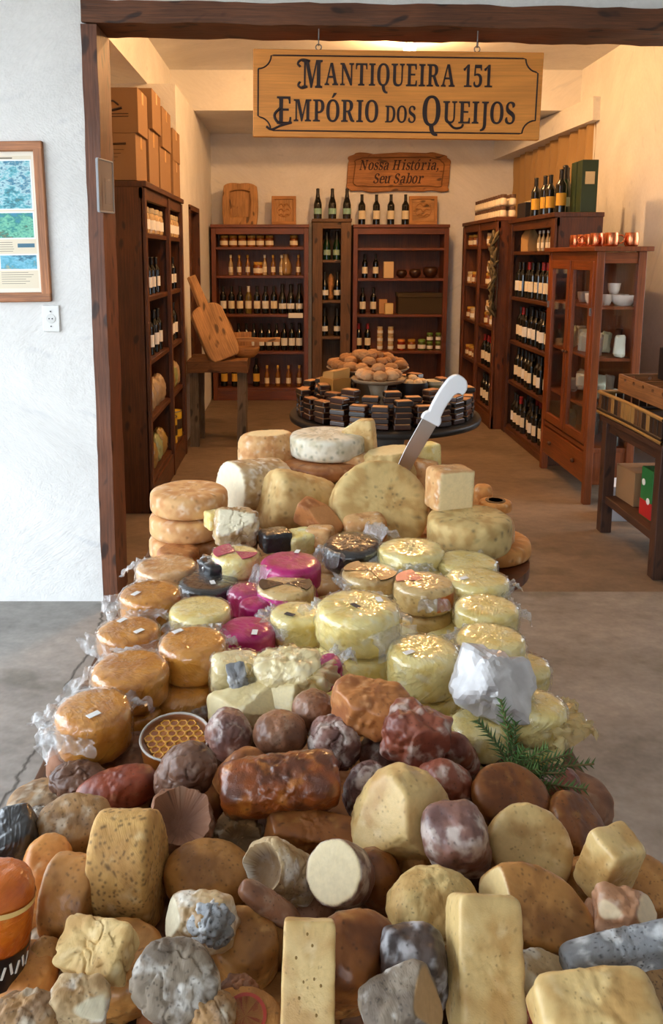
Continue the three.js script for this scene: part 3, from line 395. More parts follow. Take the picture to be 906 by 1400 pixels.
// ---------- rustic bench with carved tools ----------
{
  const t = thing('rustic_bench', 'rough wooden block bench on grey legs beside the doorway', 'bench', [-0.66, 0, -6.85]);
  part('bench_top', hewn(0.5, 0.1, 0.46, 0.014, 31, 0.04).translate(0, 0.69, 0), M.benchWood, t);
  for (const [x, z] of [[-0.2, 0.16], [0.2, 0.16], [-0.19, -0.16], [0.19, -0.16]]) part('leg', hewn(0.075, 0.65, 0.06, 0.008, x * 30 + z, 0.06).translate(x, 0.325, z), M.oldGrey, t);
  const s = new THREE.Shape(); s.moveTo(-0.1, 0); s.lineTo(0.1, 0); s.quadraticCurveTo(0.13, 0.03, 0.13, 0.1); s.lineTo(0.125, 0.4); s.quadraticCurveTo(0.1, 0.46, 0.03, 0.46); s.lineTo(0.022, 0.72); s.lineTo(-0.02, 0.72); s.lineTo(-0.03, 0.46); s.quadraticCurveTo(-0.11, 0.46, -0.125, 0.4); s.lineTo(-0.13, 0.1); s.quadraticCurveTo(-0.13, 0.03, -0.1, 0);
  const pad = thing('wooden_paddle', 'heavy wooden paddle with long handle leaning on the bench', 'paddle', [-0.6, 0.757, -6.7]); part('blade', uvm(new THREE.ExtrudeGeometry(s, { depth: 0.05, bevelSize: 0.012, bevelThickness: 0.012, bevelSegments: 2, curveSegments: 8 })), M.trayWood, pad); pad.rotation.set(-0.25, 0.3, 0.42);
  const rdb = thing('round_board', 'round wooden board leaning behind the paddle', 'board', [-0.6, 0.745, -6.92]); part('board', uvm(new THREE.CylinderGeometry(0.2, 0.2, 0.035, 36).rotateX(Math.PI / 2)).translate(0, 0.2, 0).scale(0.75, 1.2, 1), M.benchWood, rdb); rdb.rotation.set(-0.15, 0.2, 0.45);
  single('small_board', hewn(0.17, 0.2, 0.03, 0.006, 44).translate(0, 0.1, 0), M.paleWood, 'small pale board standing upright on the bench', 'board', [-0.47, 0.745, -6.98], [-0.1, 0.1, 0.03]);
  const sh = thing('wooden_scoop', 'carved wooden scoop with a flat arm lying across the bench end', 'scoop', [-0.44, 0.745, -6.84]); part('scoop_bowl', lathe([[0, 0], [0.06, 0.0], [0.09, 0.04], [0.1, 0.09], [0.085, 0.09], [0.06, 0.03], [0, 0.02]], 20).scale(1.3, 1, 0.9), M.paleWood, sh); part('scoop_arm', uvm(hewn(0.4, 0.03, 0.07, 0.005, 9, 0.04)).translate(0.1, 0.15, -0.02), M.trayWood, sh); part('strut', hewn(0.04, 0.1, 0.04, 0.004, 12, 0.03).translate(0.1, 0.09, -0.02), M.paleWood, sh);
}

// ---------- hanging sign, carved sign, picture, socket ----------
const loader = new FontLoader(), serif = await loader.loadAsync('fonts/droid/droid_serif_bold.typeface.json'), serifR = await loader.loadAsync('fonts/droid/droid_serif_regular.typeface.json');
function text(str, size, depth, font, sx = 1, shear = 0) { const g = new TextGeometry(str, { font, size, depth, curveSegments: 5, bevelEnabled: false }); g.applyMatrix4(new THREE.Matrix4().set(sx, shear * sx, 0, 0, 0, 1, 0, 0, 0, 0, 1, 0, 0, 0, 0, 1)); g.computeBoundingBox(); return g; }
function line(words, font, sx, shear = 0, track = 0.1) { // words: [[string, size, drop]]; glyphs laid out one after another
  const out = []; let x = 0; for (const [s, size, dy = 0, gap = 0] of words) { for (const ch of s) { if (ch === ' ') { x += size * 0.38; continue; } const g = text(ch, size, 0.002, font, sx, shear), b = g.boundingBox; g.translate(x - b.min.x, dy, 0); x += b.max.x - b.min.x + size * track; out.push(g); } x += gap; } return { geos: out, w: x };
}
{
  const W = 1.235, Hh = 0.36, t = thing('hanging_sign', 'wooden sign lettered Mantiqueira 151 Empório dos Queijos hanging from the lintel', 'sign', [0.432, 2.282, WZ - 0.03]); t.rotation.z = -0.0125;
  part('sign_board', rb(W, Hh, 0.03, 0, 0, 0, 0.004), M.signWood, t);
  const z = 0.0152, a = W / 2 - 0.022, b = Hh / 2 - 0.026, r = 0.055, pts = [], q = (x, y) => pts.push(V(x, y, z));
  const arc = (cx, cy, a0, a1) => { for (let i = 0; i <= 8; i++) { const k = a0 + (a1 - a0) * i / 8; q(cx + r * Math.cos(k), cy + r * Math.sin(k)); } };
  arc(-a, b, -Math.PI / 2, 0); arc(a, b, Math.PI, Math.PI * 1.5); arc(a, -b, Math.PI / 2, Math.PI); arc(-a, -b, 0, Math.PI / 2); pts.push(pts[0].clone());
  const path = new THREE.CurvePath(); for (let i = 0; i < pts.length - 1; i++) path.add(new THREE.LineCurve3(pts[i], pts[i + 1]));
  part('border_line', new THREE.TubeGeometry(path, 240, 0.0032, 4, false).scale(1, 1, 1), M.ink, t, 'dark border line with scooped corners');
  const l1 = line([['M', 0.115, -0.012], ['ANTIQUEIRA', 0.092, 0], [' 151', 0.092, 0]], serif, 0.78), l2 = line([['E', 0.115, -0.012], ['MPÓRIO', 0.092, 0], [' DOS ', 0.07, 0], ['Q', 0.125, -0.012], ['UEI', 0.092, 0], ['J', 0.092, 0], ['OS', 0.092, 0]], serif, 0.78);
  const k1 = 0.82 / l1.w, k2 = 1.03 / l2.w;
  part('lettering', l1.geos.map((g) => g.scale(k1, 1, 1).translate(-0.41 + 0.0, 0.035, z)), M.ink, t, 'dark capital letters reading MANTIQUEIRA 151'); part('lettering', l2.geos.map((g) => g.scale(k2, 1, 1).translate(-0.515, -0.115, z)), M.ink, t, 'dark capital letters reading EMPÓRIO DOS QUEIJOS');
  for (const c of [tube([[-0.385, 0.028, z], [-0.41, 0.022, z], [-0.425, 0.034, z], [-0.416, 0.048, z]], 0.005, 14, 5), tube([[-0.375, 0.132, z], [-0.41, 0.137, z], [-0.428, 0.122, z], [-0.416, 0.108, z]], 0.005, 14, 5), tube([[-0.45, -0.12, z], [-0.5, -0.135, z], [-0.54, -0.15, z], [-0.56, -0.138, z]], 0.005, 14, 5), tube([[-0.5, -0.06, z], [-0.525, -0.09, z], [-0.51, -0.12, z], [-0.47, -0.125, z]], 0.006, 14, 5), tube([[0.22, -0.11, z], [0.25, -0.135, z], [0.28, -0.13, z], [0.285, -0.118, z]], 0.005, 12, 5)]) part('flourish', c, M.ink, t);
  for (const x of [-0.34, 0.335]) part('hook', [new THREE.TorusGeometry(0.012, 0.0025, 6, 14).translate(x, Hh / 2 + 0.012, 0), new THREE.TorusGeometry(0.012, 0.0025, 6, 14).rotateY(1.57).translate(x, Hh / 2 + 0.031, 0), new THREE.CylinderGeometry(0.003, 0.003, 0.05, 8).translate(x, Hh / 2 + 0.062, 0)], M.iron, t);
}
{
  const W = 1.12, Hh = 0.4, s = new THREE.Shape(), pts = [];
  const edge = (k) => { const a = k * 2 * Math.PI, c = Math.cos(a), n = Math.sin(a), e = 0.22; return [Math.sign(c) * Math.abs(c) ** e * W / 2 + 0.012 * Math.sin(a * 9), Math.sign(n) * Math.abs(n) ** e * Hh / 2 + 0.014 * Math.sin(Math.sign(c) * Math.abs(c) ** e * 9 + 2)]; };
  for (let i = 0; i < 120; i++) { const [x, y] = edge(i / 120); i ? s.lineTo(x, y) : s.moveTo(x, y); pts.push([x * 0.88, y * 0.78, 0.044]); }
  const t = thing('carved_sign', 'carved wavy-edged wooden sign lettered Nossa História, Seu Sabor on the back wall', 'sign', [1.135, 2.515, -9.235]);
  part('sign_board', uvm(new THREE.ExtrudeGeometry(s, { depth: 0.032, bevelSize: 0.008, bevelThickness: 0.008, bevelSegments: 2 })), wood(0xd08f4e, 0.6, true, 0.003), t);
  part('carved_line', new THREE.TubeGeometry(new THREE.CatmullRomCurve3(pts.filter((p, i) => i % 3 === 0).map((p) => V(...p)), true), 120, 0.006, 5, true), M.benchWood, t);
  const mk = (w, width, y) => { const l = line(w, serif, 0.85, 0.3, -0.02), k = width / l.w; part('lettering', l.geos.map((g) => g.scale(k, 1, 1).translate(-width / 2, y, 0.041)), std(0x33150f, 0.7), t, 'dark slanted letters ' + w[0][0]); };
  mk([['Nossa História,', 0.108]], 0.88, 0.03); mk([['Seu Sabor', 0.108]], 0.56, -0.115);
}
{ // framed picture on the white wall
  const x1 = -1.077, w = 0.62, h = 0.685, t = thing('picture_frame', 'brown wooden frame with a printed page of blue landscape photographs', 'picture', [x1 - w / 2, 1.398, WZ + 0.016]); t.rotation.z = 0.012;
  const fw = 0.042; for (const s of [-1, 1]) { part('frame_side', rb(fw, h, 0.026, s * (w / 2 - fw / 2), h / 2, 0, 0.006), M.frameWood, t); part('frame_rail', rb(w, fw, 0.0262, 0, s > 0 ? h - fw / 2 : fw / 2, 0, 0.006), M.frameWood, t); }
  const c = document.createElement('canvas'); c.width = 512; c.height = 576; const g = c.getContext('2d'), r = rngOf(77);
  g.fillStyle = '#f4ead8'; g.fillRect(0, 0, 512, 576); g.fillStyle = '#e9dcc2'; g.fillRect(14, 20, 484, 536);
  const photo = (x, y, w2, h2, cols) => { g.fillStyle = '#f6f6f2'; g.fillRect(x - 6, y - 6, w2 + 12, h2 + 12); g.save(); g.beginPath(); g.rect(x, y, w2, h2); g.clip(); for (let j = 0; j < h2; j += 3) for (let i = 0; i < w2; i += 3) { const k = fbm3((x + i) * 0.01, (y + j) * 0.018, 3, 2), q = clamp(0.45 + 0.42 * k + 0.3 * fbm3((x + i) * 0.05, (y + j) * 0.09, 9, 3) + 0.4 * (j / h2 - 0.5)) * (cols.length - 1.001), n = Math.floor(q); g.fillStyle = '#' + hex(cols[n]).lerp(hex(cols[n + 1]), q - n).getHexString(); g.fillRect(x + i, y + j, 3, 3); } g.restore(); };
  photo(14, 40, 476, 190, ['#4f9fc0', '#3d7f9c', '#bcdfe4', '#5fb6c4', '#2d6f82', '#6f9f7a']); photo(340, 248, 150, 100, ['#3b8fb0', '#2f8f86', '#7fd0b0', '#2a7a6c', '#b08f5a']); photo(345, 420, 150, 56, ['#2f6f8a', '#7fc6dc', '#4a9fb8', '#c0b070']); photo(180, 460, 130, 84, ['#3fb6c6', '#2f9fb4', '#7fd6dc', '#8f7a4a']);
  g.fillStyle = '#6b6152'; for (const [x, y, ww, n] of [[40, 260, 270, 20], [345, 366, 60, 5], [345, 490, 140, 6]]) for (let i = 0; i < n; i++) g.fillRect(x, y + i * 9, ww * (0.7 + 0.3 * r()), 1.5); g.fillRect(300, 26, 120, 5); g.fillStyle = '#3f6f86'; g.fillRect(420, 372, 70, 16);
  const tx = new THREE.CanvasTexture(c); tx.colorSpace = THREE.SRGBColorSpace;
  part('print', new THREE.BoxGeometry(w - 2 * fw + 0.006, h - 2 * fw + 0.006, 0.006).translate(0, h / 2, -0.006), std(0xffffff, 0.5, { map: tx }), t); part('hanger', new THREE.TorusGeometry(0.008, 0.002, 6, 12).translate(-0.16, h + 0.004, 0), M.iron, t);
}
{
  const t = thing('wall_socket', 'white wall socket plate below the picture frame', 'socket', [-1.085, 1.327, WZ + 0.012]);
  part('plate', rb(0.076, 0.118, 0.012, 0, 0, 0, 0.005), M.white, t); part('socket_face', new THREE.CylinderGeometry(0.02, 0.021, 0.004, 24).rotateX(Math.PI / 2).translate(0, 0, 0.007), std(0xdcdcd8, 0.5), t); for (const [x, y] of [[0, 0.032], [-0.007, 0], [0.007, 0], [0, -0.034]]) part('pin_hole', new THREE.CylinderGeometry(0.003, 0.003, 0.002, 10).rotateX(Math.PI / 2).translate(x, y, 0.0095), M.black, t);
}
{ // small notice in a metal frame on the reveal of the opening
  const t = thing('notice_frame', 'small silver-framed notice fixed to the timber post', 'notice', [-0.832, 1.9, WZ - 0.02]); t.rotation.y = Math.PI / 2 - 0.2; const w = 0.15, h = 0.22;
  part('frame', [rb(0.008, h, 0.012, -w / 2, 0, 0, 0.002), rb(0.008, h, 0.012, w / 2, 0, 0, 0.002), rb(w, 0.008, 0.012, 0, h / 2, 0, 0.002), rb(w, 0.008, 0.012, 0, -h / 2, 0, 0.002)], std(0x9a9c9e, 0.45), t); part('sheet', new THREE.BoxGeometry(w - 0.006, h - 0.006, 0.006), std(0x93857a, 0.3), t); part('grey_print', rb(w * 0.4, h * 0.5, 0.001, 0.02, -0.02, 0.0035, 0.0003), std(0x8d8078, 0.5), t);
}
// ---------- right: crate table ----------
{
  const t = thing('side_table', 'dark wooden side table carrying a basket and a crate', 'table', [2.12, 0, -4.2]), X = 0.31, Z = 0.35;
  for (const sx of [-1, 1]) for (const sz of [-1, 1]) part('leg', rb(0.065, 0.66, 0.065, sx * X, 0.33, sz * Z), M.legWood, t);
  part('table_top', rb(0.7, 0.03, 0.8, 0, 0.675, 0), M.legWood, t); for (const s of [-1, 1]) part('stretcher', rb(0.03, 0.045, 0.66, s * X, 0.2, 0), M.legWood, t); part('low_shelf', rb(0.6, 0.015, 0.66, 0, 0.215, 0), M.legWood, t);
  for (const s of [-1, 1]) part('apron', rb(0.03, 0.06, 0.66, s * X, 0.63, 0), M.legWood, t);
  // woven bamboo basket tray
  const b = thing('bamboo_basket', 'low dark and gold bamboo basket with upright slats on the side table', 'basket', [2.1, 0.69, -4.22]), gold = wood(0xc09450, 0.55), dk = wood(0x3a2616, 0.5, true), L = 0.84, Wd = 0.66;
  for (const [y, m] of [[0.012, gold], [0.03, dk], [0.128, gold]]) { for (const s of [-1, 1]) { part('rim', tube([[s * Wd / 2, y, -L / 2], [s * Wd / 2 + 0.004, y + 0.003, 0], [s * Wd / 2, y, L / 2]], 0.011, 12, 7), m, b); part('rim', tube([[-Wd / 2, y, s * L / 2], [0, y, s * L / 2 + 0.004], [Wd / 2, y, s * L / 2]], 0.011, 10, 7), m, b); } }
  part('basket_floor', bx(Wd, 0.01, L, 0, 0.012, 0), dk, b);
  const sl = rb(0.008, 0.1, 0.04, 0, 0.08, 0, 0.003), sl2 = rb(0.04, 0.1, 0.008, 0, 0.08, 0, 0.003), ms = [dk, wood(0x6a4526, 0.5, true), gold, dk, wood(0x7d5630, 0.5), dk], r = rngOf(9);
  for (let i = 0; i < 18; i++) for (const s of [-1, 1]) { const o = part('slat', sl, ms[Math.floor(r() * 6)], b); o.position.set(s * (Wd / 2), 0, -L / 2 + 0.03 + i * (L - 0.06) / 17); o.rotation.x = (r() - 0.5) * 0.1; }
  for (let i = 0; i < 14; i++) for (const s of [-1, 1]) { const o = part('slat', sl2, ms[Math.floor(r() * 6)], b); o.position.set(-Wd / 2 + 0.03 + i * (Wd - 0.06) / 13, 0, s * L / 2); }
  // shallow wooden crate with round holes
  const c = thing('wooden_crate', 'shallow brown wooden crate with finger holes on top of the basket', 'crate', [2.13, 0.832, -4.25]), cm = wood(0xb07a48, 0.6);
  const side = (len) => { const s = new THREE.Shape(); s.moveTo(-len / 2, 0); s.lineTo(len / 2, 0); s.lineTo(len / 2, 0.1); s.lineTo(-len / 2, 0.1); for (let i = 0; i < 5; i++) { const h = new THREE.Path(); h.absellipse(-len * 0.36 + i * len * 0.18, 0.075, 0.014, 0.011, 0, Math.PI * 2); s.holes.push(h); } return uvm(new THREE.ExtrudeGeometry(s, { depth: 0.012, bevelEnabled: false, curveSegments: 6 })); };
  for (const s of [-1, 1]) { part('long_side', side(0.66).rotateY(Math.PI / 2).translate(s * 0.27 - 0.006, 0, 0), cm, c); part('end_board', side(0.54).translate(0, 0, s * 0.324 - 0.006), cm, c); }
  part('crate_floor', bx(0.54, 0.01, 0.65, 0, 0.006, 0), cm, c); for (let i = 1; i < 4; i++) part('divider', bx(0.53, 0.07, 0.01, 0, 0.045, -0.33 + i * 0.165), cm, c);
  // bottles in a black carrier behind the crate
  const k = thing('bottle_carrier', 'black bottle carrier standing in the crate', 'carrier', [2.2, 0.914, -4.4]); part('carrier_wall', [rb(0.3, 0.18, 0.008, 0, 0.09, 0.11), rb(0.3, 0.18, 0.008, 0, 0.09, -0.11), rb(0.008, 0.18, 0.22, 0.15, 0.09, 0), rb(0.008, 0.18, 0.22, -0.15, 0.09, 0), rb(0.3, 0.008, 0.22, 0, 0.004, 0)], M.black, k); for (const y of [0.06, 0.13]) part('pale_band', rb(0.302, 0.012, 0.225, 0, y, 0, 0.002), M.paper, k);
  for (let i = 0; i < 3; i++) for (let j = 0; j < 2; j++) good('wineWhite', [2.11 + i * 0.09, 0.922, -4.36 - j * 0.09], 'dark bottle standing in the black carrier', 'bottles in the black carrier', 0, 0.85);
  // goods on the low shelf and beneath
  const y = 0.224; { const q = thing('cardboard_box', 'plain brown carton on the low shelf of the side table', 'box', [1.97, y, -4.42], 0.06); part('box_body', rb(0.22, 0.19, 0.22, 0, 0.095, 0), M.cardboard, q); part('flap', rb(0.222, 0.004, 0.108, 0, 0.192, 0.056, 0.001), M.cardboard, q); part('flap', rb(0.222, 0.004, 0.108, 0, 0.192, -0.056, 0.001), M.cardboard, q); }
  { const q = thing('gift_carton', 'green and red carton with white figures print on the low shelf', 'carton', [1.97, y, -4.12], 0.03); part('carton_body', rb(0.24, 0.27, 0.13, 0, 0.135, 0), std(0x1d6b34, 0.5), q); part('red_band', rb(0.243, 0.09, 0.133, 0, 0.05, 0, 0.003), std(0xb3201f, 0.5), q); for (const [x, yy, s] of [[-0.05, 0.2, 0.016], [0.02, 0.14, 0.02], [0.07, 0.09, 0.018], [-0.07, 0.09, 0.02]]) part('white_spot', new THREE.CylinderGeometry(s, s, 0.002, 16).rotateX(Math.PI / 2).translate(x, yy, 0.066), M.white, q); for (const [z, yy] of [[-0.03, 0.19], [0.03, 0.1]]) part('white_spot', new THREE.CylinderGeometry(0.018, 0.018, 0.002, 16).rotateZ(Math.PI / 2).translate(-0.122, yy, z), M.white, q); }
  { const g = mergeVertices((() => { const q = new THREE.IcosahedronGeometry(1, 14); q.deleteAttribute('uv'); q.deleteAttribute('normal'); return q; })()), p = g.attributes.position; for (let i = 0; i < p.count; i++) { const v = V().fromBufferAttribute(p, i), k2 = 1 + 0.16 * fbm3(v.x * 2.2, v.y * 2.2, v.z * 2.2, 4) + 0.08 * Math.abs(fbm3(v.x * 5, v.y * 5, v.z * 5)); p.setXYZ(i, v.x * 0.17 * k2, Math.max(-0.16, v.y * 0.19 * k2) + 0.16, v.z * 0.12 * k2); } g.computeVertexNormals(); single('plastic_sack', g, phy(0xd9dde0, 0.35, { clearcoat: 0.5 }), 'white crumpled plastic sack behind the brown carton', 'sack', [2.22, y, -4.4]); }
  { const q = thing('storage_box', 'pale grey box on the floor behind the side table', 'box', [2.04, 0, -4.82]); part('box_body', rb(0.24, 0.2, 0.2, 0, 0.1, 0), std(0xb9b9bd, 0.7), q); part('lid', rb(0.25, 0.03, 0.21, 0, 0.205, 0), std(0xc6c6ca, 0.7), q); }
  { const t2 = thing('wall_switch', 'white switch panel on the partition wall', 'switch', [2.637, 1.28, -6.55]); part('plate', rb(0.012, 0.2, 0.09), M.white, t2); part('rocker', rb(0.008, 0.05, 0.03, -0.008, 0.02, 0), M.paper, t2); }
}
// ---------- round table with stacked dark blocks ----------
{
  const cx = 0.485, cz = -4.37, t = thing('round_table', 'dark round pedestal table covered with stacked blocks and dishes', 'table', [cx, 0, cz]);
  part('table_top', lathe([[0, 0.705], [0.5, 0.705], [0.52, 0.712], [0.525, 0.73], [0.515, 0.748], [0, 0.75]], 64), std(0x2c2622, 0.45, { map: T.grainOld }), t); part('pedestal', lathe([[0.28, 0], [0.28, 0.04], [0.1, 0.09], [0.085, 0.4], [0.12, 0.62], [0.2, 0.705], [0, 0.705]], 32), std(0x4a4642, 0.6), t);
  const r = rngOf(41), g = rb(0.088, 0.026, 0.056, 0, 0.013, 0, 0.006), gl = rb(0.074, 0.003, 0.048, 0, 0.0272, 0, 0.001), bm = [phy(0x2a130b, 0.3, { clearcoat: 0.7 }), phy(0x3a1c10, 0.3, { clearcoat: 0.7 }), phy(0x1c100c, 0.3, { clearcoat: 0.7 })], lm = [std(0xb98250, 0.6), std(0xa56c3e, 0.6), std(0xc9925c, 0.6)];
  const stack = (rad, a, n) => { for (let i = 0; i < n; i++) { const q = thing('fudge_block', rad > 0.4 ? 'dark brown wrapped block stacked on the rim of the round table' : 'dark brown wrapped block stacked behind the rim stacks', 'block', [cx + Math.cos(a) * rad + (r() - 0.5) * 0.008, 0.75 + i * 0.0292, cz + Math.sin(a) * rad + (r() - 0.5) * 0.008], -a + Math.PI / 2 + (r() - 0.5) * 0.35, rad > 0.4 ? 'blocks on the rim of the round table' : 'blocks in the inner ring of the round table'); part('block_body', g, bm[Math.floor(r() * 3)], q); part('top_label', gl, lm[Math.floor(r() * 3)], q); } };
  for (let i = 0; i < 26; i++) stack(0.455, i / 26 * 2 * Math.PI + 0.03, 4 + (i % 3 === 0 ? 1 : 0)); for (let i = 0; i < 20; i++) stack(0.355, i / 20 * 2 * Math.PI, 5 + (i % 2));
  const dish = (x, z, y, rad, h, m, label) => { const q = thing('cake_stand', label, 'stand', [x, y, z]); part('plate', lathe([[0, h - 0.012], [rad * 0.9, h - 0.01], [rad, h + 0.008], [rad * 0.98, h + 0.012], [rad * 0.88, h], [0, h]], 40), m, q); part('stem', lathe([[rad * 0.55, 0], [rad * 0.55, 0.01], [rad * 0.3, 0.03], [rad * 0.26, h * 0.6], [rad * 0.4, h - 0.012], [0, h - 0.012]], 28), m, q); };
  const stone = std(0x9a8468, 0.5), lump = (x, y, z, s, c, label, group) => { const gg = mergeVertices((() => { const q = new THREE.IcosahedronGeometry(1, 6); q.deleteAttribute('uv'); q.deleteAttribute('normal'); return q; })()), p = gg.attributes.position, e = r() * 20; for (let i = 0; i < p.count; i++) { const v = V().fromBufferAttribute(p, i), k = s * (1 + 0.16 * fbm3(v.x * 1.8 + e, v.y * 1.8, v.z * 1.8)); p.setXYZ(i, v.x * k * 1.15, v.y * k * 0.78, v.z * k); } gg.computeVertexNormals(); single('biscuit_lump', gg, std(c, 0.75, {}), label, 'biscuit', [x, y + s * 0.7, z], [0, r() * 6, 0], group); };
  dish(cx - 0.05, cz + 0.14, 0.75, 0.145, 0.2, stone, 'grey-brown stone cake stand with pale lumps on the round table');
  for (let i = 0; i < 9; i++) { const a = i / 8 * 6.28, q = i === 8 ? 0 : 0.085; lump(cx - 0.05 + Math.cos(a) * q, 0.955 + (i === 8 ? 0.03 : 0), cz + 0.14 + Math.sin(a) * q, 0.037, [0xb98a5c, 0xc69a6c, 0xa87a4c][i % 3], 'pale tan lump on the front cake stand', 'lumps on the front cake stand'); }
  dish(cx - 0.08, cz - 0.16, 0.75, 0.235, 0.22, stone, 'wide stone cake stand heaped with brown biscuits behind the smaller one');
  for (let i = 0; i < 34; i++) { const k = i < 16 ? 0.19 : i < 27 ? 0.125 : 0.06, lv = i < 16 ? 0 : i < 27 ? 0.028 : 0.055, a = i * 2.399; lump(cx - 0.08 + Math.cos(a) * k, 0.972 + lv, cz - 0.16 + Math.sin(a) * k, 0.03 + 0.008 * r(), [0x9c6836, 0x92602e, 0xae7842, 0xa37342][i % 4], 'brown biscuit lump on the wide cake stand', 'biscuits on the wide cake stand'); }
  single('bowl', lathe([[0, 0], [0.06, 0], [0.085, 0.05], [0.09, 0.16], [0.084, 0.16], [0.08, 0.12], [0, 0.12]], 28), M.black, 'deep black bowl of pale lumps beside the cake stands', 'bowl', [cx + 0.16, 0.75, cz - 0.06]); for (let i = 0; i < 7; i++) { const a = i / 6 * 6.28, q = i === 6 ? 0 : 0.05; lump(cx + 0.16 + Math.cos(a) * q, 0.885 + (i === 6 ? 0.02 : 0), cz - 0.06 + Math.sin(a) * q, 0.03, 0xd8b88a, 'pale lump in the black bowl', 'lumps in the black bowl'); }
  { const q = thing('tin', 'greenish tin with pale lid beside the black bowl', 'tin', [cx + 0.29, 0.75, cz - 0.1]); part('tin_body', new THREE.CylinderGeometry(0.055, 0.055, 0.14, 24).translate(0, 0.07, 0), std(0x7d7248, 0.45), q); part('lid', new THREE.CylinderGeometry(0.058, 0.058, 0.02, 24).translate(0, 0.15, 0), std(0xb5a888, 0.5), q); }
  for (const [x, z, s, l] of [[0.13, 0.2, 0.075, 'tan crumpled paper parcel beside the front cake stand'], [0.23, 0.17, 0.06, 'smaller tan crumpled parcel on the round table']]) { const gg = mergeVertices((() => { const q = new THREE.IcosahedronGeometry(1, 12); q.deleteAttribute('uv'); q.deleteAttribute('normal'); return q; })()), p = gg.attributes.position; for (let i = 0; i < p.count; i++) { const v = V().fromBufferAttribute(p, i), a = Math.atan2(v.z, v.x), k = s * (1 + 0.12 * Math.sin(a * 8) * (1 - Math.abs(v.y)) + 0.1 * fbm3(v.x * 3, v.y * 3, v.z * 3)); p.setXYZ(i, v.x * k * 1.2, Math.max(-0.6 * s, v.y * k * 0.9) + 0.6 * s, v.z * k); } gg.computeVertexNormals(); single('paper_parcel', gg, std(0xa07850, 0.8), l, 'parcel', [cx + x, 0.75, cz + z]); }
  { const q = thing('wrapped_loaf', 'tall tan wrapped loaf beside the cake stands', 'loaf', [cx - 0.27, 0.75, cz + 0.06], 0.5); part('loaf', hewn(0.12, 0.2, 0.14, 0.016, 61, 0.02).translate(0, 0.1, 0), std(0xa8702c, 0.6), q); part('wrap_fold', hewn(0.1, 0.05, 0.1, 0.02, 63, 0.02).translate(0.0, 0.215, 0), std(0xb98a4a, 0.5), q); }
}
// ---------- the cheese table ----------
{
  const t = thing('cheese_table', 'long wooden table buried under heaped cheeses', 'table', [0.025, 0, -1.65]), W = 0.95, L = 2.3;
  for (let i = 0; i < 5; i++) part('plank', rb(W / 5 - 0.003, 0.035, L, -W / 2 + W / 10 + i * W / 5, 0.7025, 0), M.tableWood, t); for (const sx of [-1, 1]) { for (const sz of [-1, 1]) part('leg', rb(0.07, 0.685, 0.07, sx * (W / 2 - 0.09), 0.3425, sz * (L / 2 - 0.1)), M.legWood, t); part('apron', rb(0.03, 0.09, L - 0.2, sx * (W / 2 - 0.06), 0.64, 0), M.legWood, t); }
  single('round_board', uvm(new THREE.CylinderGeometry(0.22, 0.22, 0.03, 48)).translate(0, 0.015, 0), M.redWood, 'round dark wooden board under the big wheels', 'board', [0.44, 0.72, -2.2]);
}
// ---------- cheeses ----------
const lin = (h) => { const c = new THREE.Color(h); return [c.r, c.g, c.b]; };
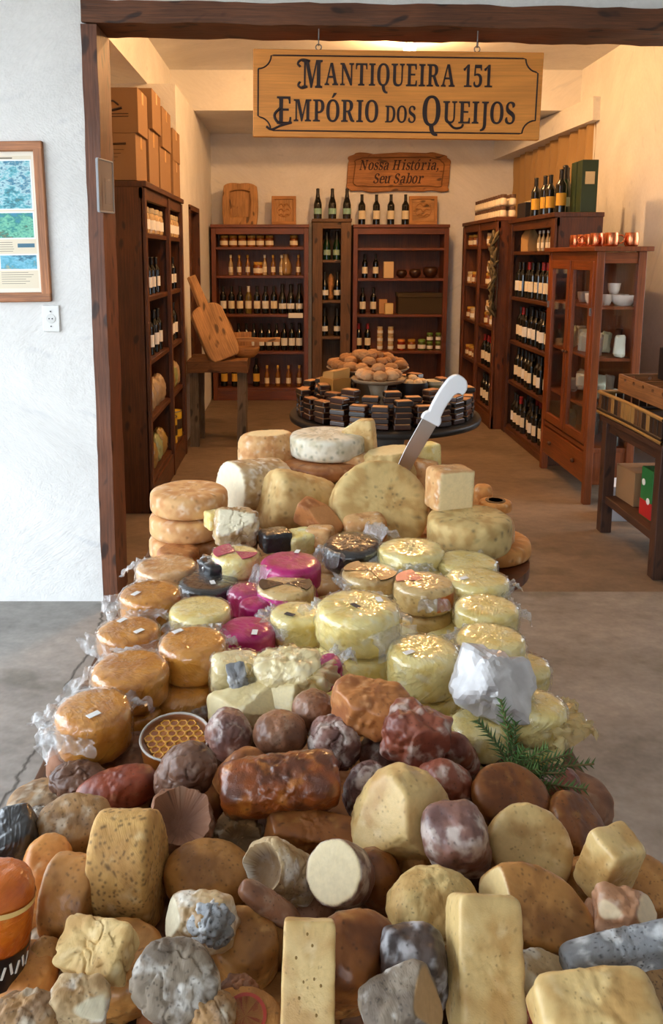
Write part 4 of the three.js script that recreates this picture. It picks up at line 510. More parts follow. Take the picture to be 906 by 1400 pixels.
// rind colour a, second tone b (large patches), spots s, cut face c, bloom m; amounts: mp patches, sp spots, mm bloom, f pattern scale in 1/m
const P = {
  tan: { a: 0xb98244, b: 0x94622e, s: 0x5a3c1e, c: 0xe6c98e, m: 0xc99a5c, sp: 0.16, mm: 0.0 },
  tanGrey: { a: 0xae8657, b: 0x87694a, s: 0x4a3826, c: 0xdcc192, m: 0xcfc2ac, sp: 0.22, mm: 0.18 },
  cream: { a: 0xd9b97c, b: 0xc2995c, s: 0x8a6a3c, c: 0xeedcac, m: 0xe2c894, sp: 0.10, mm: 0.10 },
  creamMold: { a: 0xd6b87a, b: 0xbb9558, s: 0x6a5c40, c: 0xe6cf98, m: 0xa8925e, sp: 0.12, mm: 0.0 },
  spotted: { a: 0xcfa25e, b: 0xb6884a, s: 0x49331d, c: 0xe6c98e, m: 0xdcbf8c, sp: 0.38, mm: 0.1 },
  white: { a: 0xe6dfca, b: 0xcfc3a4, s: 0x7b8064, c: 0xf0e4c2, m: 0x9a9c86, sp: 0.3, mm: 0.08 },
  whiteBloom: { a: 0xc9ae84, b: 0xa98658, h: 0x6b4a2a, s: 0x6a5640, c: 0xeadfc0, m: 0xf0ebde, sp: 0.16, mm: 0.3 },
  orange: { a: 0xd9964e, b: 0xc27c38, s: 0x8a5020, c: 0xe8c07a, m: 0xe6c9a0, sp: 0.06, mm: 0.06 },
  peach: { a: 0xd9a86f, b: 0xc78d55, s: 0x8a5c34, c: 0xf0d6a0, m: 0xe9d2b4, sp: 0.08, mm: 0.2 },
  caramel: { a: 0xd08d34, b: 0xba7626, s: 0x7a4410, c: 0xd99a3c, m: 0xdca05a, sp: 0.03, mm: 0.05 },
  yellow: { a: 0xf2e09a, b: 0xead07a, s: 0xc09a40, c: 0xf2e6b0, m: 0xf4ecc8, sp: 0.03, mm: 0.15 },
  magenta: { a: 0xb5146c, b: 0xa00f52, s: 0x7a0c40, c: 0xc02a70, m: 0xd04a8c, sp: 0.0, mm: 0.05 },
  black: { a: 0x17171a, b: 0x22242a, s: 0x0c0c0e, c: 0x1c1c20, m: 0x2c2e36, sp: 0.0, mm: 0.05 },
  brown: { a: 0x946548, b: 0x744c36, s: 0x3a241a, c: 0xcaa070, m: 0xa98a74, sp: 0.14, mm: 0.14 },
  brownDark: { a: 0x74503c, b: 0x58392b, s: 0x281810, c: 0xb98a5a, m: 0x8d7462, sp: 0.15, mm: 0.12 },
  mauve: { a: 0x8b6357, b: 0x6a4a44, s: 0x3a2624, c: 0xe6d3a8, m: 0xcfc0b6, sp: 0.12, mm: 0.32 },
  red: { a: 0x8d3e22, b: 0x6f2c18, s: 0x3a160c, c: 0xb06a3a, m: 0xa86a4a, sp: 0.08, mm: 0.06 },
  redMold: { a: 0x93503a, b: 0x74392a, s: 0x40201a, c: 0xd8b890, m: 0xc8b4a8, sp: 0.12, mm: 0.25 },
  smoked: { a: 0x8f4614, b: 0x5c2a0e, s: 0x2c1408, c: 0x6a2a20, m: 0xb8702a, sp: 0.10, mm: 0.22 },
  terra: { a: 0xb5743f, b: 0x97592e, s: 0x5f3418, c: 0xc88a52, m: 0xcf9a6a, sp: 0.10, mm: 0.1 },
  brownRind: { a: 0x8f5524, b: 0x6d3b17, s: 0x3a1e0c, c: 0xc08a48, m: 0xa8753c, sp: 0.12, mm: 0.1 },
  grey: { a: 0x8b7c6a, b: 0x6a5c4e, s: 0x383028, c: 0xb08a5c, m: 0xcfcac2, sp: 0.22, mm: 0.3 },
  greyBlue: { a: 0x8d9094, b: 0x6c6a68, s: 0x2c2c30, c: 0xd8c294, m: 0xdfe2e4, sp: 0.25, mm: 0.32 },
  ash: { a: 0x51413a, b: 0x3a2e2c, s: 0x1c1616, c: 0x8a6a4a, m: 0xc4c2c6, sp: 0.15, mm: 0.34 },
  pink: { a: 0xcfa080, b: 0xb8845f, s: 0x8a5a40, c: 0xe8cfa8, m: 0xe6cdb8, sp: 0.06, mm: 0.12 },
  orangeWax: { a: 0xd06a0c, b: 0xb85208, s: 0x7a3204, c: 0xe8a040, m: 0xe08a30, sp: 0.0, mm: 0.05 },
  foil: { a: 0xc9c5c4, b: 0xb4afae, s: 0x7a7478, c: 0xd8d6d8, m: 0xdedcdc, sp: 0.0, mm: 0.3 },
  paperWrap: { a: 0xf0deaa, b: 0xe4ce94, s: 0xc2a25e, c: 0xeee0b4, m: 0xf2e8c8, sp: 0.0, mm: 0.15 },
};
for (const k in P) for (const q of 'abscmh') if (typeof P[k][q] === 'number') P[k][q] = lin(P[k][q]);
const CM = {
  rind: std(0xffffff, 0.68, { vertexColors: true, bumpMap: T.fineB, bumpScale: 0.0006 }),
  smooth: phy(0xffffff, 0.42, { vertexColors: true, bumpMap: T.fineB, bumpScale: 0.0003, clearcoat: 0.15, clearcoatRoughness: 0.4 }),
  gloss: phy(0xffffff, 0.36, { vertexColors: true, bumpMap: T.fineB, bumpScale: 0.001, clearcoat: 0.7, clearcoatRoughness: 0.2 }),
  wrap: phy(0xffffff, 0.4, { vertexColors: true, bumpMap: T.crinkleB, bumpScale: 0.0011, clearcoat: 0.8, clearcoatRoughness: 0.1 }),
  foil: phy(0xffffff, 0.3, { vertexColors: true, flatShading: true, clearcoat: 0.6, clearcoatRoughness: 0.1 }),
};
const filmM = phy(0xffffff, 0.1, { transmission: 1, thickness: 0, ior: 1.5, side: THREE.DoubleSide });
const flapM = phy(0xf6f7f8, 0.22, { transmission: 0.8, thickness: 0, ior: 1.5, side: THREE.DoubleSide });
const flapYellowM = phy(0xf4e4ae, 0.25, { transmission: 0.65, thickness: 0, ior: 1.5, side: THREE.DoubleSide });
const stickerM = std(0xf0f0ee, 0.5), stickerDark = std(0x3a3a3e, 0.6);
const dirs = {}; function dirsOf(n) { if (!dirs[n]) { const g = new THREE.IcosahedronGeometry(1, n); g.deleteAttribute('uv'); g.deleteAttribute('normal'); dirs[n] = mergeVertices(g, 1e-5); } return dirs[n]; }
// a star-shaped solid: a superellipsoid trimmed by planes, with lumps; rays from the origin meet it once
function solid(o, n, grow = 0, rough = null) {
  const [ax, ay, az] = o.r, [e1, e2] = o.e, g = dirsOf(n).clone(), p = g.attributes.position, col = new Float32Array(p.count * 3), uv = new Float32Array(p.count * 2), pal = P[o.p], sd = o.s * 7.31, sm = o.sm ?? 0.003, R = Math.min(ax, ay, az), O = o.off ?? [0, 0, 0];
  const cuts = (o.cuts ?? []).map(([x, y, z, k]) => { const l = Math.hypot(x, y, z); return [x / l, y / l, z / l, k]; });
  const inside = (x, y, z) => { // approximate distance
    const X = Math.abs((x + O[0]) / ax), Y = Math.abs((y + O[1]) / ay), Z = Math.abs((z + O[2]) / az);
    return ((X ** (2 / e2) + Z ** (2 / e2)) ** (e2 / e1) + Y ** (2 / e1)) ** (e1 / 2) * R - R;
  };
  const mx = Math.max(ax, ay, az) * 2.2, cutA = new Float32Array(p.count);
  for (let i = 0; i < p.count; i++) {
    const dx = p.getX(i), dy = p.getY(i), dz = p.getZ(i); let lo = 0, hi = mx, cw = 0, hole = 0;
    for (let k = 0; k < 17; k++) { const t = (lo + hi) / 2; let f = inside(dx * t, dy * t, dz * t); for (const c of cuts) { const q = c[0] * dx * t + c[1] * dy * t + c[2] * dz * t - c[3]; const h = Math.max(sm - Math.abs(f - q), 0) / sm; f = Math.max(f, q) + h * h * sm * 0.25; } if (f < 0) lo = t; else hi = t; }
    let t = (lo + hi) / 2; { const f = inside(dx * t, dy * t, dz * t); let q = -1; for (const c of cuts) q = Math.max(q, c[0] * dx * t + c[1] * dy * t + c[2] * dz * t - c[3]); cw = sstep(-0.0012, 0.0012, q - f); }
    if (o.hol) { // a round cavity: the ray stops where it enters the carving sphere
      const [hx, hy, hz, C, Q] = o.hol, c = (dx * hx + dy * hy + dz * hz) / Math.hypot(hx, hy, hz), q = (Q * (1 + 0.015 * n3(dx * 2.2 + sd, dy * 2.2, dz * 2.2))) ** 2 - C * C * (1 - c * c);
      if (c > 0 && q > 0) { const tc = C * c - Math.sqrt(q); if (tc < t) { t = Math.max(tc, 0.004); hole = 1; } }
    }
    const a = o.n ?? 0.04, flat = hole ? 0.08 : 1 - 0.8 * cw, big = fbm3(dx * 1.4 + sd, dy * 1.4, dz * 1.4, 2), x = dx * t, y = dy * t, z = dz * t;
    t *= 1 + a * flat * big; t += R * (o.fine ?? 0.03) * flat * fbm3(x * 60 + sd, y * 60, z * 60, 3);
    if (o.crack && !hole) t -= R * o.crack * sstep(0.12, 0.0, Math.abs(fbm3(x * 22 + sd, y * 22, z * 22, 2)));
    if (rough) t += rough * (1 - Math.abs(fbm3(dx * 3.5 + sd, dy * 3.5, dz * 3.5, 3)) * 2.2);
    t += grow; p.setXYZ(i, dx * t, dy * t, dz * t);
    // colour from patterns fixed in the solid
    const c1 = sstep(-0.25, 0.45, fbm3(x * 18 + sd, y * 18 + 3, z * 18, 3)), sp = sstep(0.46, 0.66, fbm3(x * 170 + sd, y * 170, z * 170 + 5, 2) + (pal.sp - 0.2) * 0.9) * (pal.sp > 0 ? 0.75 : 0), mo = sstep(0.12, 0.62, fbm3(x * 26 + 40 + sd, y * 26, z * 26, 4) + (pal.mm - 0.2) * 0.9) * 0.8, gr = 1 + 0.07 * fbm3(x * 160, y * 160, z * 160 + sd, 2);
    for (let q = 0; q < 3; q++) { let c = pal.a[q] + (pal.b[q] - pal.a[q]) * c1; c += (pal.m[q] - c) * mo; c += (pal.s[q] - c) * sp; const cc = pal.c[q] * (1 + 0.05 * fbm3(x * 40, y * 40 + sd, z * 40, 2)); if (cuts.length && !o.rindAll) c += (cc - c) * cw; if (hole) c += ((pal.h ?? pal.b)[q] - c) * 0.8; col[3 * i + q] = c * gr; }
    uv[2 * i] = x + 0.37 * z; uv[2 * i + 1] = y + 0.43 * z - 0.2 * x;
  }
  g.setAttribute('color', new THREE.BufferAttribute(col, 3)); g.setAttribute('uv', new THREE.BufferAttribute(uv, 2)); g.computeVertexNormals(); return g;
}
// a crumpled film flap that leaves the rim at angle a and droops
function flap(o, a, len, wid, seed, lift = 0.3) {
  const nu = 20, nv = 14, pos = [], idx = [], [ax, ay, az] = o.r, ca = Math.cos(a), sa = Math.sin(a);
  for (let j = 0; j <= nv; j++) for (let i = 0; i <= nu; i++) {
    const u = i / nu - 0.5, v = j / nv, spread = 0.7 + 0.45 * v + 0.12 * n3(v * 3, seed, 1), w = u * wid * spread, d = -0.012 + len * v * (1 - 0.22 * Math.abs(u) + 0.14 * n3(u * 2.2, seed, 5)), cr = 0.012 * (Math.abs(n3(u * 3.2, v * 1.4, seed)) - 0.3) + 0.003 * n3(u * 8, v * 5, seed + 3);
    pos.push(ca * (ax + d) - sa * w + ca * cr, ay * 0.35 + lift * len * Math.sin(v * 2.2) - len * 0.55 * v * v + cr * (0.4 + v), sa * (az + d) + ca * w + sa * cr);
    if (i < nu && j < nv) { const k = j * (nu + 1) + i; idx.push(k, k + nu + 1, k + 1, k + 1, k + nu + 1, k + nu + 2); }
  }
  const g = new THREE.BufferGeometry(); g.setAttribute('position', new THREE.Float32BufferAttribute(pos, 3)); g.setIndex(idx); g.computeVertexNormals(); return g;
}
function cheese(name, label, at, r, rot, o) {
  const spec = { r, e: o.e ?? [0.9, 1], p: o.p, s: o.s, n: o.n, fine: o.f, cuts: o.cuts, hol: o.hol, off: o.off, crack: o.crack, sm: o.sm, rindAll: o.ra }, near = at[2] > -1.35, n = o.det ?? (o.lo ? 9 : near ? 26 : at[2] > -1.9 ? 18 : 16);
  const t = thing(name, label, o.cat ?? 'cheese', at, 0, o.g); t.rotation.set(rot[0] * D2R, rot[1] * D2R, rot[2] * D2R, 'YXZ');
  part('cheese_body', solid(spec, n), CM[o.m ?? 'rind'], t);
  if (o.bag) { part('plastic_film', solid({ ...spec, n: (o.n ?? 0.02), fine: 0.02 }, 14, 0.0018, 0.0035), filmM, t); for (const [a, len, w, l] of o.bag) part('film_flap', flap(spec, a * D2R, len, w, o.s + a, l ?? 0.3), o.fy ? flapYellowM : flapM, t); }
  for (const [sx, sz, a, k] of o.st ?? []) { const q = part('price_sticker', new RoundedBoxGeometry(0.022, 0.0012, 0.012, 1, 0.0005), k ? stickerDark : stickerM, t); q.position.set(sx * r[0], r[1] * 1.0 + 0.0028, sz * r[2]); q.rotation.y = a; }
  for (const [kind, c, a0, a1] of o.band ?? []) {
    const g = kind === 'side' ? new THREE.CylinderGeometry(r[0] * 1.012, r[0] * 1.012, r[1] * 1.1, 28, 1, true, a0 * D2R, a1 * D2R) : kind === 'disc' ? new THREE.CylinderGeometry(r[0] * a0, r[0] * a0, 0.0015, 28).translate(a1 * r[0], r[1] + 0.0012, 0) : kind === 'round' ? new THREE.CylinderGeometry(r[0] * 1.012, r[0] * 1.012, r[1] * a0, 40, 1, true).translate(0, a1 * r[1], 0) : new THREE.CylinderGeometry(r[0] * 0.93, r[0] * 0.93, 0.0015, 20, 1, false, a0 * D2R, a1 * D2R).translate(0, r[1] + 0.0012, 0);
    part('printed_label', g, phy(c, 0.35, { clearcoat: 0.6, side: THREE.DoubleSide }), t);
  }
  for (const [x, z, s] of o.holes ?? []) { const q = part('eye_hole', new THREE.SphereGeometry(s, 8, 6).scale(1, 0.3, 0.8), CMhole, t); q.position.set(x * r[0], r[1] * 0.995, z * r[2]); }
  return t;
}
const CMhole = std(0x8a6a38, 0.9);
const rows = [
["large_cheese","big peach-coloured cheese wheel on top of a stack beside white half wheel",[-0.3145,0.895,-2.2771],[0.1134,0.035,0.1134],[0,120,0],{"n":0.012,"p":"peach","e":[0.34,1],"s":1}],
["large_cheese","peach cheese wheel lower in the stack at the table edge",[-0.3177,0.825,-2.2744],[0.1134,0.035,0.1134],[0,245,0],{"p":"peach","e":[0.34,1],"n":0.02,"m":"rind","s":2}],
["large_cheese","lowest peach cheese wheel lower in the stack at the table edge",[-0.3201,0.755,-2.2823],[0.1134,0.035,0.1134],[0,205,0],{"p":"peach","e":[0.34,1],"n":0.02,"m":"rind","s":3}],
["half_cheese","half wheel with chalky white rim standing on its edge",[-0.1381,0.865,-2.4898],[0.0936,0.1076,0.0936],[0,34,86],{"e":[0.22,0.9],"cuts":[[0,1,0,0.085],[-1,0,0,0.06]],"n":0.015,"p":"whiteBloom","s":4}],
["large_cheese","cream cheese wheel leaning on its side beside small brown wedge",[0.0023,0.84,-2.4001],[0.0996,0.1086,0.0996],[0,24,72],{"e":[0.28,1],"n":0.015,"p":"cream","s":5}],
["large_cheese","huge cream wheel propped upright with its round face showing",[0.2426,0.862,-2.2952],[0.1451,0.0606,0.1386],[62,8,0],{"e":[0.3,1],"n":0.012,"p":"creamMold","s":6}],
["half_cheese","orange-cream half wheel behind the leaning wheels",[-0.0987,0.93,-2.7128],[0.1063,0.0962,0.0759],[-8,22,0],{"e":[0.5,1],"cuts":[[0,1,0.15,0.07]],"n":0.02,"off":[0,0.02,0],"p":"peach","s":7}],
["large_cheese","white blue-spotted cheese wheel on a reddish wheel",[0.1059,0.959,-2.7122],[0.1311,0.041,0.1311],[0,281,0],{"n":0.014,"e":[0.3,1],"p":"white","s":8}],
["large_cheese","reddish-brown flat cheese wheel under the white spotted wheel",[0.0947,0.892,-2.6682],[0.1408,0.026,0.1408],[0,148,0],{"n":0.012,"m":"smooth","p":"terra","e":[0.34,1],"s":9}],
["large_cheese","pale cheese wheel at the base of the white spotted stack",[0.0941,0.8295,-2.6425],[0.1461,0.0365,0.1461],[0,30,0],{"n":0.012,"p":"creamMold","e":[0.34,1],"s":10}],
["large_cheese","lowest cheese wheel under the white spotted stack",[0.0897,0.7565,-2.6421],[0.1461,0.0365,0.1461],[0,141,0],{"p":"creamMold","e":[0.34,1],"n":0.02,"m":"rind","s":11}],
["cheese_wedge","pale cheese wedge standing behind the white spotted wheel",[0.2168,0.985,-2.7101],[0.0555,0.0605,0.0302],[0,-20,6],{"e":[0.22,0.22],"cuts":[[-0.5,0.9,0,0.052]],"n":0.02,"p":"cream","s":12}],
["large_cheese","hidden cheese wheel carrying the pale wedge behind",[0.2136,0.9,-2.6881],[0.1005,0.0402,0.0905],[0,0,0],{"e":[0.34,1],"n":0.012,"p":"peach","s":13}],
["half_cheese","mottled grey-cream half cheese with the knife stuck in it",[0.3227,0.875,-2.6284],[0.1034,0.1034,0.0837],[0,15,6],{"e":[0.7,1],"cuts":[[0,1,0,0.085],[0.9,0.3,0.3,0.08]],"n":0.05,"p":"creamMold","s":14}],
["cheese_wedge","yellow cheese block behind the knife blade",[0.4414,0.93,-2.6713],[0.0449,0.0399,0.0299],[0,25,4],{"e":[0.2,0.2],"n":0.02,"p":"yellow","s":15}],
["cheese_wedge","orange-yellow cheese block below the yellow block",[0.416,0.87,-2.61],[0.0489,0.0587,0.0343],[0,-20,-8],{"e":[0.2,0.2],"n":0.02,"p":"peach","s":16}],
["large_cheese","wide pale wheel under the yellow blocks behind",[0.4046,0.78,-2.7777],[0.1566,0.0783,0.1305],[0,0,0],{"e":[0.34,1],"n":0.012,"p":"cream","s":17}],
["large_cheese","broad orange cheese wheel on the round board",[0.5392,0.774,-2.2286],[0.1353,0.026,0.1353],[0,88,0],{"n":0.012,"p":"orange","e":[0.34,1],"s":18}],
["large_cheese","big grey-yellow cheese wheel under the cut block",[0.4772,0.85,-2.1315],[0.1148,0.05,0.1148],[0,54,0],{"n":0.012,"e":[0.3,1],"p":"creamMold","s":19}],
["cheese_block","cut cheese block with tan rind top on the big wheel",[0.4411,0.9465,-2.2137],[0.0624,0.0603,0.0541],[0,18,-2],{"e":[0.2,0.24],"cuts":[[0,0,1,0.042],[1,0,0.1,0.052]],"n":0.02,"f":0.015,"p":"peach","s":20}],
["large_cheese","small orange cheese behind the cut block",[0.5716,0.852,-2.3839],[0.029,0.056,0.03],[0,0,0],{"p":"orange","e":[0.34,1],"n":0.012,"s":21}],
["large_cheese","flat orange cheese with ringed top behind the big wheel",[0.5771,0.885,-2.2523],[0.0467,0.015,0.0467],[0,134,0],{"n":0.012,"band":[["disc",5913116,0.62,0],["disc",14262362,0.45,0]],"p":"orange","e":[0.34,1],"s":22}],
["large_cheese","pale wheel under the ringed orange cheese",[0.5387,0.8075,-2.2182],[0.0859,0.0575,0.0859],[0,109,0],{"n":0.012,"p":"peach","e":[0.34,1],"s":23}],
["cheese_wedge","small brown-rind wedge lying before the leaning wheel",[0.0668,0.86,-2.2071],[0.0689,0.0355,0.0313],[12,-28,-22],{"e":[0.2,0.25],"cuts":[[0.45,0.8,0.3,0.022]],"n":0.03,"p":"terra","s":24}],
["cheese_block","small rounded tan cheese before the huge wheel",[0.1949,0.83,-2.2121],[0.0608,0.0398,0.0461],[10,10,4],{"e":[0.4,0.5],"n":0.03,"p":"peach","s":25}],
["cheese_chunk","broken mottled white chunk on the stack edge",[-0.1681,0.86,-2.138],[0.0587,0.0486,0.0445],[0,20,-8],{"e":[0.35,0.4],"cuts":[[-0.3,0.6,0.7,0.038]],"n":0.1,"crack":0.1,"p":"whiteBloom","s":26}],
["cheese_block","small yellow cube beside the mottled chunk",[-0.2279,0.87,-2.1709],[0.0267,0.0246,0.0246],[0,30,0],{"e":[0.25,0.25],"n":0.02,"p":"yellow","s":27}],
["cheese_block","small yellow cheese piece with dark wrapper before wedge",[0.0101,0.82,-2.1317],[0.0385,0.0304,0.0324],[8,25,4],{"e":[0.3,0.4],"n":0.03,"p":"yellow","s":28}],
["cheese_block","small orange-yellow piece beside the brown-rind wedge",[0.0651,0.83,-2.145],[0.0387,0.0265,0.0326],[0,-15,4],{"e":[0.3,0.4],"n":0.03,"p":"peach","s":29}],
["wrapped_cheese","small black wrapped packet before the leaning wheel",[-0.0583,0.83,-2.1158],[0.0422,0.0281,0.0362],[0,20,0],{"e":[0.3,0.4],"n":0.05,"m":"wrap","p":"black","s":30}],
["wrapped_cheese","dark wrapped round in crinkled clear film behind yellow cheeses",[0.1494,0.82,-2.0375],[0.0776,0.0349,0.0737],[6,20,4],{"e":[0.34,1],"n":0.02,"m":"wrap","bag":[[-20,0.06,0.09,0.8],[150,0.06,0.08,0.9],[60,0.04,0.07]],"p":"black","s":31}],
["round_cheese","tan round cheese at the foot of the peach stack",[-0.3288,0.765,-2.1342],[0.0589,0.035,0.0589],[0,13,0],{"n":0.015,"m":"smooth","p":"terra","e":[0.34,1],"s":32}],
["round_cheese","tan round cheese behind the front caramel rows",[-0.3304,0.801,-1.9454],[0.0761,0.029,0.0761],[0,328,0],{"n":0.015,"m":"wrap","bag":[[-30,0.06,0.09],[170,0.05,0.09],[80,0.03,0.08]],"p":"peach","e":[0.34,1],"s":33}],
["round_cheese","tan cheese under the pale tan round cheese",[-0.3255,0.746,-1.9417],[0.0761,0.026,0.0761],[0,99,0],{"p":"peach","e":[0.34,1],"n":0.02,"m":"wrap","s":34}],
["wrapped_cheese","black wrapped round cheese beside the tan cheese",[-0.2144,0.795,-1.8664],[0.0733,0.025,0.0733],[0,84,0],{"n":0.02,"m":"wrap","bag":[[10,0.06,0.08]],"st":[[-0.3,0.2,0.4]],"p":"black","e":[0.34,1],"s":35}],
["wrapped_cheese","black wrapped cheese under the other black one",[-0.2174,0.745,-1.8649],[0.0733,0.025,0.0733],[0,190,0],{"p":"black","e":[0.34,1],"n":0.02,"m":"wrap","s":36}],
["wrapped_cheese","black wrapped packet behind the black round cheese",[-0.1942,0.82,-1.9363],[0.0481,0.0259,0.0407],[0,30,0],{"e":[0.3,0.5],"n":0.05,"m":"wrap","p":"black","s":37}],
["round_cheese","caramel cheese in film fifth from the table front",[-0.3286,0.827,-1.7127],[0.0674,0.033,0.0674],[0,44,0],{"n":0.012,"m":"wrap","bag":[[200,0.05,0.1],[130,0.03,0.09]],"st":[[-0.55,0,0.3]],"p":"caramel","e":[0.34,1],"s":38}],
["round_cheese","caramel cheese under the fifth caramel one",[-0.3231,0.761,-1.7147],[0.0674,0.033,0.0674],[0,198,0],{"p":"caramel","e":[0.34,1],"n":0.02,"m":"wrap","s":39}],
["round_cheese","small yellow cheese between caramel and magenta cheeses",[-0.2092,0.825,-1.6468],[0.0666,0.025,0.0666],[0,259,0],{"n":0.012,"m":"wrap","bag":[[-30,0.05,0.07],[20,0.04,0.06]],"p":"yellow","e":[0.34,1],"s":40}],
["round_cheese","yellow cheese under the small yellow one",[-0.2133,0.775,-1.6499],[0.0666,0.025,0.0666],[0,143,0],{"p":"yellow","e":[0.34,1],"n":0.02,"m":"wrap","s":41}],
["round_cheese","caramel cheese fourth from the table front, flat with two stickers",[-0.3491,0.8125,-1.57],[0.0637,0.0275,0.0637],[0,45,0],{"n":0.02,"m":"wrap","bag":[[185,0.04,0.1],[100,0.03,0.1]],"st":[[0.05,0.55,0.1],[0.1,-0.5,0.2]],"p":"caramel","e":[0.34,1],"s":42}],
["round_cheese","caramel cheese under the fourth one",[-0.3419,0.7575,-1.5662],[0.0637,0.0275,0.0637],[0,280,0],{"p":"caramel","e":[0.34,1],"n":0.02,"m":"wrap","s":43}],
["round_cheese","tall caramel cheese with a sticker beside magenta cheese",[-0.201,0.8325,-1.4614],[0.0651,0.0375,0.0651],[0,153,0],{"n":0.012,"m":"wrap","bag":[[75,0.03,0.09,0.1],[110,0.03,0.08]],"st":[[0.6,0.1,1.2]],"p":"caramel","e":[0.34,1],"s":44}],
["round_cheese","caramel cheese under the tall one beside magenta",[-0.2089,0.7575,-1.4639],[0.0651,0.0375,0.0651],[0,159,0],{"p":"caramel","e":[0.34,1],"n":0.02,"m":"wrap","s":45}],
["round_cheese","broad caramel cheese with star-shaped film folds",[-0.3048,0.825,-1.3783],[0.0698,0.035,0.0698],[0,260,0],{"n":0.015,"m":"wrap","bag":[[170,0.06,0.11],[35,0.07,0.1],[95,0.03,0.1]],"p":"caramel","e":[0.34,1],"s":46}],
["round_cheese","caramel cheese under the broad one with star folds",[-0.3097,0.755,-1.3792],[0.0698,0.035,0.0698],[0,147,0],{"p":"caramel","e":[0.34,1],"n":0.02,"m":"wrap","s":47}],
["round_cheese","front caramel cheese loosely bagged with a white sticker",[-0.338,0.824,-1.2379],[0.0614,0.041,0.0614],[0,220,0],{"n":0.012,"m":"wrap","bag":[[15,0.045,0.12,0.1],[75,0.04,0.12],[160,0.05,0.1],[330,0.03,0.1]],"st":[[0.25,-0.55,0.1]],"p":"caramel","e":[0.34,1],"s":48}],
["round_cheese","low caramel cheese peeking from under film beside honeycomb tub",[-0.2156,0.77,-1.3979],[0.0577,0.0302,0.0494],[0,0,0],{"e":[0.4,1],"n":0.02,"m":"wrap","bag":[[60,0.03,0.08]],"p":"caramel","s":49}],
["round_cheese","dark caramel cheese under the bagged front one",[-0.3348,0.755,-1.2472],[0.0546,0.0372,0.0496],[0,0,0],{"e":[0.5,1],"n":0.03,"m":"gloss","p":"brownRind","s":50}],
["round_cheese","cream cheese with torn magenta label on top",[-0.1539,0.829,-1.9482],[0.0612,0.031,0.0612],[0,231,0],{"n":0.012,"m":"wrap","band":[["side",13639804,-60,150],["top",12073580,-30,110],["top",12073580,150,60]],"bag":[[120,0.04,0.07],[40,0.04,0.06]],"p":"yellow","e":[0.34,1],"s":51}],
["round_cheese","cheese under the one with torn magenta label",[-0.1593,0.767,-1.9506],[0.0612,0.031,0.0612],[0,22,0],{"p":"yellow","e":[0.34,1],"n":0.02,"m":"wrap","s":52}],
["round_cheese","bright magenta waxed cheese with a white sticker at the back",[-0.0143,0.83,-1.8807],[0.0753,0.035,0.0753],[0,41,0],{"n":0.012,"m":"gloss","st":[[0.6,-0.35,0.6]],"p":"magenta","e":[0.34,1],"s":53}],
["round_cheese","magenta cheese under the bright one",[-0.0216,0.76,-1.8792],[0.0753,0.035,0.0753],[0,143,0],{"p":"magenta","e":[0.34,1],"n":0.02,"m":"gloss","s":54}],
["round_cheese","cheese with black oval prints and pink side",[-0.0254,0.8225,-1.769],[0.0661,0.0275,0.0661],[0,265,0],{"n":0.012,"m":"wrap","band":[["side",14174874,-40,140],["top",2762276,-20,60],["top",2762276,150,60]],"bag":[[180,0.04,0.08]],"p":"cream","e":[0.34,1],"s":55}],
["round_cheese","cheese under the one with black prints",[-0.0249,0.7675,-1.7693],[0.0661,0.0275,0.0661],[0,175,0],{"p":"cream","e":[0.34,1],"n":0.02,"m":"wrap","s":56}],
["round_cheese","magenta cheese half hidden behind film",[-0.115,0.8,-1.7845],[0.0446,0.0343,0.0446],[0,0,0],{"e":[0.4,1],"n":0.02,"m":"gloss","bag":[[-60,0.07,0.06,0.9]],"p":"magenta","s":57}],
["round_cheese","dark magenta waxed cheese before the printed ones",[-0.1028,0.7975,-1.5871],[0.0583,0.0375,0.0583],[0,74,0],{"n":0.02,"m":"gloss","st":[[-0.5,0.45,0.2]],"p":"magenta","e":[0.34,1],"s":58}],
["round_cheese","magenta cheese under the dark magenta one",[-0.0948,0.74,-1.5907],[0.0583,0.02,0.0583],[0,211,0],{"p":"magenta","e":[0.34,1],"n":0.02,"m":"gloss","s":59}],
["round_cheese","small magenta cheese behind the tall yellow one",[-0.0942,0.8,-1.7144],[0.0364,0.0331,0.0364],[0,0,0],{"e":[0.4,1],"n":0.02,"m":"gloss","p":"magenta","s":60}],
["round_cheese","yellow cheese with moulded swirl on top",[0.2923,0.8425,-1.9578],[0.0819,0.0275,0.0819],[0,103,0],{"n":0.05,"f":0.12,"m":"wrap","bag":[[190,0.03,0.08]],"p":"yellow","e":[0.34,1],"s":61}],
["round_cheese","cheese under the swirl-topped yellow one",[0.2944,0.7875,-1.9585],[0.0819,0.0275,0.0819],[0,94,0],{"p":"yellow","e":[0.34,1],"n":0.02,"m":"wrap","s":62}],
["round_cheese","cream cheese with two black leaf-shaped labels",[0.1783,0.825,-1.848],[0.0689,0.025,0.0689],[0,182,0],{"n":0.012,"m":"wrap","band":[["top",2367260,20,70],["top",2367260,195,70]],"bag":[[-20,0.03,0.08]],"p":"cream","e":[0.34,1],"s":63}],
["round_cheese","cheese under the one with black leaf labels",[0.1773,0.775,-1.8469],[0.0689,0.025,0.0689],[0,324,0],{"p":"cream","e":[0.34,1],"n":0.02,"m":"wrap","s":64}],
["round_cheese","plain yellow cheese behind the orange-labelled one",[0.3081,0.805,-1.9454],[0.0724,0.025,0.0724],[0,285,0],{"n":0.012,"m":"wrap","p":"yellow","e":[0.34,1],"s":65}],
["round_cheese","cheese under the plain yellow one behind",[0.3033,0.755,-1.9475],[0.0724,0.025,0.0724],[0,31,0],{"p":"yellow","e":[0.34,1],"n":0.02,"m":"wrap","s":66}],
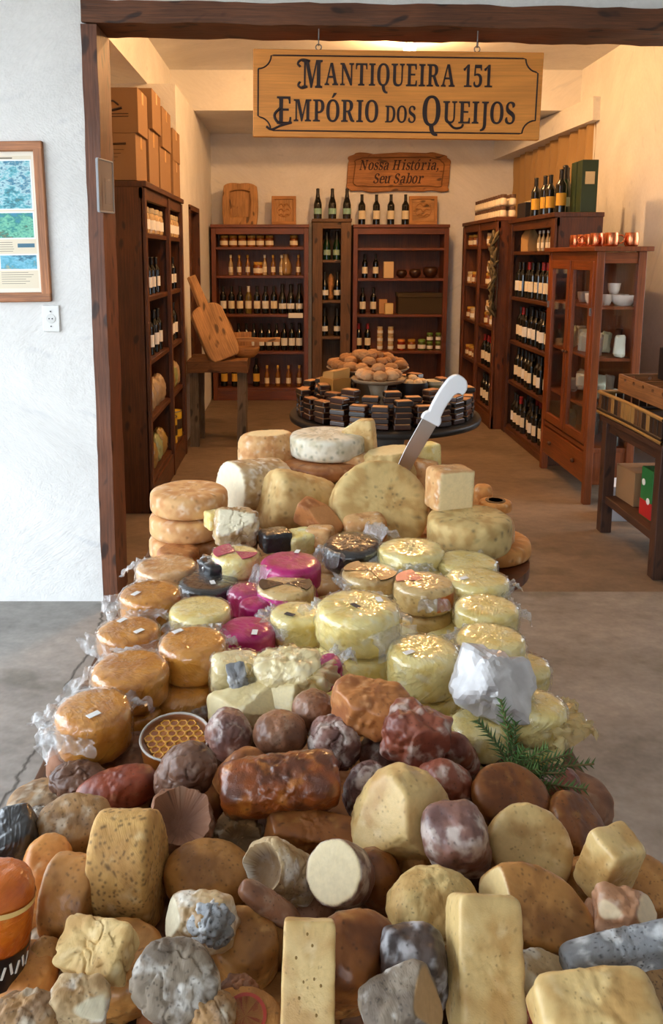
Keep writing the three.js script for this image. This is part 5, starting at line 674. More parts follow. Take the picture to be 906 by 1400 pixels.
["round_cheese","cream cheese with pink top label and orange side label",[0.2943,0.8275,-1.7664],[0.0693,0.0325,0.0693],[0,117,0],{"n":0.012,"m":"wrap","band":[["side",13198620,-100,110],["top",11807324,80,80]],"bag":[[-10,0.06,0.08],[60,0.04,0.08],[200,0.04,0.07]],"p":"cream","e":[0.34,1],"s":67}],
["round_cheese","cheese under the orange-labelled one",[0.2907,0.7625,-1.7654],[0.0693,0.0325,0.0693],[0,121,0],{"p":"cream","e":[0.34,1],"n":0.02,"m":"wrap","s":68}],
["round_cheese","flat yellow cheese beside the swirl-topped one",[0.4273,0.8225,-1.924],[0.0752,0.0275,0.0752],[0,62,0],{"n":0.012,"m":"wrap","bag":[[-20,0.03,0.09]],"p":"yellow","e":[0.34,1],"s":69}],
["round_cheese","cheese under the flat yellow one",[0.4246,0.7675,-1.9279],[0.0752,0.0275,0.0752],[0,235,0],{"p":"yellow","e":[0.34,1],"n":0.02,"m":"wrap","s":70}],
["round_cheese","yellow cheese in clear film at the back edge row",[0.4225,0.83,-1.7879],[0.0735,0.03,0.0735],[0,13,0],{"n":0.012,"m":"wrap","bag":[[-10,0.03,0.1],[40,0.02,0.09]],"st":[[-0.5,0.1,0.3]],"p":"yellow","e":[0.34,1],"s":71}],
["round_cheese","cheese under the filmed yellow one at the edge",[0.4152,0.77,-1.7856],[0.0735,0.03,0.0735],[0,146,0],{"p":"yellow","e":[0.34,1],"n":0.02,"m":"wrap","s":72}],
["round_cheese","yellow cheese third from the foil block along the edge",[0.412,0.8275,-1.6469],[0.0681,0.0275,0.0681],[0,345,0],{"n":0.012,"m":"wrap","bag":[[-25,0.03,0.1]],"p":"yellow","e":[0.34,1],"s":73}],
["round_cheese","cheese under the third edge yellow one",[0.4193,0.7725,-1.6527],[0.0681,0.0275,0.0681],[0,147,0],{"p":"yellow","e":[0.34,1],"n":0.02,"m":"wrap","s":74}],
["round_cheese","smooth yellow cheese just behind the foil block",[0.3873,0.824,-1.5038],[0.0677,0.031,0.0677],[0,164,0],{"n":0.012,"m":"wrap","bag":[[-20,0.035,0.11],[30,0.03,0.1]],"p":"yellow","e":[0.34,1],"s":75}],
["round_cheese","cheese under the smooth yellow one by the foil",[0.3948,0.762,-1.5005],[0.0677,0.031,0.0677],[0,210,0],{"p":"yellow","e":[0.34,1],"n":0.02,"m":"wrap","s":76}],
["round_cheese","pale yellow cheese beside the magenta one",[0.0016,0.815,-1.6286],[0.058,0.035,0.058],[0,317,0],{"n":0.012,"m":"wrap","bag":[[150,0.05,0.1],[100,0.03,0.09]],"st":[[0.1,0.5,0.2,1]],"p":"yellow","e":[0.34,1],"s":77}],
["round_cheese","cheese under the pale yellow one by magenta",[0.0044,0.75,-1.6337],[0.058,0.03,0.058],[0,316,0],{"p":"yellow","e":[0.34,1],"n":0.02,"m":"wrap","s":78}],
["round_cheese","large yellow cheese in crinkled bag with a green print",[0.1244,0.8625,-1.5398],[0.0844,0.0425,0.0844],[0,98,0],{"n":0.03,"f":0.06,"m":"wrap","bag":[[20,0.06,0.11],[150,0.06,0.11,0.2],[80,0.03,0.1],[-40,0.04,0.09]],"st":[[-0.15,-0.1,0.5,1],[0.1,0.55,0.1]],"p":"yellow","e":[0.34,1],"s":79}],
["round_cheese","big yellow cheese under the crinkled bag",[0.1307,0.7775,-1.5423],[0.0844,0.0425,0.0844],[0,128,0],{"p":"yellow","e":[0.34,1],"n":0.02,"m":"wrap","s":80}],
["round_cheese","tall yellow cheese with a round sticker before the foil block",[0.2408,0.8275,-1.4259],[0.0678,0.0425,0.0678],[0,195,0],{"n":0.012,"m":"wrap","bag":[[100,0.03,0.1],[170,0.04,0.1]],"st":[[0.55,-0.25,0.3]],"p":"yellow","e":[0.34,1],"s":81}],
["round_cheese","cheese under the tall yellow one with round sticker",[0.2424,0.7525,-1.43],[0.0678,0.0325,0.0678],[0,293,0],{"p":"yellow","e":[0.34,1],"n":0.02,"m":"wrap","s":82}],
["foil_parcel","crumpled silver-white foil parcel lying on yellow cheeses",[0.3411,0.87,-1.2916],[0.072,0.0455,0.0455],[6,-16,-9],{"e":[0.3,0.3],"n":0.12,"f":0.14,"det":7,"cuts":[[0.5,0.7,0.4,0.036],[-0.6,0.5,0.6,0.045]],"ra":1,"m":"foil","sm":0.012,"cat":"parcel","p":"foil","s":83}],
["round_cheese","yellow cheese under the foil parcel at the table edge",[0.4137,0.81,-1.2846],[0.0517,0.03,0.0517],[0,4,0],{"n":0.02,"m":"wrap","bag":[[0,0.05,0.1,0.1],[50,0.04,0.1,0.1],[-40,0.03,0.08]],"fy":1,"p":"yellow","e":[0.34,1],"s":84}],
["round_cheese","yellow cheese at table level by the rosemary",[0.4115,0.75,-1.2852],[0.0517,0.03,0.0517],[0,186,0],{"p":"yellow","e":[0.34,1],"n":0.02,"m":"wrap","s":85}],
["round_cheese","yellow cheese behind the rosemary sprigs",[0.3109,0.7925,-1.2617],[0.0485,0.0275,0.0485],[0,185,0],{"n":0.02,"m":"wrap","bag":[[120,0.04,0.08]],"fy":1,"p":"yellow","e":[0.34,1],"s":86}],
["round_cheese","cheese under the one behind rosemary",[0.3189,0.7425,-1.2608],[0.0485,0.0225,0.0485],[0,224,0],{"p":"yellow","e":[0.34,1],"n":0.02,"m":"wrap","s":87}],
["round_cheese","yellow cheese low at the edge behind the foil",[0.4524,0.775,-1.4988],[0.0525,0.025,0.0525],[0,106,0],{"n":0.02,"m":"wrap","bag":[[-10,0.03,0.1],[-50,0.03,0.09]],"p":"yellow","e":[0.34,1],"s":88}],
["round_cheese","cheese below the low edge yellow one",[0.4512,0.735,-1.5023],[0.0525,0.015,0.0525],[0,30,0],{"p":"yellow","e":[0.34,1],"n":0.02,"m":"wrap","s":89}],
["wrapped_cheese","yellow cheese wrapped with silver and black foil strip",[-0.1131,0.83,-1.3961],[0.0463,0.0354,0.0354],[8,10,-4],{"e":[0.4,0.5],"n":0.06,"m":"wrap","bag":[[80,0.05,0.05,0.3]],"p":"paperWrap","s":90}],
["foil_parcel","silver and black crumpled foil strip before the caramel cheese",[-0.1047,0.85,-1.3394],[0.017,0.0314,0.0105],[-25,10,8],{"e":[0.3,0.4],"n":0.2,"m":"foil","det":4,"cat":"parcel","p":"greyBlue","s":91}],
["wrapped_cheese","cream paper-wrapped cheese with folded top",[-0.012,0.845,-1.3689],[0.0615,0.0374,0.0454],[6,-8,4],{"e":[0.45,0.6],"n":0.12,"f":0.08,"m":"wrap","bag":[[30,0.05,0.08,0.5],[200,0.03,0.08]],"fy":1,"p":"paperWrap","s":92}],
["wrapped_cheese","magenta wrapped cheese corner beside the cream paper wrap",[0.0546,0.85,-1.365],[0.0293,0.0266,0.024],[10,20,10],{"e":[0.35,0.45],"n":0.06,"m":"gloss","bag":[[-20,0.04,0.05,0.6]],"p":"magenta","s":93}],
["paper_parcel","long pale yellow paper parcel with angular folds",[-0.0775,0.815,-1.3151],[0.0801,0.0258,0.031],[14,14,5],{"e":[0.2,0.22],"cuts":[[0.35,0.75,0.5,0.026],[-0.6,0.6,0.5,0.045]],"n":0.05,"m":"smooth","ra":1,"p":"paperWrap","s":94}],
["paper_parcel","pale yellow folded parcel corner beside the long one",[-0.0261,0.82,-1.3303],[0.0339,0.0287,0.0287],[12,-30,10],{"e":[0.22,0.25],"cuts":[[0.2,0.7,0.7,0.022]],"n":0.05,"m":"smooth","ra":1,"p":"paperWrap","s":95}],
["smoked_cheese","pinkish-brown egg-shaped cheese beside the honeycomb tub",[-0.1089,0.835,-1.1979],[0.0379,0.0355,0.0426],[20,20,-28],{"n":0.06,"m":"smooth","crack":0.04,"p":"mauve","s":96}],
["smoked_cheese","round brown cheese between two egg-shaped ones",[-0.0258,0.845,-1.1843],[0.0433,0.0328,0.0398],[0,0,0],{"n":0.05,"m":"smooth","p":"brown","s":97}],
["smoked_cheese","brown ball cheese behind the terracotta block",[0.0281,0.85,-1.241],[0.0366,0.033,0.0366],[0,0,0],{"n":0.05,"m":"smooth","p":"brown","s":98}],
["smoked_cheese","cracked white-veined brown cheese below the terracotta block",[0.0602,0.84,-1.1684],[0.0405,0.0393,0.0382],[0,10,10],{"e":[0.75,0.85],"n":0.08,"crack":0.09,"p":"mauve","s":99}],
["cheese_block","terracotta-coloured block with rounded edges atop the brown balls",[0.1171,0.885,-1.1915],[0.0633,0.034,0.0422],[8,-8,-5],{"e":[0.42,0.5],"n":0.1,"m":"smooth","cuts":[[-0.8,0.1,0.6,0.05]],"ra":1,"p":"terra","s":100}],
["smoked_cheese","reddish ridged cheese with white mould atop the heap",[0.1824,0.875,-1.1315],[0.0481,0.0403,0.0403],[8,-20,-12],{"e":[0.5,0.55],"n":0.14,"m":"smooth","cuts":[[0.5,0.2,0.8,0.036]],"ra":1,"p":"redMold","s":101}],
["smoked_cheese","dark purple-brown ball wedged under the ridged cheese",[0.1353,0.81,-1.185],[0.0353,0.0329,0.0329],[0,0,0],{"n":0.05,"m":"smooth","p":"mauve","s":102}],
["smoked_cheese","wrinkled greyish-brown ball beside the pale faceted cheese",[0.1044,0.83,-1.0643],[0.0351,0.0415,0.0351],[0,0,-18],{"e":[0.85,0.9],"n":0.06,"crack":0.07,"p":"mauve","s":103}],
["smoked_cheese","long brown log leaning behind the reddish cheeses",[0.2637,0.8,-1.1903],[0.0272,0.0615,0.0272],[38,0,20],{"e":[0.5,1],"n":0.05,"m":"smooth","p":"redMold","s":104}],
["smoked_cheese","reddish-brown oval cheese with white specks",[0.2163,0.84,-1.0667],[0.0362,0.0426,0.0298],[30,-10,40],{"e":[0.8,0.9],"n":0.07,"m":"smooth","p":"redMold","s":105}],
["smoked_cheese","large dark brown egg-shaped cheese touching the smoked log",[-0.1632,0.85,-1.0775],[0.0397,0.0516,0.0387],[12,0,-40],{"n":0.05,"m":"smooth","crack":0.05,"p":"brownDark","s":106}],
["smoked_cheese","shiny smoked log with glossy orange-brown skin",[-0.0227,0.865,-1.0316],[0.0402,0.0835,0.0402],[8,6,-86],{"e":[0.36,1],"n":0.04,"f":0.07,"m":"gloss","p":"smoked","s":107}],
["smoked_cheese","tan log standing behind the shiny smoked log",[-0.0876,0.8,-1.1404],[0.0341,0.0614,0.0341],[40,0,-22],{"e":[0.4,1],"n":0.04,"m":"smooth","p":"terra","s":108}],
["smoked_cheese","smooth reddish-brown loaf beside the hollow rind",[-0.2718,0.8,-1.1092],[0.0644,0.0288,0.0311],[6,10,12],{"e":[0.8,0.8],"n":0.05,"m":"smooth","p":"red","s":109}],
["smoked_cheese","wrinkled dark brown round under the bagged caramel cheese",[-0.3392,0.79,-1.1439],[0.0457,0.0274,0.0343],[10,0,-6],{"n":0.1,"crack":0.1,"m":"smooth","p":"brownDark","s":110}],
["hollow_rind","hollow brown rind like a rough cup",[-0.1579,0.83,-0.9913],[0.043,0.042,0.038],[18,0,-6],{"e":[0.45,0.8],"n":0.1,"hol":[0,1,0.25,0.04,0.031],"det":42,"f":0.06,"p":"brown","s":111}],
["round_cheese","tan round cheese lying tilted behind the spotted wheel",[-0.304,0.82,-1.0013],[0.0525,0.0424,0.0384],[34,12,4],{"e":[0.5,1],"n":0.05,"p":"tanGrey","s":112}],
["small_cheese","small grey lump peeking out behind the tan round cheese",[-0.3796,0.78,-1.068],[0.0172,0.0215,0.0172],[0,0,0],{"n":0.12,"crack":0.08,"p":"grey","s":113}],
["large_cheese","pale dark-spotted wheel standing on its rim",[-0.2094,0.845,-0.8989],[0.075,0.0384,0.0549],[8,-5,93],{"e":[0.2,1],"n":0.015,"sp":1,"f":0.03,"p":"spotted","s":114}],
["large_cheese","smooth tan wheel standing on its rim beside the spotted wheel",[-0.2713,0.82,-0.8738],[0.0591,0.0313,0.0448],[8,-10,88],{"e":[0.24,1],"n":0.02,"m":"smooth","p":"tan","s":115}],
["round_cheese","smooth golden-tan dome cheese beside the spotted wheel",[-0.1119,0.82,-0.915],[0.0578,0.0317,0.0429],[10,0,-4],{"e":[0.75,1],"n":0.03,"m":"smooth","p":"tan","s":116}],
["hollow_rind","small broken hollow rind beside the brown slab",[-0.0813,0.8,-1.0053],[0.0346,0.0244,0.0285],[20,-20,-14],{"e":[0.5,0.6],"n":0.14,"hol":[0.3,0.8,0.5,0.0305,0.0244],"det":42,"crack":0.08,"p":"tanGrey","s":117}],
["cheese_block","flat dark orange-brown slab below the smoked log",[0.019,0.825,-0.9892],[0.0639,0.018,0.024],[16,-6,-7],{"e":[0.26,0.3],"n":0.06,"m":"smooth","cuts":[[-0.8,0.3,0.3,0.055]],"ra":1,"p":"brownRind","s":118}],
["hollow_rind","hollow tube of white-dusted brown rind",[-0.0176,0.83,-0.9094],[0.0333,0.05,0.0315],[26,0,38],{"e":[0.5,1],"n":0.08,"hol":[0,1,0.3,0.0481,0.0268],"det":42,"crack":0.05,"p":"whiteBloom","s":119}],
["smoked_cheese","cut log with a round cream face",[0.0548,0.85,-0.8822],[0.0368,0.0377,0.0368],[48,-30,0],{"e":[0.4,1],"cuts":[[0,1,0,0.028]],"n":0.03,"m":"smooth","p":"mauve","s":120}],
["smoked_cheese","golden-brown ball behind the cut log",[0.1058,0.8,-0.9261],[0.0321,0.0473,0.0378],[20,0,16],{"n":0.04,"m":"smooth","p":"brownRind","s":121}],
["round_cheese","large pale cream cheese with flattened facets",[0.139,0.85,-0.9797],[0.0572,0.0651,0.0513],[12,-10,-26],{"e":[0.6,0.7],"n":0.05,"m":"smooth","cuts":[[-0.7,0.3,0.65,0.045],[0.4,0.75,0.5,0.05],[0.2,-0.3,0.9,0.048]],"ra":1,"sm":0.005,"p":"cream","s":122}],
["smoked_cheese","mauve cheese with white bloom and a cream cut side",[0.2033,0.865,-0.9223],[0.041,0.0466,0.0373],[24,0,14],{"e":[0.55,0.75],"n":0.06,"cuts":[[-0.55,-0.7,0.6,0.036]],"m":"smooth","p":"mauve","s":123}],
["small_cheese","small tan cheese with dark specks between larger ones",[0.1593,0.8,-0.9551],[0.0252,0.033,0.0252],[10,0,0],{"n":0.05,"sp":1,"p":"tan","s":124}],
["large_cheese","pale cream wheel tilted against the brown disc cheeses",[0.3051,0.83,-0.9501],[0.0539,0.0289,0.052],[44,-24,-16],{"e":[0.34,1],"n":0.03,"m":"smooth","p":"cream","s":125}],
["cheese_wedge","pale grey wedge tucked behind the tilted cream wheel",[0.3486,0.8,-1.0153],[0.0369,0.0185,0.0308],[20,-20,-24],{"e":[0.2,0.22],"n":0.04,"p":"whiteBloom","s":126}],
["large_cheese","thick brown disc with darker centre beside the rosemary",[0.3067,0.835,-1.0447],[0.0586,0.0209,0.0461],[36,0,-14],{"e":[0.6,1],"n":0.03,"m":"smooth","band":[],"p":"brownRind","s":127}],
["large_cheese","orange-brown wheel at the table edge below the disc",[0.3915,0.8,-1.027],[0.0435,0.0269,0.0476],[34,20,-14],{"e":[0.45,1],"n":0.04,"m":"smooth","p":"brownRind","s":128}],
["smoked_cheese","small pinkish-brown round under the rosemary",[0.4055,0.79,-1.1369],[0.0341,0.0273,0.0295],[0,0,0],{"n":0.05,"m":"smooth","p":"redMold","s":129}],
["cheese_block","upright cream block standing on a tan round cheese",[0.3837,0.865,-0.8823],[0.0287,0.0412,0.0233],[14,24,-5],{"e":[0.2,0.22],"n":0.04,"m":"smooth","cuts":[[0.6,0.7,0.3,0.048]],"f":0.015,"p":"cream","s":130}],
["round_cheese","tan round cheese under the upright cream block",[0.3786,0.79,-0.9315],[0.0323,0.0285,0.0323],[0,0,0],{"e":[0.6,1],"n":0.04,"m":"smooth","p":"tan","s":131}],
["large_cheese","tan wheel with a round brown stamp at the table corner",[0.4388,0.8,-0.92],[0.0432,0.0244,0.0376],[28,-14,10],{"e":[0.4,1],"n":0.03,"m":"smooth","band":[["disc",8014368,0.3,-0.35]],"p":"tan","s":132}],
["half_cheese","cream half wheel with exposed pale cut side",[0.2759,0.845,-0.8318],[0.0649,0.0307,0.0427],[30,-26,-20],{"e":[0.36,1],"n":0.03,"cuts":[[-0.8,0.3,0.45,0.042]],"m":"smooth","p":"tan","s":133}],
["large_cheese","underside wheel below the cream half wheel",[0.3225,0.77,-0.8805],[0.0545,0.0236,0.0363],[16,0,-10],{"e":[0.4,1],"n":0.03,"p":"tan","s":134}],
["hollow_rind","mottled cream dome with a dark broken opening",[0.1601,0.845,-0.8339],[0.0548,0.0394,0.0428],[26,6,-4],{"e":[0.75,1],"n":0.06,"hol":[0.25,-0.25,1,0.0479,0.0308],"det":42,"p":"creamMold","s":135}],
["cheese_block","tall smooth cream-tan block standing on end",[0.1976,0.865,-0.7399],[0.0354,0.063,0.0261],[-38,12,-12],{"e":[0.2,0.22],"n":0.04,"m":"smooth","ra":1,"cuts":[[0,1,0.3,0.078]],"p":"cream","s":136}],
["smoked_cheese","dark ash-coated block with white streaks",[0.1257,0.855,-0.7464],[0.0341,0.0419,0.0295],[16,-8,8],{"e":[0.5,0.55],"n":0.08,"m":"smooth","p":"ash","s":137}],
["cheese_chunk","pinkish broken chunk resting on the streaked bar",[0.3763,0.855,-0.8135],[0.0351,0.0234,0.0217],[8,-14,-8],{"e":[0.35,0.4],"n":0.1,"cuts":[[0.6,0.75,0.2,0.024],[-0.4,0.6,0.6,0.03]],"m":"smooth","p":"pink","s":138}],
["round_cheese","pink-tan round cheese behind the broken chunk",[0.3859,0.81,-0.8518],[0.0438,0.0228,0.0316],[0,0,0],{"e":[0.5,1],"n":0.04,"p":"pink","s":139}],
["cheese_log","grey streaked bar lying across the heap corner",[0.3509,0.87,-0.751],[0.0187,0.07,0.0171],[8,6,-80],{"e":[0.3,0.5],"n":0.04,"f":0.05,"p":"greyBlue","s":140}],
["small_cheese","small half-white half-brown cheese beside the ash block",[0.2651,0.82,-0.7633],[0.0318,0.0255,0.0239],[10,0,-12],{"e":[0.5,0.6],"n":0.08,"cuts":[[-0.6,0.5,0.6,0.03]],"p":"whiteBloom","s":141}],
["cheese_block","wide cream block with furrowed top at the table front",[0.2873,0.88,-0.6706],[0.0592,0.031,0.0282],[16,4,4],{"e":[0.3,0.35],"n":0.06,"m":"smooth","p":"cream","s":142}],
["half_cheese","large golden-brown half wheel behind the white slab",[0.0552,0.835,-0.7701],[0.0512,0.056,0.0384],[26,14,-14],{"e":[0.45,0.8],"n":0.04,"m":"smooth","cuts":[[0.5,0.5,0.7,0.045]],"ra":1,"p":"brownRind","s":143}],
["cheese_block","upright white slab with small eyes",[0.0117,0.885,-0.6997],[0.0263,0.0525,0.0146],[-34,2,-3],{"e":[0.12,0.14],"n":0.02,"m":"smooth","f":0.008,"slab":1,"p":"cream","s":144}],
["cheese_chunk","grey-backed tan chunk with a cut face at the table front",[0.1017,0.88,-0.6782],[0.0384,0.0256,0.0256],[10,14,22],{"e":[0.4,0.45],"n":0.06,"cuts":[[0.75,0.3,0.5,0.028]],"p":"grey","s":145}],
["large_cheese","tall golden-tan wheel behind the grey mouldy disc",[-0.0602,0.8,-0.8171],[0.0398,0.0441,0.039],[16,0,-4],{"e":[0.4,1],"n":0.03,"m":"smooth","p":"tan","s":146}],
["cheese_log","brown finger-shaped cheese lying on the tan wheel",[-0.0308,0.85,-0.8348],[0.0128,0.0445,0.0146],[10,0,48],{"e":[0.6,0.9],"n":0.05,"m":"smooth","p":"brown","s":147}],
["cheese_chunk","pale chunk with crumpled blue-white rind",[-0.1102,0.855,-0.8053],[0.0414,0.0265,0.0265],[10,-14,12],{"e":[0.5,0.6],"n":0.12,"cuts":[[-0.6,0.6,0.4,0.03]],"m":"smooth","p":"whiteBloom","s":148}],
["foil_parcel","blue-white crumpled patch of rind on the pale chunk",[-0.0953,0.865,-0.7905],[0.0244,0.0212,0.0195],[10,-10,16],{"e":[0.6,0.7],"n":0.14,"crack":0.1,"cat":"rind","p":"greyBlue","s":149}],
["large_cheese","grey mould-crusted disc at the table front",[-0.1238,0.865,-0.7192],[0.0458,0.0255,0.0375],[40,-12,-10],{"e":[0.45,1],"n":0.07,"crack":0.1,"p":"grey","s":150}],
["cheese_chunk","rough tan slab with saw marks on the tan wheel",[-0.2143,0.865,-0.758],[0.0392,0.0173,0.0267],[30,-14,8],{"e":[0.24,0.3],"n":0.1,"crack":0.14,"cuts":[[0.85,0.2,0.3,0.042]],"p":"cream","s":151}],
["large_cheese","tan wheel under the rough slab",[-0.2035,0.8,-0.7987],[0.0581,0.0332,0.0449],[18,0,0],{"e":[0.4,1],"n":0.04,"m":"smooth","p":"tan","s":152}],
["cheese_chunk","small white and tan broken chunk near the front",[-0.2177,0.86,-0.6994],[0.0293,0.0191,0.0205],[10,0,-8],{"e":[0.4,0.5],"n":0.1,"cuts":[[0.3,0.75,0.5,0.022]],"p":"whiteBloom","s":153}],
["small_cheese","small brown cheese lump beside the grey disc",[-0.0606,0.83,-0.7328],[0.0215,0.0199,0.0184],[0,0,0],{"e":[0.7,0.8],"n":0.12,"crack":0.06,"p":"brown","s":154}],
["small_cheese","small grey-tan lump at the front edge",[-0.0841,0.85,-0.6961],[0.0234,0.019,0.019],[0,0,0],{"e":[0.7,0.8],"n":0.12,"crack":0.08,"p":"tanGrey","s":155}],
["small_cheese","tan grey lump at the very corner",[-0.2667,0.86,-0.6838],[0.0331,0.0187,0.0216],[0,0,0],{"e":[0.6,0.8],"n":0.1,"crack":0.06,"p":"tanGrey","s":156}],
["small_cheese","small tan cheese in the gap beside the orange wax",[-0.2888,0.8,-0.8112],[0.0202,0.0236,0.0202],[0,0,0],{"n":0.06,"p":"tan","s":157}],
["large_cheese","orange waxed cheese with black lettered band",[-0.3409,0.86,-0.7979],[0.0427,0.0608,0.0411],[-12,0,-6],{"e":[0.45,1],"n":0.015,"m":"gloss","wax":1,"p":"orangeWax","s":158}],
["large_cheese","orange cheese with black label behind the waxed one",[-0.3238,0.8,-0.9248],[0.0321,0.0566,0.0378],[10,0,-10],{"e":[0.4,1],"n":0.02,"m":"smooth","band":[["side",1315862,-60,70]],"p":"orange","s":159}],
["wrapped_cheese","dark blue-black wrapped cheese at the table edge",[-0.383,0.83,-0.9635],[0.039,0.0312,0.0351],[10,20,14],{"e":[0.35,0.5],"n":0.05,"m":"wrap","p":"black","s":160}],
["large_cheese","orange cheese under the waxed one",[-0.31,0.79,-0.7926],[0.0397,0.0281,0.0364],[0,0,0],{"e":[0.4,1],"n":0.02,"m":"smooth","p":"orange","s":161}],
["round_cheese","tan cheese with red printed ring at the front edge",[-0.0556,0.83,-0.7036],[0.043,0.0148,0.0326],[14,0,0],{"e":[0.4,1],"n":0.03,"band":[["disc",10496536,0.5,0.1],["disc",13144650,0.42,0.1]],"p":"tan","s":162}],
["round_cheese","cheese with round red label at the front edge",[0.2202,0.82,-0.708],[0.0373,0.0179,0.0299],[14,0,0],{"e":[0.4,1],"n":0.03,"band":[["disc",10099226,0.62,0],["disc",14266480,0.4,0]],"p":"tan","s":163}],
["small_cheese","tan lump in the gap below the dome cheese",[0.0235,0.77,-0.9144],[0.0282,0.0244,0.0282],[0,0,0],{"n":0.06,"p":"brown","s":164}],
["large_cheese","grey-tan wheel below the streaked bar",[0.3809,0.8,-0.7666],[0.0481,0.0208,0.0353],[10,0,-6],{"e":[0.4,1],"n":0.03,"p":"tanGrey","s":165}],
["small_cheese","low orange-brown cheese lying on the table under the front heap",[-0.4066,0.7516,-0.67],[0.0513,0.0316,0.0513],[0,126,0],{"p":"brownRind","e":[0.6,1],"n":0.05,"lo":1,"g":"orange-brown cheeses under the front heap","s":166}],
["small_cheese","low terracotta cheese lying on the table under the front heap",[-0.2725,0.7511,-0.661],[0.0521,0.0311,0.0521],[0,232,0],{"p":"terra","e":[0.6,1],"n":0.05,"lo":1,"g":"terracotta cheeses under the front heap","s":167}],
["small_cheese","low terracotta cheese lying on the table under the front heap",[-0.1626,0.7526,-0.6699],[0.0519,0.0326,0.0519],[0,119,0],{"p":"terra","e":[0.6,1],"n":0.05,"lo":1,"g":"terracotta cheeses under the front heap","s":168}],
["small_cheese","low dark brown cheese lying on the table under the front heap",[-0.0338,0.7493,-0.6504],[0.0527,0.0293,0.0527],[0,194,0],{"p":"brownDark","e":[0.6,1],"n":0.05,"lo":1,"g":"dark brown cheeses under the front heap","s":169}],
["small_cheese","low dark brown cheese lying on the table under the front heap",[0.0854,0.7539,-0.6705],[0.0526,0.0339,0.0526],[0,317,0],{"p":"brownDark","e":[0.6,1],"n":0.05,"lo":1,"g":"dark brown cheeses under the front heap","s":170}],
["small_cheese","low tan cheese lying on the table under the front heap",[0.2079,0.7487,-0.6554],[0.0566,0.0287,0.0566],[0,254,0],{"p":"tan","e":[0.6,1],"n":0.05,"lo":1,"g":"tan cheeses under the front heap","s":171}],
["small_cheese","low terracotta cheese lying on the table under the front heap",[0.3297,0.7507,-0.6686],[0.059,0.0307,0.059],[0,32,0],{"p":"terra","e":[0.6,1],"n":0.05,"lo":1,"g":"terracotta cheeses under the front heap","s":172}],
["small_cheese","low tan cheese lying on the table under the front heap",[0.441,0.7476,-0.6493],[0.0549,0.0276,0.0549],[0,296,0],{"p":"tan","e":[0.6,1],"n":0.05,"lo":1,"g":"tan cheeses under the front heap","s":173}],
["small_cheese","low terracotta cheese lying on the table under the front heap",[-0.371,0.7483,-0.7834],[0.0588,0.0283,0.0588],[0,218,0],{"p":"terra","e":[0.6,1],"n":0.05,"lo":1,"g":"terracotta cheeses under the front heap","s":174}],
["small_cheese","low terracotta cheese lying on the table under the front heap",[-0.2588,0.7515,-0.7751],[0.051,0.0315,0.051],[0,329,0],{"p":"terra","e":[0.6,1],"n":0.05,"lo":1,"g":"terracotta cheeses under the front heap","s":175}],
["small_cheese","low terracotta cheese lying on the table under the front heap",[-0.1218,0.7485,-0.7835],[0.0562,0.0285,0.0562],[0,145,0],{"p":"terra","e":[0.6,1],"n":0.05,"lo":1,"g":"terracotta cheeses under the front heap","s":176}],
["small_cheese","low tan cheese lying on the table under the front heap",[-0.0098,0.7529,-0.7701],[0.0581,0.0329,0.0581],[0,279,0],{"p":"tan","e":[0.6,1],"n":0.05,"lo":1,"g":"tan cheeses under the front heap","s":177}],
["small_cheese","low brown cheese lying on the table under the front heap",[0.1033,0.7484,-0.7867],[0.0591,0.0284,0.0591],[0,17,0],{"p":"brown","e":[0.6,1],"n":0.05,"lo":1,"g":"brown cheeses under the front heap","s":178}],
["small_cheese","low orange-brown cheese lying on the table under the front heap",[0.2282,0.7516,-0.782],[0.053,0.0316,0.053],[0,336,0],{"p":"brownRind","e":[0.6,1],"n":0.05,"lo":1,"g":"orange-brown cheeses under the front heap","s":179}],
["small_cheese","low brown cheese lying on the table under the front heap",[0.3475,0.7528,-0.7914],[0.0593,0.0328,0.0593],[0,82,0],{"p":"brown","e":[0.6,1],"n":0.05,"lo":1,"g":"brown cheeses under the front heap","s":180}],
["small_cheese","low tan cheese lying on the table under the front heap",[0.4652,0.749,-0.7719],[0.058,0.029,0.058],[0,291,0],{"p":"tan","e":[0.6,1],"n":0.05,"lo":1,"g":"tan cheeses under the front heap","s":181}],
["small_cheese","low brown cheese lying on the table under the front heap",[-0.4015,0.7505,-0.9022],[0.0514,0.0305,0.0514],[0,41,0],{"p":"brown","e":[0.6,1],"n":0.05,"lo":1,"g":"brown cheeses under the front heap","s":182}],
["small_cheese","low grey-tan cheese lying on the table under the front heap",[-0.2779,0.7463,-0.8961],[0.0572,0.0263,0.0572],[0,266,0],{"p":"tanGrey","e":[0.6,1],"n":0.05,"lo":1,"g":"grey-tan cheeses under the front heap","s":183}],
["small_cheese","low brown cheese lying on the table under the front heap",[-0.1593,0.75,-0.895],[0.0581,0.03,0.0581],[0,309,0],{"p":"brown","e":[0.6,1],"n":0.05,"lo":1,"g":"brown cheeses under the front heap","s":184}],
["small_cheese","low tan cheese lying on the table under the front heap",[-0.0505,0.7487,-0.8962],[0.0591,0.0287,0.0591],[0,61,0],{"p":"tan","e":[0.6,1],"n":0.05,"lo":1,"g":"tan cheeses under the front heap","s":185}],
["small_cheese","low grey-tan cheese lying on the table under the front heap",[0.0859,0.7489,-0.8965],[0.0533,0.0289,0.0533],[0,255,0],{"p":"tanGrey","e":[0.6,1],"n":0.05,"lo":1,"g":"grey-tan cheeses under the front heap","s":186}],
["small_cheese","low terracotta cheese lying on the table under the front heap",[0.193,0.7537,-0.8938],[0.0503,0.0337,0.0503],[0,296,0],{"p":"terra","e":[0.6,1],"n":0.05,"lo":1,"g":"terracotta cheeses under the front heap","s":187}],
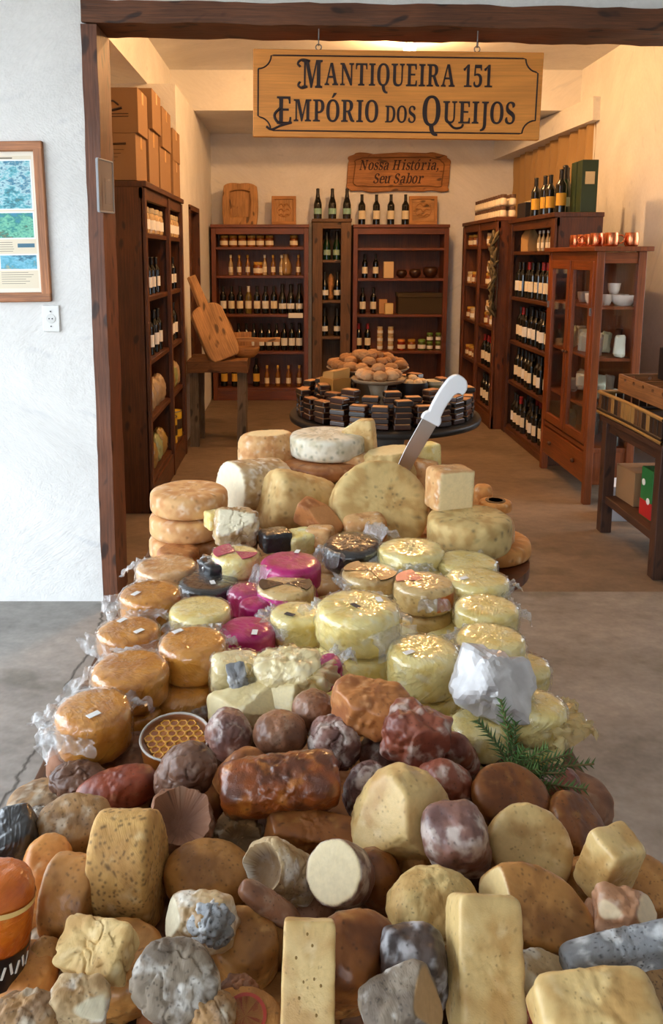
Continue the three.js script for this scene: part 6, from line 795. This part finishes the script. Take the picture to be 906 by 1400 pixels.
["small_cheese","low grey-tan cheese lying on the table under the front heap",[0.3121,0.7495,-0.91],[0.0597,0.0295,0.0597],[0,309,0],{"p":"tanGrey","e":[0.6,1],"n":0.05,"lo":1,"g":"grey-tan cheeses under the front heap","s":188}],
["small_cheese","low orange-brown cheese lying on the table under the front heap",[0.4334,0.749,-0.9094],[0.0579,0.029,0.0579],[0,231,0],{"p":"brownRind","e":[0.6,1],"n":0.05,"lo":1,"g":"orange-brown cheeses under the front heap","s":189}],
["small_cheese","low dark brown cheese lying on the table under the front heap",[-0.3665,0.7518,-1.0148],[0.0544,0.0318,0.0544],[0,241,0],{"p":"brownDark","e":[0.6,1],"n":0.05,"lo":1,"g":"dark brown cheeses under the front heap","s":190}],
["small_cheese","low grey-tan cheese lying on the table under the front heap",[-0.2485,0.7464,-1.0308],[0.0546,0.0264,0.0546],[0,57,0],{"p":"tanGrey","e":[0.6,1],"n":0.05,"lo":1,"g":"grey-tan cheeses under the front heap","s":191}],
["small_cheese","low dark brown cheese lying on the table under the front heap",[-0.1394,0.7508,-1.0102],[0.05,0.0308,0.05],[0,335,0],{"p":"brownDark","e":[0.6,1],"n":0.05,"lo":1,"g":"dark brown cheeses under the front heap","s":192}],
["small_cheese","low orange-brown cheese lying on the table under the front heap",[-0.0133,0.7538,-1.014],[0.0553,0.0338,0.0553],[0,307,0],{"p":"brownRind","e":[0.6,1],"n":0.05,"lo":1,"g":"orange-brown cheeses under the front heap","s":193}],
["small_cheese","low dark brown cheese lying on the table under the front heap",[0.1101,0.75,-1.0242],[0.0557,0.03,0.0557],[0,196,0],{"p":"brownDark","e":[0.6,1],"n":0.05,"lo":1,"g":"dark brown cheeses under the front heap","s":194}],
["small_cheese","low dark brown cheese lying on the table under the front heap",[0.2359,0.7483,-1.0249],[0.052,0.0283,0.052],[0,40,0],{"p":"brownDark","e":[0.6,1],"n":0.05,"lo":1,"g":"dark brown cheeses under the front heap","s":195}],
["small_cheese","low orange-brown cheese lying on the table under the front heap",[0.3558,0.7484,-1.0189],[0.0522,0.0284,0.0522],[0,189,0],{"p":"brownRind","e":[0.6,1],"n":0.05,"lo":1,"g":"orange-brown cheeses under the front heap","s":196}],
["small_cheese","low grey-tan cheese lying on the table under the front heap",[-0.3942,0.751,-1.129],[0.0552,0.031,0.0552],[0,151,0],{"p":"tanGrey","e":[0.6,1],"n":0.05,"lo":1,"g":"grey-tan cheeses under the front heap","s":197}],
["small_cheese","low tan cheese lying on the table under the front heap",[-0.2764,0.749,-1.129],[0.052,0.029,0.052],[0,159,0],{"p":"tan","e":[0.6,1],"n":0.05,"lo":1,"g":"tan cheeses under the front heap","s":198}],
["small_cheese","low orange-brown cheese lying on the table under the front heap",[-0.1671,0.7527,-1.1356],[0.0561,0.0327,0.0561],[0,353,0],{"p":"brownRind","e":[0.6,1],"n":0.05,"lo":1,"g":"orange-brown cheeses under the front heap","s":199}],
["small_cheese","low dark brown cheese lying on the table under the front heap",[-0.0345,0.7489,-1.1417],[0.056,0.0289,0.056],[0,250,0],{"p":"brownDark","e":[0.6,1],"n":0.05,"lo":1,"g":"dark brown cheeses under the front heap","s":200}],
["small_cheese","low terracotta cheese lying on the table under the front heap",[0.0877,0.7482,-1.1504],[0.0584,0.0282,0.0584],[0,138,0],{"p":"terra","e":[0.6,1],"n":0.05,"lo":1,"g":"terracotta cheeses under the front heap","s":201}],
["small_cheese","low tan cheese lying on the table under the front heap",[0.2117,0.7526,-1.1283],[0.0562,0.0326,0.0562],[0,140,0],{"p":"tan","e":[0.6,1],"n":0.05,"lo":1,"g":"tan cheeses under the front heap","s":202}],
["small_cheese","low terracotta cheese lying on the table under the front heap",[0.3273,0.754,-1.1368],[0.0527,0.034,0.0527],[0,125,0],{"p":"terra","e":[0.6,1],"n":0.05,"lo":1,"g":"terracotta cheeses under the front heap","s":203}],
["small_cheese","low brown cheese lying on the table under the front heap",[0.4367,0.752,-1.146],[0.0579,0.032,0.0579],[0,305,0],{"p":"brown","e":[0.6,1],"n":0.05,"lo":1,"g":"brown cheeses under the front heap","s":204}],
["small_cheese","low brown cheese lying on the table under the front heap",[-0.3694,0.7522,-1.253],[0.0537,0.0322,0.0537],[0,198,0],{"p":"brown","e":[0.6,1],"n":0.05,"lo":1,"g":"brown cheeses under the front heap","s":205}],
["small_cheese","low brown cheese lying on the table under the front heap",[-0.26,0.7539,-1.2499],[0.0578,0.0339,0.0578],[0,70,0],{"p":"brown","e":[0.6,1],"n":0.05,"lo":1,"g":"brown cheeses under the front heap","s":206}],
["small_cheese","low brown cheese lying on the table under the front heap",[-0.1415,0.7467,-1.2609],[0.0569,0.0267,0.0569],[0,342,0],{"p":"brown","e":[0.6,1],"n":0.05,"lo":1,"g":"brown cheeses under the front heap","s":207}],
["small_cheese","low terracotta cheese lying on the table under the front heap",[-0.0003,0.7509,-1.2512],[0.0509,0.0309,0.0509],[0,334,0],{"p":"terra","e":[0.6,1],"n":0.05,"lo":1,"g":"terracotta cheeses under the front heap","s":208}],
["small_cheese","low tan cheese lying on the table under the front heap",[0.0996,0.7467,-1.2687],[0.0584,0.0267,0.0584],[0,187,0],{"p":"tan","e":[0.6,1],"n":0.05,"lo":1,"g":"tan cheeses under the front heap","s":209}],
["small_cheese","low tan cheese lying on the table under the front heap",[0.2419,0.7518,-1.2576],[0.0581,0.0318,0.0581],[0,163,0],{"p":"tan","e":[0.6,1],"n":0.05,"lo":1,"g":"tan cheeses under the front heap","s":210}],
["small_cheese","low dark brown cheese lying on the table under the front heap",[0.3433,0.7486,-1.2595],[0.0536,0.0286,0.0536],[0,58,0],{"p":"brownDark","e":[0.6,1],"n":0.05,"lo":1,"g":"dark brown cheeses under the front heap","s":211}],
["round_cheese","low caramel round cheese lying on the table under the upper rows",[-0.3378,0.745,-1.42],[0.062,0.025,0.062],[0,222,0],{"p":"caramel","e":[0.4,1],"n":0.02,"lo":1,"g":"caramel cheeses under the upper rows","s":212}],
["round_cheese","low caramel round cheese lying on the table under the upper rows",[-0.2068,0.745,-1.42],[0.062,0.025,0.062],[0,130,0],{"p":"caramel","e":[0.4,1],"n":0.02,"lo":1,"g":"caramel cheeses under the upper rows","s":213}],
["round_cheese","low yellow round cheese lying on the table under the upper rows",[-0.0521,0.745,-1.42],[0.062,0.025,0.062],[0,76,0],{"p":"yellow","e":[0.4,1],"n":0.02,"lo":1,"g":"yellow cheeses under the upper rows","s":214}],
["round_cheese","low yellow round cheese lying on the table under the upper rows",[0.0786,0.745,-1.42],[0.062,0.025,0.062],[0,33,0],{"p":"yellow","e":[0.4,1],"n":0.02,"lo":1,"g":"yellow cheeses under the upper rows","s":215}],
["round_cheese","low yellow round cheese lying on the table under the upper rows",[0.212,0.745,-1.42],[0.062,0.025,0.062],[0,113,0],{"p":"yellow","e":[0.4,1],"n":0.02,"lo":1,"g":"yellow cheeses under the upper rows","s":216}],
["round_cheese","low yellow round cheese lying on the table under the upper rows",[0.3516,0.745,-1.42],[0.062,0.025,0.062],[0,90,0],{"p":"yellow","e":[0.4,1],"n":0.02,"lo":1,"g":"yellow cheeses under the upper rows","s":217}],
["round_cheese","low caramel round cheese lying on the table under the upper rows",[-0.3433,0.745,-1.56],[0.062,0.025,0.062],[0,101,0],{"p":"caramel","e":[0.4,1],"n":0.02,"lo":1,"g":"caramel cheeses under the upper rows","s":218}],
["round_cheese","low caramel round cheese lying on the table under the upper rows",[-0.2078,0.745,-1.56],[0.062,0.025,0.062],[0,26,0],{"p":"caramel","e":[0.4,1],"n":0.02,"lo":1,"g":"caramel cheeses under the upper rows","s":219}],
["round_cheese","low yellow round cheese lying on the table under the upper rows",[-0.0689,0.745,-1.56],[0.062,0.025,0.062],[0,90,0],{"p":"yellow","e":[0.4,1],"n":0.02,"lo":1,"g":"yellow cheeses under the upper rows","s":220}],
["round_cheese","low yellow round cheese lying on the table under the upper rows",[0.0865,0.745,-1.56],[0.062,0.025,0.062],[0,286,0],{"p":"yellow","e":[0.4,1],"n":0.02,"lo":1,"g":"yellow cheeses under the upper rows","s":221}],
["round_cheese","low yellow round cheese lying on the table under the upper rows",[0.2228,0.745,-1.56],[0.062,0.025,0.062],[0,151,0],{"p":"yellow","e":[0.4,1],"n":0.02,"lo":1,"g":"yellow cheeses under the upper rows","s":222}],
["round_cheese","low yellow round cheese lying on the table under the upper rows",[0.3676,0.745,-1.56],[0.062,0.025,0.062],[0,256,0],{"p":"yellow","e":[0.4,1],"n":0.02,"lo":1,"g":"yellow cheeses under the upper rows","s":223}],
["round_cheese","low caramel round cheese lying on the table under the upper rows",[-0.3404,0.745,-1.7],[0.062,0.025,0.062],[0,288,0],{"p":"caramel","e":[0.4,1],"n":0.02,"lo":1,"g":"caramel cheeses under the upper rows","s":224}],
["round_cheese","low caramel round cheese lying on the table under the upper rows",[-0.1956,0.745,-1.7],[0.062,0.025,0.062],[0,42,0],{"p":"caramel","e":[0.4,1],"n":0.02,"lo":1,"g":"caramel cheeses under the upper rows","s":225}],
["round_cheese","low magenta round cheese lying on the table under the upper rows",[-0.0501,0.745,-1.7],[0.062,0.025,0.062],[0,67,0],{"p":"magenta","e":[0.4,1],"n":0.02,"lo":1,"g":"magenta cheeses under the upper rows","s":226}],
["round_cheese","low yellow round cheese lying on the table under the upper rows",[0.0745,0.745,-1.7],[0.062,0.025,0.062],[0,111,0],{"p":"yellow","e":[0.4,1],"n":0.02,"lo":1,"g":"yellow cheeses under the upper rows","s":227}],
["round_cheese","low yellow round cheese lying on the table under the upper rows",[0.2182,0.745,-1.7],[0.062,0.025,0.062],[0,86,0],{"p":"yellow","e":[0.4,1],"n":0.02,"lo":1,"g":"yellow cheeses under the upper rows","s":228}],
["round_cheese","low yellow round cheese lying on the table under the upper rows",[0.3527,0.745,-1.7],[0.062,0.025,0.062],[0,225,0],{"p":"yellow","e":[0.4,1],"n":0.02,"lo":1,"g":"yellow cheeses under the upper rows","s":229}],
["round_cheese","low caramel round cheese lying on the table under the upper rows",[-0.3488,0.745,-1.84],[0.062,0.025,0.062],[0,229,0],{"p":"caramel","e":[0.4,1],"n":0.02,"lo":1,"g":"caramel cheeses under the upper rows","s":230}],
["round_cheese","low caramel round cheese lying on the table under the upper rows",[-0.1983,0.745,-1.84],[0.062,0.025,0.062],[0,314,0],{"p":"caramel","e":[0.4,1],"n":0.02,"lo":1,"g":"caramel cheeses under the upper rows","s":231}],
["round_cheese","low magenta round cheese lying on the table under the upper rows",[-0.0643,0.745,-1.84],[0.062,0.025,0.062],[0,223,0],{"p":"magenta","e":[0.4,1],"n":0.02,"lo":1,"g":"magenta cheeses under the upper rows","s":232}],
["round_cheese","low yellow round cheese lying on the table under the upper rows",[0.0816,0.745,-1.84],[0.062,0.025,0.062],[0,190,0],{"p":"yellow","e":[0.4,1],"n":0.02,"lo":1,"g":"yellow cheeses under the upper rows","s":233}],
["round_cheese","low yellow round cheese lying on the table under the upper rows",[0.2238,0.745,-1.84],[0.062,0.025,0.062],[0,250,0],{"p":"yellow","e":[0.4,1],"n":0.02,"lo":1,"g":"yellow cheeses under the upper rows","s":234}],
["round_cheese","low yellow round cheese lying on the table under the upper rows",[0.3674,0.745,-1.84],[0.062,0.025,0.062],[0,270,0],{"p":"yellow","e":[0.4,1],"n":0.02,"lo":1,"g":"yellow cheeses under the upper rows","s":235}],
["round_cheese","low caramel round cheese lying on the table under the upper rows",[-0.3463,0.745,-1.98],[0.062,0.025,0.062],[0,136,0],{"p":"caramel","e":[0.4,1],"n":0.02,"lo":1,"g":"caramel cheeses under the upper rows","s":236}],
["round_cheese","low caramel round cheese lying on the table under the upper rows",[-0.1964,0.745,-1.98],[0.062,0.025,0.062],[0,243,0],{"p":"caramel","e":[0.4,1],"n":0.02,"lo":1,"g":"caramel cheeses under the upper rows","s":237}],
["round_cheese","low magenta round cheese lying on the table under the upper rows",[-0.0533,0.745,-1.98],[0.062,0.025,0.062],[0,141,0],{"p":"magenta","e":[0.4,1],"n":0.02,"lo":1,"g":"magenta cheeses under the upper rows","s":238}],
["round_cheese","low peach round cheese lying on the table under the upper rows",[0.08,0.745,-1.98],[0.062,0.025,0.062],[0,259,0],{"p":"peach","e":[0.4,1],"n":0.02,"lo":1,"g":"peach cheeses under the upper rows","s":239}],
["round_cheese","low peach round cheese lying on the table under the upper rows",[0.2207,0.745,-1.98],[0.062,0.025,0.062],[0,262,0],{"p":"peach","e":[0.4,1],"n":0.02,"lo":1,"g":"peach cheeses under the upper rows","s":240}],
["round_cheese","low peach round cheese lying on the table under the upper rows",[0.3558,0.745,-1.98],[0.062,0.025,0.062],[0,111,0],{"p":"peach","e":[0.4,1],"n":0.02,"lo":1,"g":"peach cheeses under the upper rows","s":241}],
["round_cheese","low caramel round cheese lying on the table under the upper rows",[-0.3386,0.745,-2.12],[0.062,0.025,0.062],[0,200,0],{"p":"caramel","e":[0.4,1],"n":0.02,"lo":1,"g":"caramel cheeses under the upper rows","s":242}],
["round_cheese","low caramel round cheese lying on the table under the upper rows",[-0.1947,0.745,-2.12],[0.062,0.025,0.062],[0,250,0],{"p":"caramel","e":[0.4,1],"n":0.02,"lo":1,"g":"caramel cheeses under the upper rows","s":243}],
["round_cheese","low peach round cheese lying on the table under the upper rows",[-0.0571,0.745,-2.12],[0.062,0.025,0.062],[0,63,0],{"p":"peach","e":[0.4,1],"n":0.02,"lo":1,"g":"peach cheeses under the upper rows","s":244}],
["round_cheese","low peach round cheese lying on the table under the upper rows",[0.0758,0.745,-2.12],[0.062,0.025,0.062],[0,16,0],{"p":"peach","e":[0.4,1],"n":0.02,"lo":1,"g":"peach cheeses under the upper rows","s":245}],
["round_cheese","low peach round cheese lying on the table under the upper rows",[0.2107,0.745,-2.12],[0.062,0.025,0.062],[0,190,0],{"p":"peach","e":[0.4,1],"n":0.02,"lo":1,"g":"peach cheeses under the upper rows","s":246}],
["round_cheese","low peach round cheese lying on the table under the upper rows",[0.3601,0.745,-2.12],[0.062,0.025,0.062],[0,151,0],{"p":"peach","e":[0.4,1],"n":0.02,"lo":1,"g":"peach cheeses under the upper rows","s":247}],
["round_cheese","low caramel round cheese lying on the table under the upper rows",[-0.3431,0.745,-2.26],[0.062,0.025,0.062],[0,357,0],{"p":"caramel","e":[0.4,1],"n":0.02,"lo":1,"g":"caramel cheeses under the upper rows","s":248}],
["round_cheese","low caramel round cheese lying on the table under the upper rows",[-0.2094,0.745,-2.26],[0.062,0.025,0.062],[0,73,0],{"p":"caramel","e":[0.4,1],"n":0.02,"lo":1,"g":"caramel cheeses under the upper rows","s":249}],
["round_cheese","low peach round cheese lying on the table under the upper rows",[-0.0534,0.745,-2.26],[0.062,0.025,0.062],[0,7,0],{"p":"peach","e":[0.4,1],"n":0.02,"lo":1,"g":"peach cheeses under the upper rows","s":250}],
["round_cheese","low peach round cheese lying on the table under the upper rows",[0.0716,0.745,-2.26],[0.062,0.025,0.062],[0,94,0],{"p":"peach","e":[0.4,1],"n":0.02,"lo":1,"g":"peach cheeses under the upper rows","s":251}],
["round_cheese","low peach round cheese lying on the table under the upper rows",[0.219,0.745,-2.26],[0.062,0.025,0.062],[0,65,0],{"p":"peach","e":[0.4,1],"n":0.02,"lo":1,"g":"peach cheeses under the upper rows","s":252}],
["round_cheese","low peach round cheese lying on the table under the upper rows",[0.3654,0.745,-2.26],[0.062,0.025,0.062],[0,217,0],{"p":"peach","e":[0.4,1],"n":0.02,"lo":1,"g":"peach cheeses under the upper rows","s":253}],
["round_cheese","low caramel round cheese lying on the table under the upper rows",[-0.3387,0.745,-2.4],[0.062,0.025,0.062],[0,296,0],{"p":"caramel","e":[0.4,1],"n":0.02,"lo":1,"g":"caramel cheeses under the upper rows","s":254}],
["round_cheese","low caramel round cheese lying on the table under the upper rows",[-0.1907,0.745,-2.4],[0.062,0.025,0.062],[0,55,0],{"p":"caramel","e":[0.4,1],"n":0.02,"lo":1,"g":"caramel cheeses under the upper rows","s":255}],
["round_cheese","low peach round cheese lying on the table under the upper rows",[-0.0625,0.745,-2.4],[0.062,0.025,0.062],[0,257,0],{"p":"peach","e":[0.4,1],"n":0.02,"lo":1,"g":"peach cheeses under the upper rows","s":256}],
["round_cheese","low peach round cheese lying on the table under the upper rows",[0.0708,0.745,-2.4],[0.062,0.025,0.062],[0,307,0],{"p":"peach","e":[0.4,1],"n":0.02,"lo":1,"g":"peach cheeses under the upper rows","s":257}],
["round_cheese","low peach round cheese lying on the table under the upper rows",[0.2243,0.745,-2.4],[0.062,0.025,0.062],[0,188,0],{"p":"peach","e":[0.4,1],"n":0.02,"lo":1,"g":"peach cheeses under the upper rows","s":258}],
["round_cheese","low peach round cheese lying on the table under the upper rows",[0.3697,0.745,-2.4],[0.062,0.025,0.062],[0,183,0],{"p":"peach","e":[0.4,1],"n":0.02,"lo":1,"g":"peach cheeses under the upper rows","s":259}]
];
const byLabel = {};
for (const [name, label, at, r, rot, o] of rows) byLabel[label] = cheese(name, label, at, r, rot, o);
// ---------- knife, rosemary, honeycomb tub, wax band ----------
{
  const t = thing('knife', 'large white-handled knife stuck upright into the mottled cheese', 'knife', [0.333, 0.905, -2.515]); t.rotation.set(0, 0, -0.487);
  const s = new THREE.Shape(); s.moveTo(0, -0.06); s.quadraticCurveTo(-0.022, 0.0, -0.026, 0.1); s.lineTo(-0.026, 0.205); s.lineTo(0.024, 0.205); s.lineTo(0.02, -0.02); s.quadraticCurveTo(0.012, -0.05, 0, -0.06);
  part('blade', new THREE.ExtrudeGeometry(s, { depth: 0.0016, bevelEnabled: true, bevelSize: 0.001, bevelThickness: 0.0006, bevelSegments: 1 }), phy(0xb9b6b0, 0.32, { metalness: 1 }), t);
  const h = new THREE.Shape(); h.moveTo(-0.027, 0.2); h.lineTo(0.026, 0.2); h.quadraticCurveTo(0.03, 0.212, 0.018, 0.224); h.quadraticCurveTo(0.012, 0.27, 0.02, 0.305); h.quadraticCurveTo(0.028, 0.33, 0.045, 0.325); h.quadraticCurveTo(0.052, 0.345, 0.034, 0.362); h.quadraticCurveTo(0.0, 0.378, -0.012, 0.345); h.quadraticCurveTo(-0.024, 0.29, -0.016, 0.225); h.quadraticCurveTo(-0.03, 0.214, -0.027, 0.2);
  part('handle', new THREE.ExtrudeGeometry(h, { depth: 0.014, bevelEnabled: true, bevelSize: 0.005, bevelThickness: 0.006, bevelSegments: 4, curveSegments: 10 }).translate(0, 0, -0.007), phy(0xe9eaec, 0.4), t);
}
{
  const t = thing('rosemary', 'fresh green rosemary sprigs lying on the yellow cheese edge', 'herb', [0.325, 0.80, -1.10]), r = rngOf(91), ms = [std(0x4d7032, 0.6), std(0x3c5c26, 0.6), std(0x648444, 0.6)];
  const needle = new THREE.ConeGeometry(0.002, 0.021, 4).translate(0, 0.01, 0).scale(1, 1, 0.6);
  const tips = [[-0.01, 0.125, -0.05], [0.008, 0.10, -0.03], [0.05, 0.075, 0.0], [0.09, 0.06, -0.01], [-0.045, 0.09, -0.05], [0.10, 0.03, 0.03], [0.04, 0.035, 0.04], [0.07, 0.05, 0.02], [-0.01, 0.06, 0.02], [0.015, 0.075, 0.0], [0.12, 0.05, 0.0], [0.03, 0.055, 0.02]];
  tips.forEach(([x, y, z], i) => {
    const c = new THREE.CatmullRomCurve3([V(-0.01 + 0.004 * i, 0.01, 0.005), V(x * 0.35, y * 0.55 + 0.01, z * 0.5), V(x, y, z)]), st = part('stem', new THREE.TubeGeometry(c, 10, 0.0016, 5), std(0x6a5a34, 0.7), t), gs = [];
    for (let k = 0; k < 46; k++) { const u = 0.08 + 0.92 * k / 46, p = c.getPoint(u), tg = c.getTangent(u), a = k * 2.4, side = V(Math.cos(a), 0.15, Math.sin(a)).cross(tg).normalize(), d = side.multiplyScalar(0.9).add(tg.clone().multiplyScalar(0.65)).normalize(), g = needle.clone(); const sc = (0.75 + 0.5 * r()) * (1 - 0.35 * u * u); g.scale(1, sc, 1); g.applyQuaternion(new THREE.Quaternion().setFromUnitVectors(V(0, 1, 0), d)); g.translate(p.x, p.y, p.z); gs.push(g); }
    part('needles', gs, ms[i % 3], st).userData.kind = 'stuff';
  });
}
{
  const t = thing('honeycomb_tub', 'round tub of golden honeycomb between caramel cheeses and brown lumps', 'honeycomb', [-0.196, 0.785, -1.204]), R = 0.054;
  t.rotation.x = 0.12;
  part('tub', lathe([[0, 0], [R - 0.004, 0], [R, 0.006], [R + 0.003, 0.045], [R + 0.001, 0.047], [R - 0.001, 0.04], [0, 0.038]], 40), phy(0x8a4a14, 0.3, { clearcoat: 0.8 }), t);
  const cell = new THREE.TorusGeometry(0.0078, 0.0015, 5, 6).rotateX(Math.PI / 2), cm = phy(0xd99a2c, 0.4, { clearcoat: 0.5 }), cap = new THREE.CylinderGeometry(0.0066, 0.0066, 0.002, 6), hm = [phy(0x8a4410, 0.2, { clearcoat: 0.8 }), phy(0xa0591a, 0.2, { clearcoat: 0.8 })];
  for (let j = -4; j <= 4; j++) for (let i = -4; i <= 4; i++) { const x = (i + (j & 1 ? 0.5 : 0)) * 0.0142, z = j * 0.0123; if (Math.hypot(x, z) > R - 0.008) continue; const c = part('wax_cell', cell, cm, t); c.position.set(x, 0.042, z); const q = part('honey', cap, hm[(i + j) & 1], c); q.rotation.y = Math.PI / 6; q.position.y = -0.001; }
  part('clear_rim', new THREE.TorusGeometry(R + 0.002, 0.0022, 6, 40).rotateX(Math.PI / 2).translate(0, 0.047, 0), phy(0xe8e4dc, 0.1, { transparent: true, opacity: 0.55 }), t);
}
{
  const w = byLabel['orange waxed cheese with black lettered band'], row = rows.find((q) => q[1] === 'orange waxed cheese with black lettered band'), [rx, ry] = row[3];
  const b = part('printed_band', new THREE.CylinderGeometry(rx * 1.015, rx * 1.0, ry * 0.6, 40, 1, true), phy(0x121214, 0.35, { clearcoat: 0.5, side: THREE.DoubleSide }), w, 'black band with white lettering'); b.position.y = -ry * 0.55;
  for (let i = 0; i < 7; i++) { const a = 0.3 + i * 0.2, g = part('white_letter', new RoundedBoxGeometry(0.003, 0.013, 0.001, 1, 0.0004), M.paperWhite, b); g.position.set(Math.sin(a) * rx * 1.02, ry * 0.08 * (i % 2 ? 1 : 0.6), Math.cos(a) * rx * 1.02); g.rotation.set(0, a, i % 2 ? 0.3 : -0.25); }
  part('cream_band', new THREE.CylinderGeometry(rx * 1.012, rx * 1.015, ry * 0.09, 40, 1, true), std(0xe6c27a, 0.5, { side: THREE.DoubleSide }), w).position.y = ry * 0.5;
  const s = byLabel['upright white slab with small eyes'], sr = rows.find((q) => q[1] === 'upright white slab with small eyes')[3];
  for (const [x, y] of [[0.1, 0.62], [-0.5, 0.42], [0.2, 0.1], [-0.2, 0.05], [0.45, 0.0], [-0.35, -0.2], [0.3, -0.45], [-0.1, 0.8]]) { const q = part('eye_hole', new THREE.SphereGeometry(0.0013, 8, 6).scale(1, 1.2, 0.3), CMhole, s); q.position.set(x * sr[0], y * sr[1], sr[2] * 1.0); }
}
shade(scene);
renderer.render(scene, camera);
